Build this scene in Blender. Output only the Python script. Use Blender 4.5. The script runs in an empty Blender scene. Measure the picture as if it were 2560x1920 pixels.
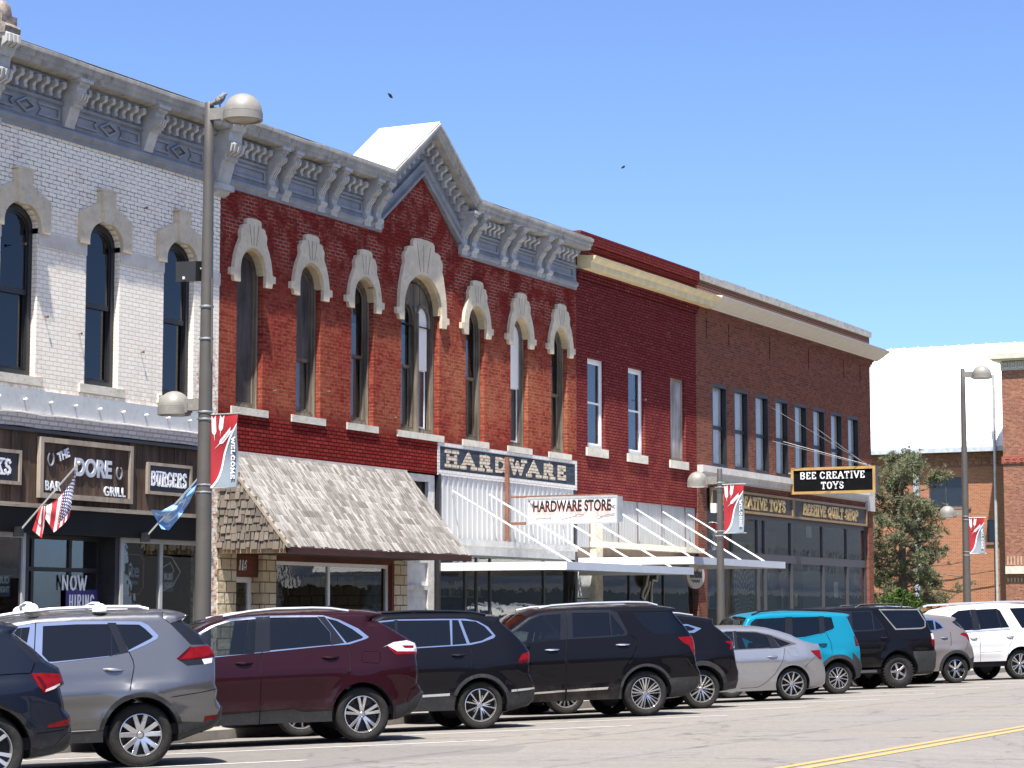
import bpy, math, random
import numpy as np
from mathutils import Vector, Matrix
from mathutils.geometry import delaunay_2d_cdt
random.seed(11); rng = np.random.default_rng(5)
S = bpy.context.scene
COL = S.collection

# ---------------------------------------------------------------- camera
FPX, HOR, VPX, CAMY, CAMZ = 5694.0, 1536.0, 4198.0, -23.9, 1.70
PITCH = math.atan((HOR - 960) / FPX)
HEAD = math.atan((VPX - 1280) * math.cos(PITCH) / FPX)
cam = bpy.data.cameras.new('camera')
camo = bpy.data.objects.new('camera', cam); COL.objects.link(camo)
cam.sensor_fit = 'HORIZONTAL'; cam.sensor_width = 36.0
cam.lens = 36.0 * FPX / 2560.0
cam.clip_start = 0.2; cam.clip_end = 3000
camo.location = (0, CAMY, CAMZ)
camo.rotation_euler = (math.pi / 2 + PITCH, 0, HEAD - math.pi / 2)
S.camera = camo

# ---------------------------------------------------------------- sky, sun, exposure
SUN = Vector((2.8, 1.0, -6.7)).normalized()          # the way the light travels
to_sun = -SUN
w = bpy.data.worlds.new('World'); S.world = w; w.use_nodes = True
wn = w.node_tree.nodes; wl = w.node_tree.links
bg = wn['Background']
sky = wn.new('ShaderNodeTexSky'); sky.sky_type = 'NISHITA'; sky.sun_disc = False
sky.sun_elevation = math.asin(to_sun.z)
sky.sun_rotation = math.atan2(to_sun.x, to_sun.y)
sky.altitude = 1500; sky.air_density = 0.52; sky.dust_density = 4.0; sky.ozone_density = 6.6
wl.new(sky.outputs[0], bg.inputs[0]); bg.inputs[1].default_value = 0.15
sl = bpy.data.lights.new('sun', 'SUN'); sl.energy = 5.0; sl.angle = math.radians(0.55); sl.color = (1.0, 0.955, 0.88)
so = bpy.data.objects.new('sun', sl); COL.objects.link(so)
so.rotation_euler = SUN.to_track_quat('-Z', 'Y').to_euler(); so.location = (-40, -20, 90)
S.view_settings.view_transform = 'Standard'; S.view_settings.look = 'None'
S.view_settings.exposure = 1.2; S.view_settings.gamma = 1.0
S.render.engine = 'CYCLES'
S.cycles.max_bounces = 8; S.cycles.transparent_max_bounces = 16; S.cycles.caustics_reflective = False; S.cycles.caustics_refractive = False

# ---------------------------------------------------------------- measuring: a pixel of the photograph to a point of the street
_f = Vector((math.cos(HEAD) * math.cos(PITCH), math.sin(HEAD) * math.cos(PITCH), math.sin(PITCH)))
_r = Vector((math.sin(HEAD), -math.cos(HEAD), 0)); _u = _r.cross(_f)
CAM = Vector((0, CAMY, CAMZ))
def ray(px, py): return _f + _r * ((px - 1280) / FPX) - _u * ((py - 960) / FPX)
def F(px, py, Y=0.0):                      # on a plane parallel to the house fronts
    d = ray(px, py); return CAM + d * ((Y - CAMY) / d.y)
def FX(px, py, X):                         # on a plane across the street
    d = ray(px, py); return CAM + d * (X / d.x)
YS = [-60, -42, -41.6, -27.4, -27.39, -16.0, -10.15, -8.7, -4.62, -4.6, 0, 60]
ZS = [.35, .2, .15, -.0, -.14, .17, .05, 0, -.14, .0, .09, .09]
def gz(y): return float(np.interp(y, YS, ZS))
def G(px, py):
    d = ray(px, py); z = 0
    for _ in range(30):
        P = CAM + d * ((z - CAMZ) / d.z); z = gz(P.y)
    return P

# ---------------------------------------------------------------- meshes
OFF = {}
def off_of(o): return OFF.get(o.name, Vector((0, 0, 0)))
def thing(name, label, cat, loc=(0, 0, 0), group=None, mat4=None, local=False):
    o = bpy.data.objects.new(name, None); COL.objects.link(o); o.empty_display_size = .2
    if mat4 is not None: o.matrix_world = mat4
    else: o.location = loc
    o['label'] = label; o['category'] = cat
    group = group or {'brick_house': 'brick house fronts along the street', 'street_lamp': 'lamp posts along the kerb', 'banner': 'WELCOME banners on the lamp posts', 'flag': 'flags on the bar front', 'bird': 'birds', 'canopy': 'white metal canopies over the pavement', 'shop_board': 'gilded boards over the corner shop glass', 'reflection_shop': 'unseen shops added across the street for reflections', 'beer_placard': 'beer placards in the bar windows'}.get(name)
    if group: o['group'] = group
    OFF[o.name] = Vector((0, 0, 0)) if (local or mat4 is not None) else Vector(loc)
    return o
def tag(o, label, cat, group=None):
    o['label'] = label; o['category'] = cat
    if group: o['group'] = group
    return o
class MB:
    def __init__(s): s.v = []; s.f = []; s.sm = []
    def add(s, vs, fs, smooth=False):
        b = len(s.v); s.v += [tuple(p) for p in vs]; s.f += [tuple(i + b for i in f) for f in fs]; s.sm += [smooth] * len(fs); return s
    def box(s, x0, x1, y0, y1, z0, z1):
        x0, x1 = min(x0, x1), max(x0, x1); y0, y1 = min(y0, y1), max(y0, y1); z0, z1 = min(z0, z1), max(z0, z1)
        return s.add([(x0,y0,z0),(x1,y0,z0),(x1,y1,z0),(x0,y1,z0),(x0,y0,z1),(x1,y0,z1),(x1,y1,z1),(x0,y1,z1)],
              [(0,3,2,1),(4,5,6,7),(0,1,5,4),(1,2,6,5),(2,3,7,6),(3,0,4,7)])
    def hexa(s, p):        # 8 corners, order as in box
        return s.add(p, [(0,3,2,1),(4,5,6,7),(0,1,5,4),(1,2,6,5),(2,3,7,6),(3,0,4,7)])
    def plate(s, poly, a0, a1, holes=(), axis='y', back=True):
        """polygon (two coordinates) given thickness from a0 (seen side) to a1 along an axis, with holes"""
        put = {'y': lambda u, v, a: (u, a, v), 'x': lambda u, v, a: (a, u, v), 'z': lambda u, v, a: (u, v, a)}[axis]
        vs = []; es = []; loops = [list(poly)] + [list(h) for h in holes]; fl = []
        for lp in loops:
            b = len(vs); n = len(lp); vs += [Vector(p) for p in lp]; es += [(b + i, b + (i + 1) % n) for i in range(n)]
            fl.append(list(range(b, b + n)))
        if len(loops) == 1 and n <= 4: tri = [fl[0]]; vo = vs
        else:
            vo, eo, fo, _, _, _ = delaunay_2d_cdt(vs, es, [], 0, 1e-6)
            tri = []
            for t in fo:
                c = sum((vo[i] for i in t), Vector((0, 0))) / len(t)
                if inpoly(c, loops[0]) and not any(inpoly(c, h) for h in loops[1:]): tri.append(list(t))
        s.add([put(p[0], p[1], a0) for p in vo], tri)
        if back: s.add([put(p[0], p[1], a1) for p in vo], [t[::-1] for t in tri])
        for lp in loops:
            n = len(lp)
            s.add([put(p[0], p[1], a0) for p in lp] + [put(p[0], p[1], a1) for p in lp],
                  [(i, (i + 1) % n, n + (i + 1) % n, n + i) for i in range(n)])
        return s
    def sweep(s, prof, x0, x1, n=1, jit=0.0):    # profile in (y,z) run along x, capped
        m = len(prof); vs = []
        for k in range(n + 1):
            x = x0 + (x1 - x0) * k / n; dz = random.uniform(-jit, jit)
            vs += [(x, p[0], p[1] + dz) for p in prof]
        fs = [(k * m + i, k * m + (i + 1) % m, (k + 1) * m + (i + 1) % m, (k + 1) * m + i) for k in range(n) for i in range(m)]
        s.add(vs, fs); 
        s.cap([vs[i] for i in range(m)]); s.cap([vs[n * m + i] for i in range(m)]); return s
    def cap(s, lp):
        a = np.array(lp); k = int(np.argmin(a.max(0) - a.min(0))); o = [i for i in range(3) if i != k]
        vo, eo, fo, _, _, _ = delaunay_2d_cdt([Vector((p[o[0]], p[o[1]])) for p in lp], [(i, (i + 1) % len(lp)) for i in range(len(lp))], [], 1, 1e-6)
        vs = []
        for q in vo:
            p = [0, 0, 0]; p[k] = lp[0][k]; p[o[0]] = q[0]; p[o[1]] = q[1]; vs.append(p)
        s.add(vs, fo)
    def tube(s, pts, r, n=8, smooth=True, taper=None):
        pts = [Vector(p) for p in pts]; vs = []; m = len(pts)
        rr = r if isinstance(r, (list, tuple)) else [r] * m
        up = Vector((0, 0, 1)); pu = None
        for i, p in enumerate(pts):
            d = (pts[min(i + 1, m - 1)] - pts[max(i - 1, 0)]).normalized()
            a = d.cross(up); a = a.normalized() if a.length > .05 else d.cross(Vector((0, 1, 0))).normalized()
            if pu is not None:
                q = pu - d * pu.dot(d)
                if q.length > .05: a = q.normalized()
            pu = a; b = a.cross(d)
            vs += [p + (a * math.cos(2 * math.pi * k / n) + b * math.sin(2 * math.pi * k / n)) * rr[i] for k in range(n)]
        fs = [(i * n + k, i * n + (k + 1) % n, (i + 1) * n + (k + 1) % n, (i + 1) * n + k) for i in range(m - 1) for k in range(n)]
        fs += [tuple(range(n))[::-1], tuple(range((m - 1) * n, m * n))]
        return s.add(vs, fs, smooth)
    def lathe(s, prof, c, axis='z', n=24, smooth=True):     # (radius, height) profile
        vs = []; m = len(prof)
        for k in range(n):
            a = 2 * math.pi * k / n; ca, sa = math.cos(a), math.sin(a)
            for r, h in prof:
                q = {'z': (r * ca, r * sa, h), 'y': (r * ca, h, r * sa), 'x': (h, r * ca, r * sa)}[axis]
                vs.append((c[0] + q[0], c[1] + q[1], c[2] + q[2]))
        fs = [(k * m + i, ((k + 1) % n) * m + i, ((k + 1) % n) * m + i + 1, k * m + i + 1) for k in range(n) for i in range(m - 1)]
        return s.add(vs, fs, smooth)
    def islands(s):
        key = {}; idx = [key.setdefault((round(p[0], 4), round(p[1], 4), round(p[2], 4)), len(key)) for p in s.v]; par = list(range(len(key)))
        def find(a):
            while par[a] != a: par[a] = par[par[a]]; a = par[a]
            return a
        for f in s.f:
            r = find(idx[f[0]])
            for v in f[1:]: par[find(idx[v])] = r
        g = {}
        for f, sm in zip(s.f, s.sm): g.setdefault(find(idx[f[0]]), []).append((f, sm))
        out = []
        for fl in g.values():
            m = MB(); used = sorted({v for f, _ in fl for v in f}); rm = {v: i for i, v in enumerate(used)}
            m.v = [s.v[v] for v in used]; m.f = [tuple(rm[v] for v in f) for f, _ in fl]; m.sm = [q for _, q in fl]; out.append(m)
        return out
    def split(s, name, mat, parent=None, **k): return [m.build(name, mat, parent, **k) for m in s.islands()]
    def build(s, name, mat, parent=None, world=True, normals=None, fixn=True):
        off = off_of(parent) if (parent is not None and world) else Vector((0, 0, 0))
        me = bpy.data.meshes.new(name)
        me.from_pydata([(p[0] - off.x, p[1] - off.y, p[2] - off.z) for p in s.v], [], s.f); me.update()
        if fixn and len(s.f):
            import bmesh
            bm = bmesh.new(); bm.from_mesh(me); bmesh.ops.remove_doubles(bm, verts=bm.verts, dist=1e-5)
            bmesh.ops.recalc_face_normals(bm, faces=bm.faces); bm.to_mesh(me); bm.free()
            if any(s.sm):
                if len(me.polygons) == len(s.sm):
                    me.polygons.foreach_set('use_smooth', s.sm)
                elif all(s.sm): me.polygons.foreach_set('use_smooth', [True] * len(me.polygons))
        elif any(s.sm): me.polygons.foreach_set('use_smooth', s.sm)
        if any(s.sm):
            try: me.set_sharp_from_angle(angle=math.radians(42))
            except Exception: pass
        me.materials.append(mat)
        o = bpy.data.objects.new(name, me); COL.objects.link(o)
        if parent is not None: o.parent = parent
        OFF[o.name] = off
        return o
def inpoly(p, poly):
    x, y = p[0], p[1]; c = False; n = len(poly); j = n - 1
    for i in range(n):
        xi, yi = poly[i][0], poly[i][1]; xj, yj = poly[j][0], poly[j][1]
        if (yi > y) != (yj > y) and x < (xj - xi) * (y - yi) / (yj - yi) + xi: c = not c
        j = i
    return c
def rect(x0, x1, z0, z1): return [(x0, z0), (x1, z0), (x1, z1), (x0, z1)]
def arch(x0, x1, z0, zs, zc, n=10):       # flat foot, rounded head: spring height zs, crown zc
    cx = (x0 + x1) / 2; hw = (x1 - x0) / 2
    return [(x0, z0), (x1, z0)] + [(cx + hw * math.cos(math.pi * k / n), zs + (zc - zs) * math.sin(math.pi * k / n)) for k in range(n + 1)]
def dup(o, parent=None, dx=(0, 0, 0)):
    c = o.copy(); COL.objects.link(c); OFF[c.name] = off_of(o)
    if parent is not None: c.parent = parent
    c.location = Vector(o.location) + Vector(dx)
    for ch in list(o.children): dup(ch, c)
    return c
FONT = bpy.data.fonts.get('Bfont') 
def text(parent, name, s, size, M, mat, extrude=.006, sx=1.0, bold=0.0, shear=0.0, align='CENTER', space=1.0, serif=0.0, fit=0.0):
    cu = bpy.data.curves.new('lettering', 'FONT'); cu.body = s; cu.size = size; cu.extrude = extrude; cu.offset = bold
    cu.align_x = align; cu.align_y = 'CENTER'; cu.shear = shear; cu.space_character = space; cu.space_line = .9
    t = bpy.data.objects.new('lettering_src', cu); COL.objects.link(t)
    bpy.context.view_layer.update()
    dg = bpy.context.evaluated_depsgraph_get(); me = bpy.data.meshes.new_from_object(t.evaluated_get(dg))
    bpy.data.objects.remove(t); bpy.data.curves.remove(cu)
    me.transform(Matrix.Diagonal((sx, 1, 1, 1)))
    if fit:
        xs_ = [v.co.x for v in me.vertices]; me.transform(Matrix.Translation((-(min(xs_) + max(xs_)) / 2, 0, 0))); me.transform(Matrix.Diagonal((fit / (max(xs_) - min(xs_)), 1, 1, 1)))
    me.transform(M)
    off = off_of(parent) if parent is not None else Vector((0, 0, 0)); me.transform(Matrix.Translation(-off))
    me.materials.clear(); me.materials.append(mat)
    o = bpy.data.objects.new(name, me); COL.objects.link(o)
    if parent is not None: o.parent = parent
    OFF[o.name] = off
    return o
def face_street(x, y, z, roll=0.0):        # text plane facing the street, reading along +X
    return Matrix.Translation((x, y, z)) @ Matrix.Rotation(math.pi / 2, 4, 'X') @ Matrix.Rotation(roll, 4, 'Z')

# ---------------------------------------------------------------- materials
class NT:
    def __init__(s, name):
        s.m = bpy.data.materials.new(name); s.m.use_nodes = True; s.t = s.m.node_tree; s.t.nodes.clear()
        s.out = s.t.nodes.new('ShaderNodeOutputMaterial')
    def n(s, typ, ins=None, **props):
        nd = s.t.nodes.new('ShaderNode' + typ)
        for k, v in props.items(): setattr(nd, k, v)
        for k, v in (ins or {}).items():
            sk = nd.inputs[k]
            if isinstance(v, bpy.types.NodeSocket): s.t.links.new(v, sk)
            elif isinstance(v, bpy.types.Node): s.t.links.new(v.outputs[0], sk)
            else: sk.default_value = v
        return nd
    def math(s, op, a, b=0.0, c=0.0, clamp=False):
        nd = s.n('Math', {0: a, 1: b, 2: c}, operation=op); nd.use_clamp = clamp; return nd.outputs[0]
    def mix(s, fac, a, b, blend='MIX'):
        nd = s.t.nodes.new('ShaderNodeMix'); nd.data_type = 'RGBA'; nd.blend_type = blend
        for k, v in ((0, fac), (6, a), (7, b)):
            sk = nd.inputs[k]
            if isinstance(v, bpy.types.NodeSocket): s.t.links.new(v, sk)
            else: sk.default_value = v if not isinstance(v, tuple) else (v + (1,))[:4]
        return nd.outputs[2]
    def coord(s, scale=(1, 1, 1), kind='Object'):
        tc = s.n('TexCoord'); mp = s.n('Mapping', {0: tc.outputs[kind], 3: scale}); return mp.outputs[0]
    def noise(s, vec, scale, detail=4, rough=.55, dist=0.0):
        return s.n('TexNoise', {'Vector': vec, 'Scale': scale, 'Detail': detail, 'Roughness': rough, 'Distortion': dist}).outputs[0]
    def ramp(s, fac, a, b, va=0.0, vb=1.0):
        return s.n('MapRange', {0: fac, 1: a, 2: b, 3: va, 4: vb}, clamp=True).outputs[0]
    def wallvec(s):                       # metres along the wall, whichever way the wall faces
        tc = s.n('TexCoord'); sp = s.n('SeparateXYZ', {0: tc.outputs['Object']})
        return s.n('CombineXYZ', {0: s.math('ADD', sp.outputs[0], sp.outputs[1]), 1: sp.outputs[2], 2: 0.0}).outputs[0], tc.outputs['Object'], sp
    def done(s, col, rough=.6, metal=0.0, bump=None, bstr=.3, bdist=.01, spec=.5, coat=0.0, coatr=.03, emit=None, estr=0.0, alpha=None, trans=0.0):
        p = s.n('BsdfPrincipled')
        def st(k, v):
            sk = p.inputs[k]
            if isinstance(v, bpy.types.NodeSocket): s.t.links.new(v, sk)
            elif isinstance(v, tuple): sk.default_value = (v + (1,))[:4]
            else: sk.default_value = v
        st('Base Color', col); st('Roughness', rough); st('Metallic', metal); st('Specular IOR Level', spec)
        st('Coat Weight', coat); st('Coat Roughness', coatr); st('Transmission Weight', trans)
        if emit is not None: st('Emission Color', emit); st('Emission Strength', estr)
        if alpha is not None: st('Alpha', alpha)
        if bump is not None:
            b = s.n('Bump', {'Strength': bstr, 'Distance': bdist, 'Height': bump}); s.t.links.new(b.outputs[0], p.inputs['Normal'])
        s.t.links.new(p.outputs[0], s.out.inputs[0]); return s.m
MATS = {}
def plain(name, col, rough=.6, metal=0.0, var=.18, scale=4.0, bump=.0, bscale=30.0, spec=.5, coat=0.0, dirt=0.0, dirtcol=(.12, .10, .08), stretch=(1, 1, 1), bd=.006):
    """one colour with blotches, fine wear and a little bump"""
    if name in MATS: return MATS[name]
    t = NT(name); v = t.coord(stretch)
    n1 = t.noise(v, scale, 6); f = t.ramp(n1, .3, .7)
    lo = tuple(max(0, c * (1 - var)) for c in col); hi = tuple(min(1, c * (1 + var)) for c in col)
    c = t.mix(f, lo, hi)
    if dirt:
        n2 = t.noise(v, scale * 2.7, 8, .68); c = t.mix(t.math('MULTIPLY', t.ramp(n2, .52, .72), dirt), c, dirtcol)
    b = t.noise(v, bscale, 5) if bump else None
    r = t.math('ADD', rough - .06, t.math('MULTIPLY', n1, .12))
    MATS[name] = t.done(c, r, metal, b, bump, bd, spec, coat)
    return MATS[name]
def brick(name, cols, mortar, bw=.205, rh=.0745, ms=.010, bstr=.6, extra=None, rough=.8, mbias=None, bdist=.008):
    if name in MATS: return MATS[name]
    t = NT(name); v, ob, sp = t.wallvec()
    wob = t.n('VectorMath', {0: v, 1: t.n('VectorMath', {0: t.n('TexNoise', {'Vector': ob, 'Scale': 5.0, 'Detail': 3}).outputs[1], 3: .011}, operation='SCALE').outputs[0]}, operation='ADD').outputs[0]
    bk = t.n('TexBrick', {'Vector': wob, 'Color1': (0, 0, 0, 1), 'Color2': (1, 1, 1, 1), 'Mortar': (.5, .5, .5, 1), 'Scale': 1.0, 'Mortar Size': ms, 'Mortar Smooth': .15, 'Bias': 0.0, 'Brick Width': bw, 'Row Height': rh})
    bk.offset = .5; bk.squash = 1.0
    n1 = t.noise(ob, .8, 6); n2 = t.noise(ob, 9.0, 6, .65); n3 = t.noise(ob, 45.0, 4)
    c = t.mix(bk.outputs[0], cols[0], cols[1])
    c = t.mix(t.math('MULTIPLY', t.ramp(n1, .35, .68), .6), c, cols[2])
    c = t.mix(t.math('MULTIPLY', t.ramp(n2, .35, .75), .35), c, cols[0])
    mf = bk.outputs['Fac']
    if callable(mortar): mc = mortar(t, ob, sp, n1, n2)
    else: mc = mortar
    if extra: c, mc = extra(t, ob, sp, c, mc, n1, n2, n3, bk)
    c = t.mix(mf, c, mc)
    h = t.math('SUBTRACT', t.math('MULTIPLY_ADD', n2, .35, t.math('MULTIPLY', n3, .25)), t.math('MULTIPLY', mf, 1.0))
    MATS[name] = t.done(c, rough, 0, h, bstr, bdist, .0)
    return MATS[name]
def glass(name, tint=(.5, .55, .55), rough=.01, refl=1.0, ior=1.5, f0=.045):
    """a pane: part mirror, part see-through"""
    if name in MATS: return MATS[name]
    t = NT(name); v = t.coord()
    nz = t.noise(v, 1.6, 3); b = t.n('Bump', {'Strength': .10, 'Distance': .02, 'Height': nz})
    lw = t.n('LayerWeight', {0: .5}); fr = t.n('Math', {0: t.math('POWER', lw.outputs['Facing'], 4.2), 1: .9, 2: f0}, operation='MULTIPLY_ADD')
    tr = t.n('BsdfTransparent', {0: tint + (1,)}); gl = t.n('BsdfGlossy', {0: (refl, refl, refl, 1), 1: rough, 'Normal': b.outputs[0]})
    mx = t.n('MixShader', {0: fr.outputs[0], 1: tr.outputs[0], 2: gl.outputs[0]})
    t.t.links.new(mx.outputs[0], t.out.inputs[0]); MATS[name] = t.m; return t.m
# ---------------------------------------------------------------- setting: ground, road, pavements, markings
def asphalt():
    t = NT('road_surface'); v = t.coord(); sp = t.n('SeparateXYZ', {0: v})
    n1 = t.noise(v, .22, 5); n2 = t.noise(v, 2.2, 6, .6); n3 = t.noise(v, 46, 3, .8); n4 = t.noise(t.coord((1, .06, 1)), 1.6, 6, .7)
    c = t.mix(t.ramp(n1, .38, .62), (.205, .182, .153), (.188, .172, .160))
    c = t.mix(t.math('MULTIPLY', t.ramp(n2, .35, .75), .5), c, (.21, .19, .168))
    c = t.mix(t.math('MULTIPLY', t.ramp(n3, .40, .70), .55), c, (.25, .23, .205))
    c = t.mix(t.math('MULTIPLY', t.ramp(n3, .52, .38), .5), c, (.112, .105, .099))
    n5 = t.noise(v, 130, 2, .7); c = t.mix(t.math('MULTIPLY', t.ramp(n5, .56, .66), .7), c, (.12, .113, .11))
    # cracks, tar and tyre tracks along the street
    vo = t.n('TexVoronoi', {'Vector': t.n('VectorMath', {0: v, 1: t.n('VectorMath', {0: t.n('TexNoise', {'Vector': v, 'Scale': 1.3, 'Detail': 6}).outputs[1], 3: 1.7}, operation='SCALE').outputs[0]}, operation='ADD').outputs[0], 'Scale': .26}, feature='DISTANCE_TO_EDGE')
    ck = t.math('MULTIPLY', t.ramp(vo.outputs[0], .016, .004), t.ramp(n2, .34, .50))
    c = t.mix(t.math('MULTIPLY', ck, .8), c, (.075, .072, .07))
    vo2 = t.n('TexVoronoi', {'Vector': t.n('VectorMath', {0: t.coord((.25, 1, 1)), 1: t.n('VectorMath', {0: t.n('TexNoise', {'Vector': v, 'Scale': 2.3, 'Detail': 5}).outputs[1], 3: .9}, operation='SCALE').outputs[0]}, operation='ADD').outputs[0], 'Scale': .8}, feature='DISTANCE_TO_EDGE')
    c = t.mix(t.math('MULTIPLY', t.math('MULTIPLY', t.ramp(vo2.outputs[0], .014, .003), t.ramp(n1, .42, .6)), .6), c, (.09, .085, .082))
    # oil drips and tyre dirt inside the parking bays
    bay = t.math('MULTIPLY', t.ramp(sp.outputs[1], -9.6, -8.6), t.ramp(n2, .48, .66))
    c = t.mix(t.math('MULTIPLY', bay, .45), c, (.10, .094, .088))
    lane = t.math('MULTIPLY', t.ramp(n4, .42, .62), t.ramp(sp.outputs[1], -10.4, -11.2))
    c = t.mix(t.math('MULTIPLY', lane, .40), c, (.125, .117, .121))
    n6 = t.noise(v, 9.0, 5, .75); c = t.mix(t.math('MULTIPLY', t.ramp(n6, .42, .66), .30), c, (.225, .205, .18)); c = t.mix(t.math('MULTIPLY', t.ramp(n6, .52, .34), .30), c, (.11, .103, .10))
    pv = t.n('TexVoronoi', {'Vector': t.coord((.09, .22, 1)), 'Scale': 1.0}, feature='F1', distance='CHEBYCHEV'); pat = t.math('GREATER_THAN', t.n('SeparateColor', {0: pv.outputs['Color']}).outputs[0], .80)
    c = t.mix(t.math('MULTIPLY', pat, .40), c, (.10, .096, .094))
    for y0, wd, k in ((-10.75, .07, .5), (-13.35, .05, .4), (-18.6, .06, .5)):       # long seams, patchily tarred
        wob = t.math('MULTIPLY_ADD', t.noise(t.coord((.6, 0, 0)), 2.2, 6, .7), .34, y0 - .17); dd = t.math('ABSOLUTE', t.math('SUBTRACT', sp.outputs[1], wob))
        c = t.mix(t.math('MULTIPLY', t.math('MULTIPLY', t.ramp(dd, wd * 1.6, wd * .5), t.ramp(n2, .36, .55)), k), c, (.065, .062, .062))
    return t.done(c, .85, 0, t.math('ADD', n3, n2), .5, .006, .25)
road_m = asphalt()
def strip(name, mat, x0, x1, ys, dz=0.0, nx=1, kind='structure'):
    b = MB(); n = len(ys)
    for i in range(nx + 1):
        x = x0 + (x1 - x0) * i / nx; b.v += [(x, y, gz(y) + dz) for y in ys]
    b.f = [(i * n + j, (i + 1) * n + j, (i + 1) * n + j + 1, i * n + j + 1) for i in range(nx) for j in range(n - 1)]; b.sm = [False] * len(b.f)
    o = b.build(name, mat, fixn=False); o['kind'] = kind; return o
grass_m = plain('far_ground_dirt', (.20, .19, .12), .95, scale=.3, var=.3)
gb = MB().add([(-900, -900, -.6), (1500, -900, -.6), (1500, 900, -.6), (-900, 900, -.6)], [(0, 1, 2, 3)]); g = gb.build('ground', grass_m, fixn=False); g['kind'] = 'structure'
strip('road', road_m, -50, 420, [-27.39, -22, -16.0, -13, -11.5, -10.15, -9.4, -8.7, -6.5, -4.62])
conc = plain('pavement_concrete', (.25, .232, .206), .9, var=.12, scale=1.2, bump=.3, bscale=60, dirt=.4)
def slab(name, x0, x1, y0, y1, z0, z1):
    b = MB(); b.hexa([(x0, y0, -.5), (x1, y0, -.5), (x1, y1, -.5), (x0, y1, -.5), (x0, y0, z0), (x1, y0, z0), (x1, y1, z1), (x0, y1, z1)])
    o = b.build(name, conc); o['kind'] = 'structure'
slab('pavement', -50, 79.5, -4.6, .6, 0, .085); slab('far_pavement', -50, 79.5, -40.0, -27.4, .06, .0)
slab('side_street_pavement', 99, 420, -4.6, .6, 0, .085)
cross = MB().add([(79.5, -4.62, -.136), (99, -4.62, -.136), (99, 200, -.1), (79.5, 200, -.1)], [(0, 1, 2, 3)]).build('side_street', road_m, fixn=False); cross['kind'] = 'structure'
lot = MB().add([(99, .6, -.02), (137, .6, -.02), (137, 90, 0), (99, 90, 0)], [(0, 1, 2, 3)]).build('lawn', plain('lawn_grass', (.10, .14, .045), .95, scale=2, var=.35), fixn=False); lot['kind'] = 'structure'
def paint(name, col):
    t = NT(name); v = t.coord(); n = t.noise(v, 7, 8, .7); n2 = t.noise(v, 60, 3, .7)
    c = t.mix(t.ramp(n, .55, .78), col, tuple(c * .6 + .08 for c in col)); c = t.mix(t.math('MULTIPLY', t.ramp(n2, .55, .7), .5), c, (.2, .18, .165))
    return t.done(c, .75)
white_p = paint('white_road_paint', (.58, .57, .545)); yel_p = paint('yellow_road_paint', (.38, .25, .09))
for xe in [13.9, 18.2, 22.41, 27.12, 31.53, 35.45, 39.28, 43.51, 47.31, 51.57, 55.7, 59.8, 63.9]:
    b = MB(); ys = [-9.82, -8.7, -7.5, -4.75]; hw = .075
    for y in ys:
        x = xe - (y + 9.82); b.v += [(x - hw, y, gz(y) + .004), (x + hw, y, gz(y) + .004)]
    b.f = [(2 * i, 2 * i + 1, 2 * i + 3, 2 * i + 2) for i in range(3)]; b.sm = [False] * 3
    b.build('parking_line', white_p, fixn=False)['kind'] = 'structure'
for y in (-16.03, -15.80): strip('centre_line', yel_p, -50, 400, [y - .062, y + .062], .005)

# ---------------------------------------------------------------- materials for the houses
def white_extra(t, ob, sp, c, mc, n1, n2, n3, bk):
    # paint flaked off near the right hand window, low on the wall and in small chips
    near = t.math('MULTIPLY', t.ramp(sp.outputs[0], -.9, -.55), t.ramp(sp.outputs[2], 6.9, 6.2))
    low = t.ramp(sp.outputs[2], 5.75, 5.3)
    f = t.math('MULTIPLY', t.math('MAXIMUM', t.math('MAXIMUM', near, t.math('MULTIPLY', low, .5)), t.math('MULTIPLY', t.ramp(n1, .50, .62), .22)), t.ramp(n2, .47, .56))
    st = t.math('MULTIPLY', t.ramp(t.noise(t.coord((2.6, 1, .2)), 1.6, 6, .65), .52, .74), .30); c = t.mix(st, c, (.42, .37, .29))
    br = t.mix(bk.outputs[0], (.36, .11, .07), (.55, .36, .26))
    c = t.mix(f, c, br)
    up = t.ramp(sp.outputs[2], 8.1, 8.6)            # open joints in the upper courses
    mc = t.mix(t.math('MULTIPLY', up, t.ramp(n2, .44, .54)), mc, (.21, .20, .19))
    return c, mc
white_brick = brick('white_painted_brick', [(.82, .755, .64), (.90, .835, .71), (.865, .80, .68)], (.60, .56, .485), ms=.008, bstr=.7, extra=white_extra)
def redmortar(t, ob, sp, n1, n2):
    hi = t.math('MULTIPLY', t.math('MULTIPLY', t.ramp(sp.outputs[2], 5.4, 5.75), t.ramp(sp.outputs[2], 8.6, 7.4, .25, 1.0)), t.ramp(n2, .30, .52))
    return t.mix(hi, (.065, .010, .010), (.26, .075, .050))
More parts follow.
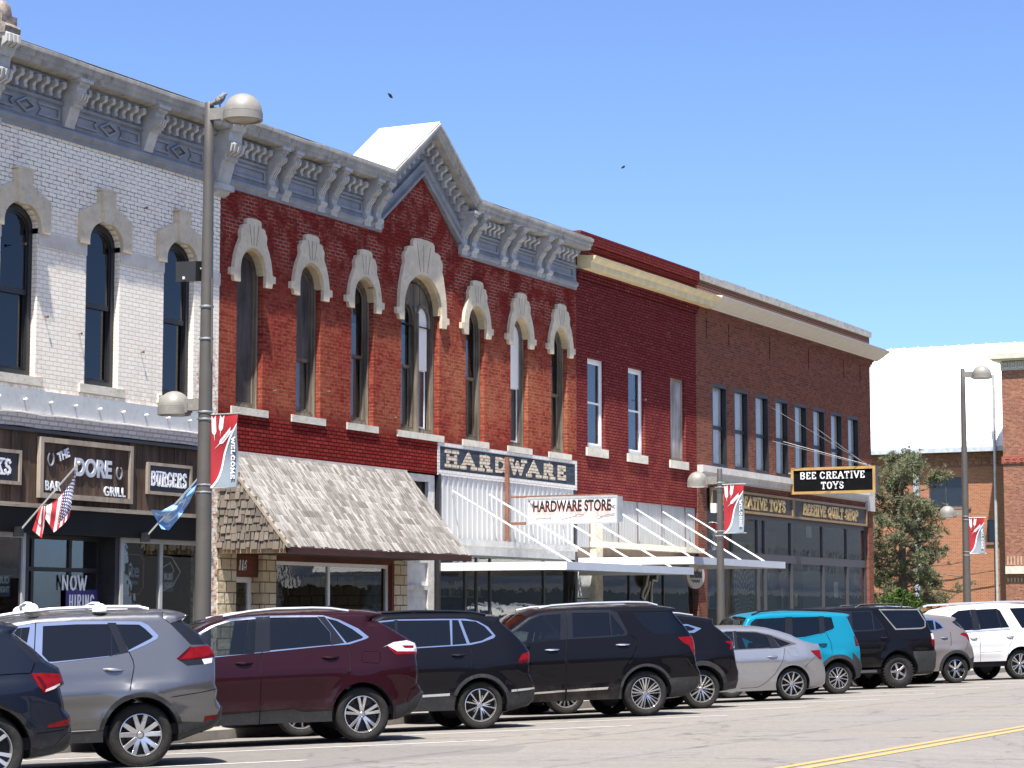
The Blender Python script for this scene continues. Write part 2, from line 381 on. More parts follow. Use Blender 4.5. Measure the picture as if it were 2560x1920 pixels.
def red_extra(t, ob, sp, c, mc, n1, n2, n3, bk):
    x, z = sp.outputs[0], sp.outputs[2]
    # orange brick shows where the red paint has worn, most between the right hand windows
    zone = t.math('MULTIPLY', t.ramp(z, 5.35, 5.75), t.ramp(z, 8.9, 7.7))
    zone = t.math('MULTIPLY', zone, t.ramp(x, -7.0, 2.0, .5, 1.0))
    f = t.math('MULTIPLY', zone, t.ramp(t.math('ADD', n1, t.math('MULTIPLY', n2, .6)), .66, .98))
    c = t.mix(t.math('MULTIPLY', f, .85), c, t.mix(bk.outputs[0], (.26, .068, .032), (.40, .145, .072)))
    up = t.math('MULTIPLY', t.ramp(z, 8.0, 8.8), t.ramp(t.noise(ob, 1.7, 5, .6), .46, .56))
    mc = t.mix(t.math('MULTIPLY', up, .5), mc, (.46, .30, .22))
    mc = t.mix(t.math('MULTIPLY', f, .6), mc, (.42, .22, .13))
    # grey wash run-off
    run = t.math('MULTIPLY', t.ramp(t.noise(t.coord((3.2, 1, .25)), 1.4, 5, .6), .58, .75), t.ramp(z, 5.5, 7.5))
    c = t.mix(t.math('MULTIPLY', run, .35), c, (.30, .17, .15)); soot = t.math('MULTIPLY', t.ramp(t.noise(ob, .55, 6, .7), .48, .72), .45); c = t.mix(soot, c, (.12, .022, .02))
    return c, mc
red_brick = brick('red_painted_brick', [(.160, .020, .018), (.30, .046, .036), (.235, .030, .025)], redmortar, ms=.012, bstr=1.0, extra=red_extra, bdist=.010)
def maroon_extra(t, ob, sp, c, mc, n1, n2, n3, bk):
    f = t.math('MULTIPLY', t.ramp(n2, .55, .66), t.ramp(t.noise(ob, .9, 4), .44, .56))
    c = t.mix(t.math('MULTIPLY', f, .75), c, (.36, .12, .065)); wz = t.math('MULTIPLY', t.ramp(sp.outputs[2], 7.3, 6.4), t.ramp(t.noise(ob, 1.4, 5, .65), .44, .62)); c = t.mix(t.math('MULTIPLY', wz, .5), c, (.30, .075, .048))
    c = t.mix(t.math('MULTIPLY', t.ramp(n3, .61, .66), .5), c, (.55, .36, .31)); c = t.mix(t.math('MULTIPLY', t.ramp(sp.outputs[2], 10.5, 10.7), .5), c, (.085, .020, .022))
    return c, mc
maroon_brick = brick('maroon_painted_brick', [(.125, .024, .026), (.205, .044, .043), (.165, .033, .034)], (.075, .012, .014), ms=.010, bstr=1.0, extra=maroon_extra, bdist=.009)
brown_brick = brick('brown_brick', [(.12, .046, .032), (.29, .105, .066), (.20, .068, .045)], (.19, .115, .088), ms=.010, bstr=.8)
parapet_brick = brick('parapet_brick', [(.16, .045, .032), (.29, .10, .066), (.21, .065, .045)], (.36, .29, .245), ms=.012, bstr=.6, extra=lambda t, ob, sp, c, mc, n1, n2, n3, bk: (t.mix(t.math('MULTIPLY', t.ramp(sp.outputs[2], 10.72, 10.85), .75), c, (.06, .04, .035)), t.mix(t.math('MULTIPLY', t.ramp(sp.outputs[2], 10.72, 10.85), .75), mc, (.08, .06, .055))))
orange_brick = brick('orange_brick', [(.27, .088, .040), (.40, .155, .075), (.33, .115, .055)], (.34, .24, .18), ms=.014, rh=.085, bw=.25, bstr=.5)
dark_brick = brick('dark_patterned_brick', [(.13, .05, .035), (.40, .17, .10), (.19, .07, .05)], (.26, .17, .13), ms=.012, rh=.085, bw=.2, bstr=.5)
back_brick = brick('plain_back_brick', [(.22, .08, .05), (.30, .11, .07), (.25, .09, .06)], (.3, .25, .2))
tin = plain('painted_cornice_metal', (.215, .225, .24), .55, var=.22, scale=2.2, dirt=.7, dirtcol=(.13, .125, .12), bump=.25, bscale=18)
tin_light = plain('lit_tone_bracket_metal', (.40, .395, .375), .55, var=.18, scale=3, dirt=.5, dirtcol=(.17, .165, .155), bump=.2, bscale=18)  # brackets paler than the frieze: light-and-shade contrast put into the colour
tin_lip = plain('weathered_cornice_edge', (.30, .29, .265), .6, var=.3, scale=3, dirt=.9, dirtcol=(.10, .09, .08), stretch=(1, 1, .35), bump=.4, bscale=14)
roof_white = plain('white_roof_coating', (.80, .80, .79), .5, var=.04)
def stone(name, col, **k): return plain(name, col, .85, var=.14, scale=3.5, bump=.5, bscale=22, dirt=k.get('dirt', .35), dirtcol=k.get('dc', (.24, .19, .13)), bd=.012)
lime = stone('limestone', (.56, .48, .355), dirt=.45); lime2 = stone('yellow_limestone', (.50, .40, .24)); sillm = stone('stone_sill', (.58, .54, .45), dirt=.5)
band_m = plain('pale_blue_sheet_metal', (.455, .465, .465), .5, var=.06, dirt=.25)
def wood(name, c1, c2, sx=9.0, rough=.8, vert=True, dark=(.03, .022, .018)):
    t = NT(name); v = t.coord((sx, sx, .55) if vert else (.55, sx, sx)); n1 = t.noise(v, 1.0, 7, .62, .4); n2 = t.noise(v, 6, 5, .7); n3 = t.noise(t.coord(), .9, 4)
    c = t.mix(t.ramp(n1, .3, .7), c1, c2); c = t.mix(t.math('MULTIPLY', t.ramp(n2, .55, .72), .8), c, dark); c = t.mix(t.math('MULTIPLY', t.ramp(n3, .45, .62), .45), c, dark)
    return t.done(c, rough, 0, t.math('ADD', n1, n2), .5, .008, .25)
barn = wood('dark_barn_wood', (.030, .018, .012), (.15, .10, .068), 7, dark=(.014, .009, .007))
greywood = wood('weathered_grey_wood', (.26, .21, .165), (.42, .36, .29), 8, dark=(.10, .08, .06))
greywood_h = wood('weathered_grey_board', (.24, .20, .16), (.40, .35, .28), 8, vert=False, dark=(.10, .08, .06))
framewood = wood('bare_window_wood', (.075, .058, .044), (.25, .205, .155), 14, dark=(.022, .017, .014))
darkboard = wood('blackened_board', (.045, .038, .036), (.13, .11, .10), 5, dark=(.012, .01, .01))
blackp = plain('black_paint', (.018, .018, .02), .45, var=.2)
charcoal = plain('charcoal_metal', (.055, .056, .06), .4, var=.1)
whitep = plain('white_paint', (.74, .745, .75), .5, var=.06, dirt=.15)
greyp = plain('grey_aluminium', (.36, .36, .36), .45, var=.1)
boxm = [plain('goods_' + n_, c_, .6) for n_, c_ in (('red', (.30, .04, .04)), ('blue', (.05, .12, .28)), ('yellow', (.42, .30, .06)), ('green', (.07, .20, .09)), ('white', (.5, .5, .48)))]
cream = plain('cream_cornice_paint', (.58, .53, .43), .6, var=.06, dirt=.15, dirtcol=(.45, .40, .33))
yellow_c = plain('yellowed_cornice_paint', (.66, .545, .31), .65, var=.12, dirt=.35, dirtcol=(.42, .34, .22))
win_dark = glass('window_glass_dark', (.10, .115, .12), .02, 1.0, 1.62); win_clear = glass('shop_window_glass', (.74, .77, .74), .012, 1.0, 1.5, .085)
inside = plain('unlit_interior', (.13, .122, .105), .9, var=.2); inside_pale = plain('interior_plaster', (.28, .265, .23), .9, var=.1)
curtain_m = plain('window_curtain', (.58, .57, .54), .9, var=.12, scale=1.0, stretch=(14, 14, .3))
blind_m = plain('white_roller_blind', (.80, .765, .70), .8, var=.04)
shell = plain('flat_roof_felt', (.23, .22, .21), .95)

# ---------------------------------------------------------------- pieces shared by the two Victorian fronts
def brow(b, y0, y1, cx, hw, zb, zs, zc, zt, side, style):
    """window hood: one plate with the arched opening cut out of it"""
    if style == 'angular':
        R_ = [(hw + .0, zb), (hw + .25, zb), (hw + .25, zb + .15), (hw + .245, zb + .17), (hw + .245, zt - .42), (.21, zt - .19), (.205, zt - .0)]
    else:
        k = (zt - zb) / 1.26
        R_ = [(hw + .0, zb), (hw + .20, zb), (hw + .23, zb + .10), (hw + .325, zb + .11), (hw + .325, zb + .24), (hw + .215, zb + .25), (hw + .20, zb + .36 * k), (hw + .16, zb + .52 * k), (hw + .09, zb + .68 * k), (hw * 1.06, zb + .78 * k), (hw * .99, zb + .84 * k),
              (hw * 1.03, zb + .95 * k), (hw * .98, zb + 1.01 * k), (hw * .90, zb + 1.03 * k), (hw * .88, zb + 1.09 * k), (hw * .74, zb + 1.115 * k), (hw * .58, zb + 1.12 * k), (hw * .57, zb + 1.215 * k), (hw * .48, zb + 1.25 * k), (hw * .2, zb + 1.265 * k)]
    inner = [(hw * math.cos(math.pi * q / 14), zs + (zc - zs) * math.sin(math.pi * q / 14)) for q in range(15)]
    P = [(cx + p[0], p[1]) for p in R_] + [(cx - p[0], p[1]) for p in R_[::-1]] + [(cx - hw, zs)] + [(cx + q[0], q[1]) for q in inner[::-1]][1:-1] + [(cx + hw, zs)]
    b.plate(P, y0, y1)
def key_grooves(b, cx, hw, zc, zt, y):
    for a in (-.36, -.02, .36):
        x0, x1 = cx + a * hw * 1.0, cx + a * hw * 2.0
        b.hexa([(x0 - .008, y - .006, zc + .05), (x0 + .008, y - .006, zc + .05), (x0 + .008, y + .01, zc + .05), (x0 - .008, y + .01, zc + .05),
                (x1 - .008, y - .006, zt - .12), (x1 + .008, y - .006, zt - .12), (x1 + .008, y + .01, zt - .12), (x1 - .008, y + .01, zt - .12)])
def bracket_profile(zt, zb, d):      # scrolled side view (y,z)
    h = zt - zb
    return [(0, zt), (-d, zt), (-d, zt - .07 * h), (-d * .86, zt - .10 * h), (-d * .84, zt - .17 * h), (-d * .93, zt - .22 * h), (-d * .90, zt - .31 * h), (-d * .72, zt - .38 * h), (-d * .58, zt - .42 * h),
            (-d * .60, zt - .47 * h), (-d * .50, zt - .56 * h), (-d * .34, zt - .66 * h), (-d * .25, zt - .80 * h), (-d * .24, zt - .93 * h), (-d * .30, zt - .95 * h), (-d * .30, zb), (0, zb)]
def scroll_bracket(parent, x, wdt, zt, zb, d, foot=True, groove=True):
    b = MB(); b.sweep(bracket_profile(zt, zb, d), x - wdt / 2, x + wdt / 2)
    b.box(x - wdt / 2 - .03, x + wdt / 2 + .03, -d - .04, -.02, zt - .015, zt + .05)
    if groove:
        pr = [(y - .018, z) for y, z in bracket_profile(zt, zb, d)[3:13]] + [(y + .03, z) for y, z in bracket_profile(zt, zb, d)[12:2:-1]]
        for gx in (-.3, 0, .3): b.sweep(pr, x + gx * wdt - .018, x + gx * wdt + .018)
    if foot:
        b.sweep([(0, zb), (-.16, zb), (-.15, zb - .07), (-.10, zb - .10), (-.09, zb - .20), (0, zb - .20)], x - wdt / 2 - .02, x + wdt / 2 + .02)
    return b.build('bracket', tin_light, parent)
def modillion(b, x, zt, zb, wdt=.085):
    h = zt - zb
    b.sweep([(0, zt), (-.24, zt), (-.245, zt - .3 * h), (-.215, zt - .42 * h), (-.14, zt - .5 * h), (-.115, zt - .68 * h), (-.13, zb), (-.02, zb), (0, zb + .02)], x - wdt / 2, x + wdt / 2)
COR = [(.30, 10.93), (-.44, 10.93), (-.50, 10.90), (-.50, 10.84), (-.47, 10.82), (-.46, 10.75), (-.425, 10.73), (-.42, 10.66), (-.39, 10.645), (-.05, 10.625), (.30, 10.625)]
FRZ = [(.10, 10.62), (-.16, 10.62), (-.13, 10.55), (-.02, 10.53), (-.02, 10.28), (-.075, 10.27), (-.075, 10.23), (-.03, 10.20), (-.03, 9.90), (-.05, 9.87), (-.10, 9.82), (-.095, 9.76), (-.05, 9.72), (-.045, 9.66), (.10, 9.66)]
# ---------------------------------------------------------------- white brick house with the bar and grill
WB = thing('brick_house', 'white painted brick building with grey cornice and a wood-clad bar front', 'building', (34.9, 0, 0))
WX = [22.42, 24.66, 26.90, 29.14, 31.38, 33.62]
XL = 20.0
holes = [arch(c - .47, c + .47, 5.58, 8.06, 8.42) for c in WX]
MB().plate(rect(XL, 34.9, 5.0, 9.70), 0, .26, holes).build('wall', white_brick, WB)
MB().box(XL, 34.9, .45, 19, 3.6, 10.3).build('rear_wall', back_brick, WB); MB().box(XL, 34.9, 8.6, 18.9, 0, 3.6).build('rear_wall', back_brick, WB)
b = MB(); b.sweep(COR, XL, 34.72, 14, .012); o = b.build('cornice', tin_lip, WB)
MB().add([(XL, -.47, 10.937), (34.7, -.47, 10.937), (34.7, 1.9, 11.12), (XL, 1.9, 11.12)], [(0, 1, 2, 3)]).build('cornice_flashing', roof_white, WB, fixn=False)
MB().sweep(FRZ, XL, 34.60).build('frieze', tin, WB)
bx = [23.6, 25.82, 28.05, 30.27, 32.50]
for x in bx:
    b = MB(); b.sweep([(0, 10.63), (-.40, 10.63), (-.40, 10.55), (-.34, 10.52), (-.33, 10.45), (-.40, 10.40), (-.36, 10.30), (-.27, 10.26), (-.27, 10.20), (-.21, 10.19), (-.085, 9.86), (-.03, 9.85), (0, 9.9)], x - .13, x + .13)
    b.box(x - .17, x + .17, -.45, -.05, 10.60, 10.66)
    for gx in (-.07, 0, .07): b.sweep([(-.36, 10.44), (-.43, 10.40), (-.39, 10.30), (-.29, 10.255), (-.24, 10.28), (-.30, 10.35)], x + gx - .022, x + gx + .022)
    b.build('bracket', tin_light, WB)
b = MB()
for i in range(len(bx) + 1):
    a = (bx[i - 1] if i else 21.4) + .25; e = (bx[i] if i < len(bx) else 34.35) - .22; n = int((e - a) / .215)
    for k in range(n): modillion(b, a + (k + .5) * (e - a) / n, 10.56, 10.31)
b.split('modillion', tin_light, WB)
for i in range(len(bx) + 1):          # sunk panels with a diamond in each bay
    a = (bx[i - 1] if i else 21.4) + .22; e = (bx[i] if i < len(bx) else 34.45) - .22; c = (a + e) / 2; b = MB()
    for q0, q1 in ((a, c - .30), (c + .30, e)):
        tip = .12 if q1 < c else -.12
        P = [(q0, 9.95), (q1, 9.95), (q1 - (.0), 9.95), (q1, 10.16), (q0, 10.16)] if False else ([(q0, 9.94), (q1, 9.94), (q1 - .09, 10.05), (q1, 10.16), (q0, 10.16)] if q1 < c else [(q0, 9.94), (q1, 9.94), (q1, 10.16), (q0, 10.16), (q0 + .09, 10.05)])
        m = [sum(p[0] for p in P) / len(P), 10.05]
        I = [(m[0] + (p[0] - m[0]) * .86, m[1] + (p[1] - m[1]) * .62) for p in P]
        b.plate(P, -.062, -.02, [I])
    D = [(c - .27, 10.05), (c, 9.92), (c + .27, 10.05), (c, 10.18)]; I = [(c + (p[0] - c) * .7, 10.05 + (p[1] - 10.05) * .7) for p in D]
    b.plate(D, -.075, -.02, [I])
    J = [(c + (p[0] - c) * .62, 10.05 + (p[1] - 10.05) * .62) for p in D]
    b.add([(p[0], -.03, p[1]) for p in J] + [(c, -.10, 10.05)], [(0, 1, 4), (1, 2, 4), (2, 3, 4), (3, 0, 4)])
    b.build('frieze_panel', tin, WB)
# pinnacle over the far bracket of the cornice and the great corner bracket
def great_bracket(parent, x, wdt=.42):
    b = MB(); b.sweep([(0, 11.0), (-.52, 11.0), (-.60, 10.92), (-.60, 10.80), (-.50, 10.74), (-.46, 10.64), (-.40, 10.60), (-.38, 10.42), (-.47, 10.36), (-.43, 10.24), (-.30, 10.18), (-.30, 10.10), (-.24, 10.08), (-.14, 9.74), (-.10, 9.62), (-.14, 9.58), (-.12, 9.50), (0, 9.44)], x - wdt / 2, x + wdt / 2)
    for gx in (-.3, 0, .3): b.sweep([(-.40, 10.43), (-.50, 10.37), (-.46, 10.23), (-.33, 10.17), (-.27, 10.2), (-.34, 10.3)], x + gx * wdt - .03, x + gx * wdt + .03)
    for gx in (-.3, 0, .3): b.sweep([(-.52, 10.98), (-.63, 10.92), (-.63, 10.80), (-.52, 10.73), (-.47, 10.76)], x + gx * wdt - .03, x + gx * wdt + .03)
    b.box(x - wdt / 2 - .05, x + wdt / 2 + .05, -.20, 0, 9.55, 9.66)
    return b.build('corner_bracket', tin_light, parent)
great_bracket(WB, 34.80)
p = great_bracket(WB, 28.17, .34); p.name = 'bay_bracket'
b = MB(); b.sweep([(.1, 10.93), (-.56, 10.93), (-.58, 11.05), (-.50, 11.12), (-.50, 11.25), (.1, 11.25)], 27.98, 28.36)
b.lathe([(0.0, 11.52), (.10, 11.50), (.17, 11.42), (.19, 11.30), (.19, 11.2)], (28.17, -.3, 0), 'z', 16); b.build('finial', plain('rusty_finial', (.17, .14, .12), .7, var=.5, scale=9, dirt=1.0, dirtcol=(.07, .03, .018)), WB)
# windows
for c in WX:
    b = MB(); brow(b, -.075, .20, c, .47, 7.97, 8.06, 8.42, 8.93, 0, 'angular')
    kx = .125; b.hexa([(c - kx, -.12, 8.38), (c + kx, -.12, 8.38), (c + kx, .0, 8.38), (c - kx, .0, 8.38), (c - .19, -.12, 8.95), (c + .19, -.12, 8.95), (c + .19, .0, 8.95), (c - .19, .0, 8.95)])
    b.box(c - .22, c + .22, -.125, 0, 8.95, 8.985)
    h = b.build('window_hood', lime, WB)
    MB().box(c - .62, c + .64, -.035, .2, 5.44, 5.585).build('window_sill', sillm, WB)
    W = MB().plate(arch(c - .468, c + .468, 5.585, 8.05, 8.40), .11, .20, [arch(c - .37, c + .37, 5.68, 8.02, 8.29)])
    W.plate(arch(c - .40, c + .40, 6.93, 8.03, 8.32), .135, .17, [arch(c - .335, c + .335, 7.02, 8.0, 8.25)]); W.plate(rect(c - .40, c + .40, 5.64, 7.0), .175, .21, [rect(c - .335, c + .335, 5.73, 6.93)])
    wf = W.build('window', blackp, WB)
    MB().plate(arch(c - .34, c + .34, 7.0, 8.0, 8.26), .150, .156).build('pane', win_dark, wf); MB().plate(rect(c - .34, c + .34, 5.7, 6.95), .190, .196).build('pane', win_dark, wf)
    MB().box(c + .02, c + .30, .30, .31, 5.7, 6.9).build('curtain', curtain_m, wf)
b = MB()
for c in WX[:-1]: b.box(c + .475, c + 2.24 - .475, -.022, .05, 7.78, 8.01)
b.box(34.10, 34.9, -.022, .05, 7.78, 8.01); b.box(XL, WX[0] - .475, -.022, .05, 7.78, 8.01)
b.split('string_course', stone('worn_string_course', (.56, .52, .46), dirt=.7, dc=(.5, .47, .43)), WB)
b = MB(); b.box(XL, 34.82, -.06, .2, 4.98, 5.36); bb = b.build('sheet_metal_band', band_m, WB)
b = MB()
for k in range(22): b.lathe([(0, -.075), (.016, -.07), (.028, -.06), (.028, -.035), (.014, -.03), (.014, .03)], (34.55 - k * .66, -.06, 5.18), 'y', 8)
b.split('stud', plain('white_stud', (.75, .75, .74), .4), bb)
b = MB(); b.sweep([(.26, 4.98), (-.13, 4.98), (-.14, 4.95), (-.10, 4.74), (.26, 4.72)], XL, 34.82, 26, .012); b.build('brick_ledge', brick('pale_ledge_brick', [(.55, .50, .46), (.66, .62, .58), (.60, .55, .50)], (.36, .33, .31), ms=.012, bstr=1.0, bw=.24, rh=.08), WB)
# timber clad fascia: separate boards
b = MB(); x = XL
while x < 34.42:
    w_ = random.uniform(.13, .24); d = random.uniform(0, .022); b.box(x, min(x + w_ - .006, 34.42), -.045 - d, .2, 3.50 + random.uniform(-.01, .01), 4.66); x += w_
b.build('wood_cladding', barn, WB)
MB().box(XL, 34.45, -.13, .2, 4.66, 4.715).build('cladding_cap', blackp, WB)
MB().box(XL, 34.45, -.16, .22, 3.43, 3.50).build('cladding_ledge', greywood_h, WB)
MB().box(XL, 34.45, -.10, .22, 3.02, 3.43).build('fascia_panel', plain('black_fascia', (.011, .011, .012), .6, var=.25, scale=1.2, spec=.15), WB)
MB().box(34.45, 34.9, -.03, .24, 0.05, 5.0).build('pier', white_brick, WB)
# shop front: window, recessed entrance, window pair
def glazing(parent, x0, x1, z0, z1, y, fm, gm, mull=(), trans=(), fw=.06, dep=.07, name='shop_window'):
    hs = []; xs = [x0] + list(mull) + [x1]; zs = [z0] + list(trans) + [z1]
    for i in range(len(xs) - 1):
        for j in range(len(zs) - 1): hs.append(rect(xs[i] + (fw if i == 0 else fw / 2), xs[i + 1] - (fw if i == len(xs) - 2 else fw / 2), zs[j] + (fw if j == 0 else fw / 2), zs[j + 1] - (fw if j == len(zs) - 2 else fw / 2)))
    o = MB().plate(rect(x0, x1, z0, z1), y, y + dep, hs).build(name, fm, parent)
    b = MB()
    for h in hs: b.box(h[0][0] + .001, h[1][0] - .001, y + dep * .45, y + dep * .45 + .006, h[0][1] + .001, h[2][1] - .001)
    b.build('pane', gm, o); return o
def room(parent, x0, x1, y0, y1, z0, z1, mw=None, mf=None):
    mw = mw or inside
    b = MB(); b.add([(x0, y0, z0), (x1, y0, z0), (x1, y1, z0), (x0, y1, z0), (x0, y0, z1), (x1, y0, z1), (x1, y1, z1), (x0, y1, z1)], [(0, 1, 2, 3), (4, 7, 6, 5), (3, 2, 6, 7), (0, 3, 7, 4), (1, 5, 6, 2)])
    return b.build('interior', mw, parent, fixn=False)
glazing(WB, XL, 29.50, .12, 3.02, .02, greyp, win_clear, (21.9, 23.8, 25.7, 27.6), (), .08)
glazing(WB, 32.05, 34.40, .12, 3.02, .02, greyp, win_clear, (33.24,), (), .08)
b = MB(); b.box(29.50, 29.62, .05, .44, .1, 3.02); b.box(31.93, 32.05, .05, .44, .1, 3.02); b.split('entrance_side_panel', blackp, WB)
glazing(WB, 29.62, 31.93, .12, 3.02, .36, blackp, win_clear, (30.10, 31.10), (2.45,), .07)
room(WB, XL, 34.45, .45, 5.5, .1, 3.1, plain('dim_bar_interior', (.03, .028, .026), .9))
b = MB()
for x in (29.62, 32.05): b.box(x - .03, x, .16, .5, .1, 3.0)
b.split('inner_jamb', blackp, WB)
MB().box(XL, 34.45, -.08, .18, .05, .14).build('shop_plinth', blackp, WB)

def sign_board(name, label, cat, x0, x1, z0, z1, y, fm, bm, fw=.07, proud=.03, group=None):
    r = thing(name, label, cat, ((x0 + x1) / 2, y, z0), group)
    MB().box(x0 + fw * .5, x1 - fw * .5, y - .03, y, z0 + fw * .5, z1 - fw * .5).build('panel', bm, r)
    MB().plate(rect(x0, x1, z0, z1), y - .03 - proud, y - .001, [rect(x0 + fw, x1 - fw, z0 + fw, z1 - fw)]).build('frame', fm, r)
    return r
# stroke lettering with slab feet: letters drawn as strokes on a 1 x 1 box
LET = {
 'A': ([[(0.06, 0), (.5, 1)], [(.5, 1), (.94, 0)], [(.26, .36), (.74, .36)]], [(.06, 0), (.94, 0)], []), 'B': ([[(.18, 0), (.18, 1)], [(.18, 1), (.55, 1), (.78, .9), (.8, .72), (.66, .55), (.18, .53)], [(.5, .53), (.78, .44), (.86, .26), (.76, .07), (.5, 0), (.18, 0)]], [], []),
 'C': ([[(.86, .78), (.72, .95), (.48, 1), (.22, .88), (.1, .5), (.22, .12), (.48, 0), (.72, .05), (.88, .24)]], [], []), 'D': ([[(.18, 0), (.18, 1)], [(.18, 1), (.5, 1), (.78, .86), (.9, .5), (.78, .14), (.5, 0), (.18, 0)]], [], []),
 'E': ([[(.18, 0), (.18, 1)], [(.1, 1), (.82, 1), (.82, .82)], [(.18, .52), (.6, .52)], [(.1, 0), (.84, 0), (.84, .2)]], [], []), 'G': ([[(.86, .8), (.7, .96), (.48, 1), (.22, .88), (.1, .5), (.22, .12), (.48, 0), (.74, .06), (.84, .2), (.84, .42), (.56, .42)]], [], []),
 'H': ([[(.2, 0), (.2, 1)], [(.8, 0), (.8, 1)], [(.2, .52), (.8, .52)]], [(.2, 0), (.8, 0)], [(.2, 1), (.8, 1)]), 'I': ([[(.5, 0), (.5, 1)]], [(.5, 0)], [(.5, 1)]), 'K': ([[(.2, 0), (.2, 1)], [(.84, 1), (.22, .42)], [(.42, .6), (.86, 0)]], [(.2, 0), (.84, 0)], [(.2, 1), (.8, 1)]),
 'L': ([[(.2, 0), (.2, 1)], [(.1, 0), (.84, 0), (.84, .2)]], [], [(.2, 1)]), 'M': ([[(.12, 0), (.16, 1)], [(.16, 1), (.5, .18)], [(.5, .18), (.84, 1)], [(.84, 1), (.88, 0)]], [(.12, 0), (.88, 0)], []), 'N': ([[(.16, 0), (.16, 1)], [(.16, 1), (.82, 0)], [(.82, 0), (.82, 1)]], [(.16, 0)], [(.82, 1)]),
 'O': ([[(.5, 1), (.22, .88), (.1, .5), (.22, .12), (.5, 0), (.78, .12), (.9, .5), (.78, .88), (.5, 1)]], [], []), 'P': ([[(.2, 0), (.2, 1)], [(.2, 1), (.6, 1), (.84, .86), (.84, .62), (.6, .48), (.2, .48)]], [(.2, 0)], []),
 'Q': ([[(.5, 1), (.22, .88), (.1, .5), (.22, .12), (.5, 0), (.78, .12), (.9, .5), (.78, .88), (.5, 1)], [(.5, .2), (.92, -.12)]], [], []), 'R': ([[(.2, 0), (.2, 1)], [(.2, 1), (.6, 1), (.82, .87), (.82, .66), (.6, .53), (.2, .53)], [(.5, .53), (.86, 0)]], [(.2, 0), (.88, 0)], []),
 'S': ([[(.82, .8), (.68, .96), (.45, 1), (.22, .9), (.16, .72), (.3, .56), (.66, .44), (.84, .28), (.76, .08), (.5, 0), (.28, .04), (.12, .22)]], [], []), 'T': ([[(.5, 0), (.5, 1)], [(.1, .8), (.1, 1), (.9, 1), (.9, .8)]], [(.5, 0)], []), 'U': ([[(.18, 1), (.18, .3), (.32, .04), (.52, 0), (.74, .06), (.82, .3), (.82, 1)]], [], [(.18, 1), (.82, 1)]),
 'V': ([[(.08, 1), (.5, 0)], [(.5, 0), (.92, 1)]], [], [(.08, 1), (.92, 1)]), 'W': ([[(.04, 1), (.28, 0)], [(.28, 0), (.5, .8)], [(.5, .8), (.72, 0)], [(.72, 0), (.96, 1)]], [], [(.04, 1), (.96, 1)]), 'Y': ([[(.1, 1), (.5, .45)], [(.9, 1), (.5, .45)], [(.5, .45), (.5, 0)]], [(.5, 0)], [(.1, 1), (.9, 1)]),
 'J': ([[(.7, 1), (.7, .2), (.5, 0), (.25, .08), (.18, .3)]], [], []), 'X': ([[(.1, 0), (.9, 1)], [(.1, 1), (.9, 0)]], [], [])}
WID = {'I': .45, 'W': 1.25, 'M': 1.15, 'E': .84, 'L': .82, 'S': .85, 'T': .92, 'J': .8}
def slab_text(parent, name, s, M, h, wd, st, mat, serif=.2, depth=.012, align=0.0, gap=.06, space=.5):
    """letters of height h and width wd, stroke st, in the XY plane of M (y up, reading along +x)"""
    tot = sum((WID.get(ch, 1.0) * wd + gap) if ch != ' ' else space * wd for ch in s); x = -tot * (.5 + align); b = MB(); k = 0
    for ch in s:
        if ch == ' ': x += space * wd; continue
        wch = WID.get(ch, 1.0) * wd; ss, lo, hi = LET[ch]
        for pl in ss:
            for (a, c) in zip(pl[:-1], pl[1:]):
                A = Vector((x + a[0] * wch, a[1] * (h - st) + st / 2)); B = Vector((x + c[0] * wch, c[1] * (h - st) + st / 2)); d = (B - A).normalized(); q = Vector((-d.y, d.x)) * st / 2
                if abs(d.y) < .25: q *= .72
                A2, B2 = A - d * st * .3, B + d * st * .3; z0 = depth + (k % 7) * .0006; k += 1
                pts = [A2 - q, B2 - q, B2 + q, A2 + q]; b.hexa([M @ Vector((p.x, p.y, -.002)) for p in pts] + [M @ Vector((p.x, p.y, z0)) for p in pts])
        if serif:
            for lst, zz in ((lo, 0), (hi, 1)):
                for p in lst:
                    cx = x + p[0] * wch; sw = serif * wd; z0 = depth + .005 + (k % 5) * .0006; k += 1
                    y0, y1 = (0, st * .62) if zz == 0 else (h - st * .62, h)
                    b.hexa([M @ Vector(v) for v in ((cx - sw, y0, -.002), (cx + sw, y0, -.002), (cx + sw, y1, -.002), (cx - sw, y1, -.002), (cx - sw, y0, z0), (cx + sw, y0, z0), (cx + sw, y1, z0), (cx - sw, y1, z0))])
        x += wch + gap
    return b.build(name, mat, parent)
letter_w = plain('white_lettering', (.74, .75, .78), .5, var=.08); letter_g = plain('grey_steel_lettering', (.44, .46, .52), .45, var=.15)
P0 = F(100, 1100, -.08)
sb = sign_board('bar_sign', 'framed rustic bar and grill sign with two horseshoes between smaller signs', 'sign', 29.62, 32.14, 3.60, 4.60, -.07, greywood, barn, .085, .05)
text(sb, 'lettering', 'DORE', .40, face_street(31.05, -.115, 4.14), letter_g, .012, .95, .016)
text(sb, 'lettering', 'THE', .20, face_street(30.25, -.115, 4.33, .35), letter_w, .01, .85, .008)
text(sb, 'lettering', 'BAR', .22, face_street(29.98, -.115, 3.80, 0), letter_w, .01, .95, .004, space=1.15); text(sb, 'lettering', 'GRILL', .22, face_street(31.66, -.115, 3.78), letter_w, .01, .95, .004, space=1.15)
for hx, hz in ((29.92, 4.25), (31.78, 4.12)):
    b = MB(); b.tube([(hx + .075 * math.cos(a), -.115, hz + .11 * math.sin(a)) for a in [math.radians(q) for q in range(125, 416, 24)]], .017, 6); b.build('horseshoe', plain('iron_horseshoe', (.28, .29, .32), .5, .6), sb)
sb = sign_board('burger_sign', 'small black BURGERS sign in grey wooden frame on dark boards', 'sign', 32.60, 33.93, 3.80, 4.36, -.07, greywood, blackp, .055, .03)
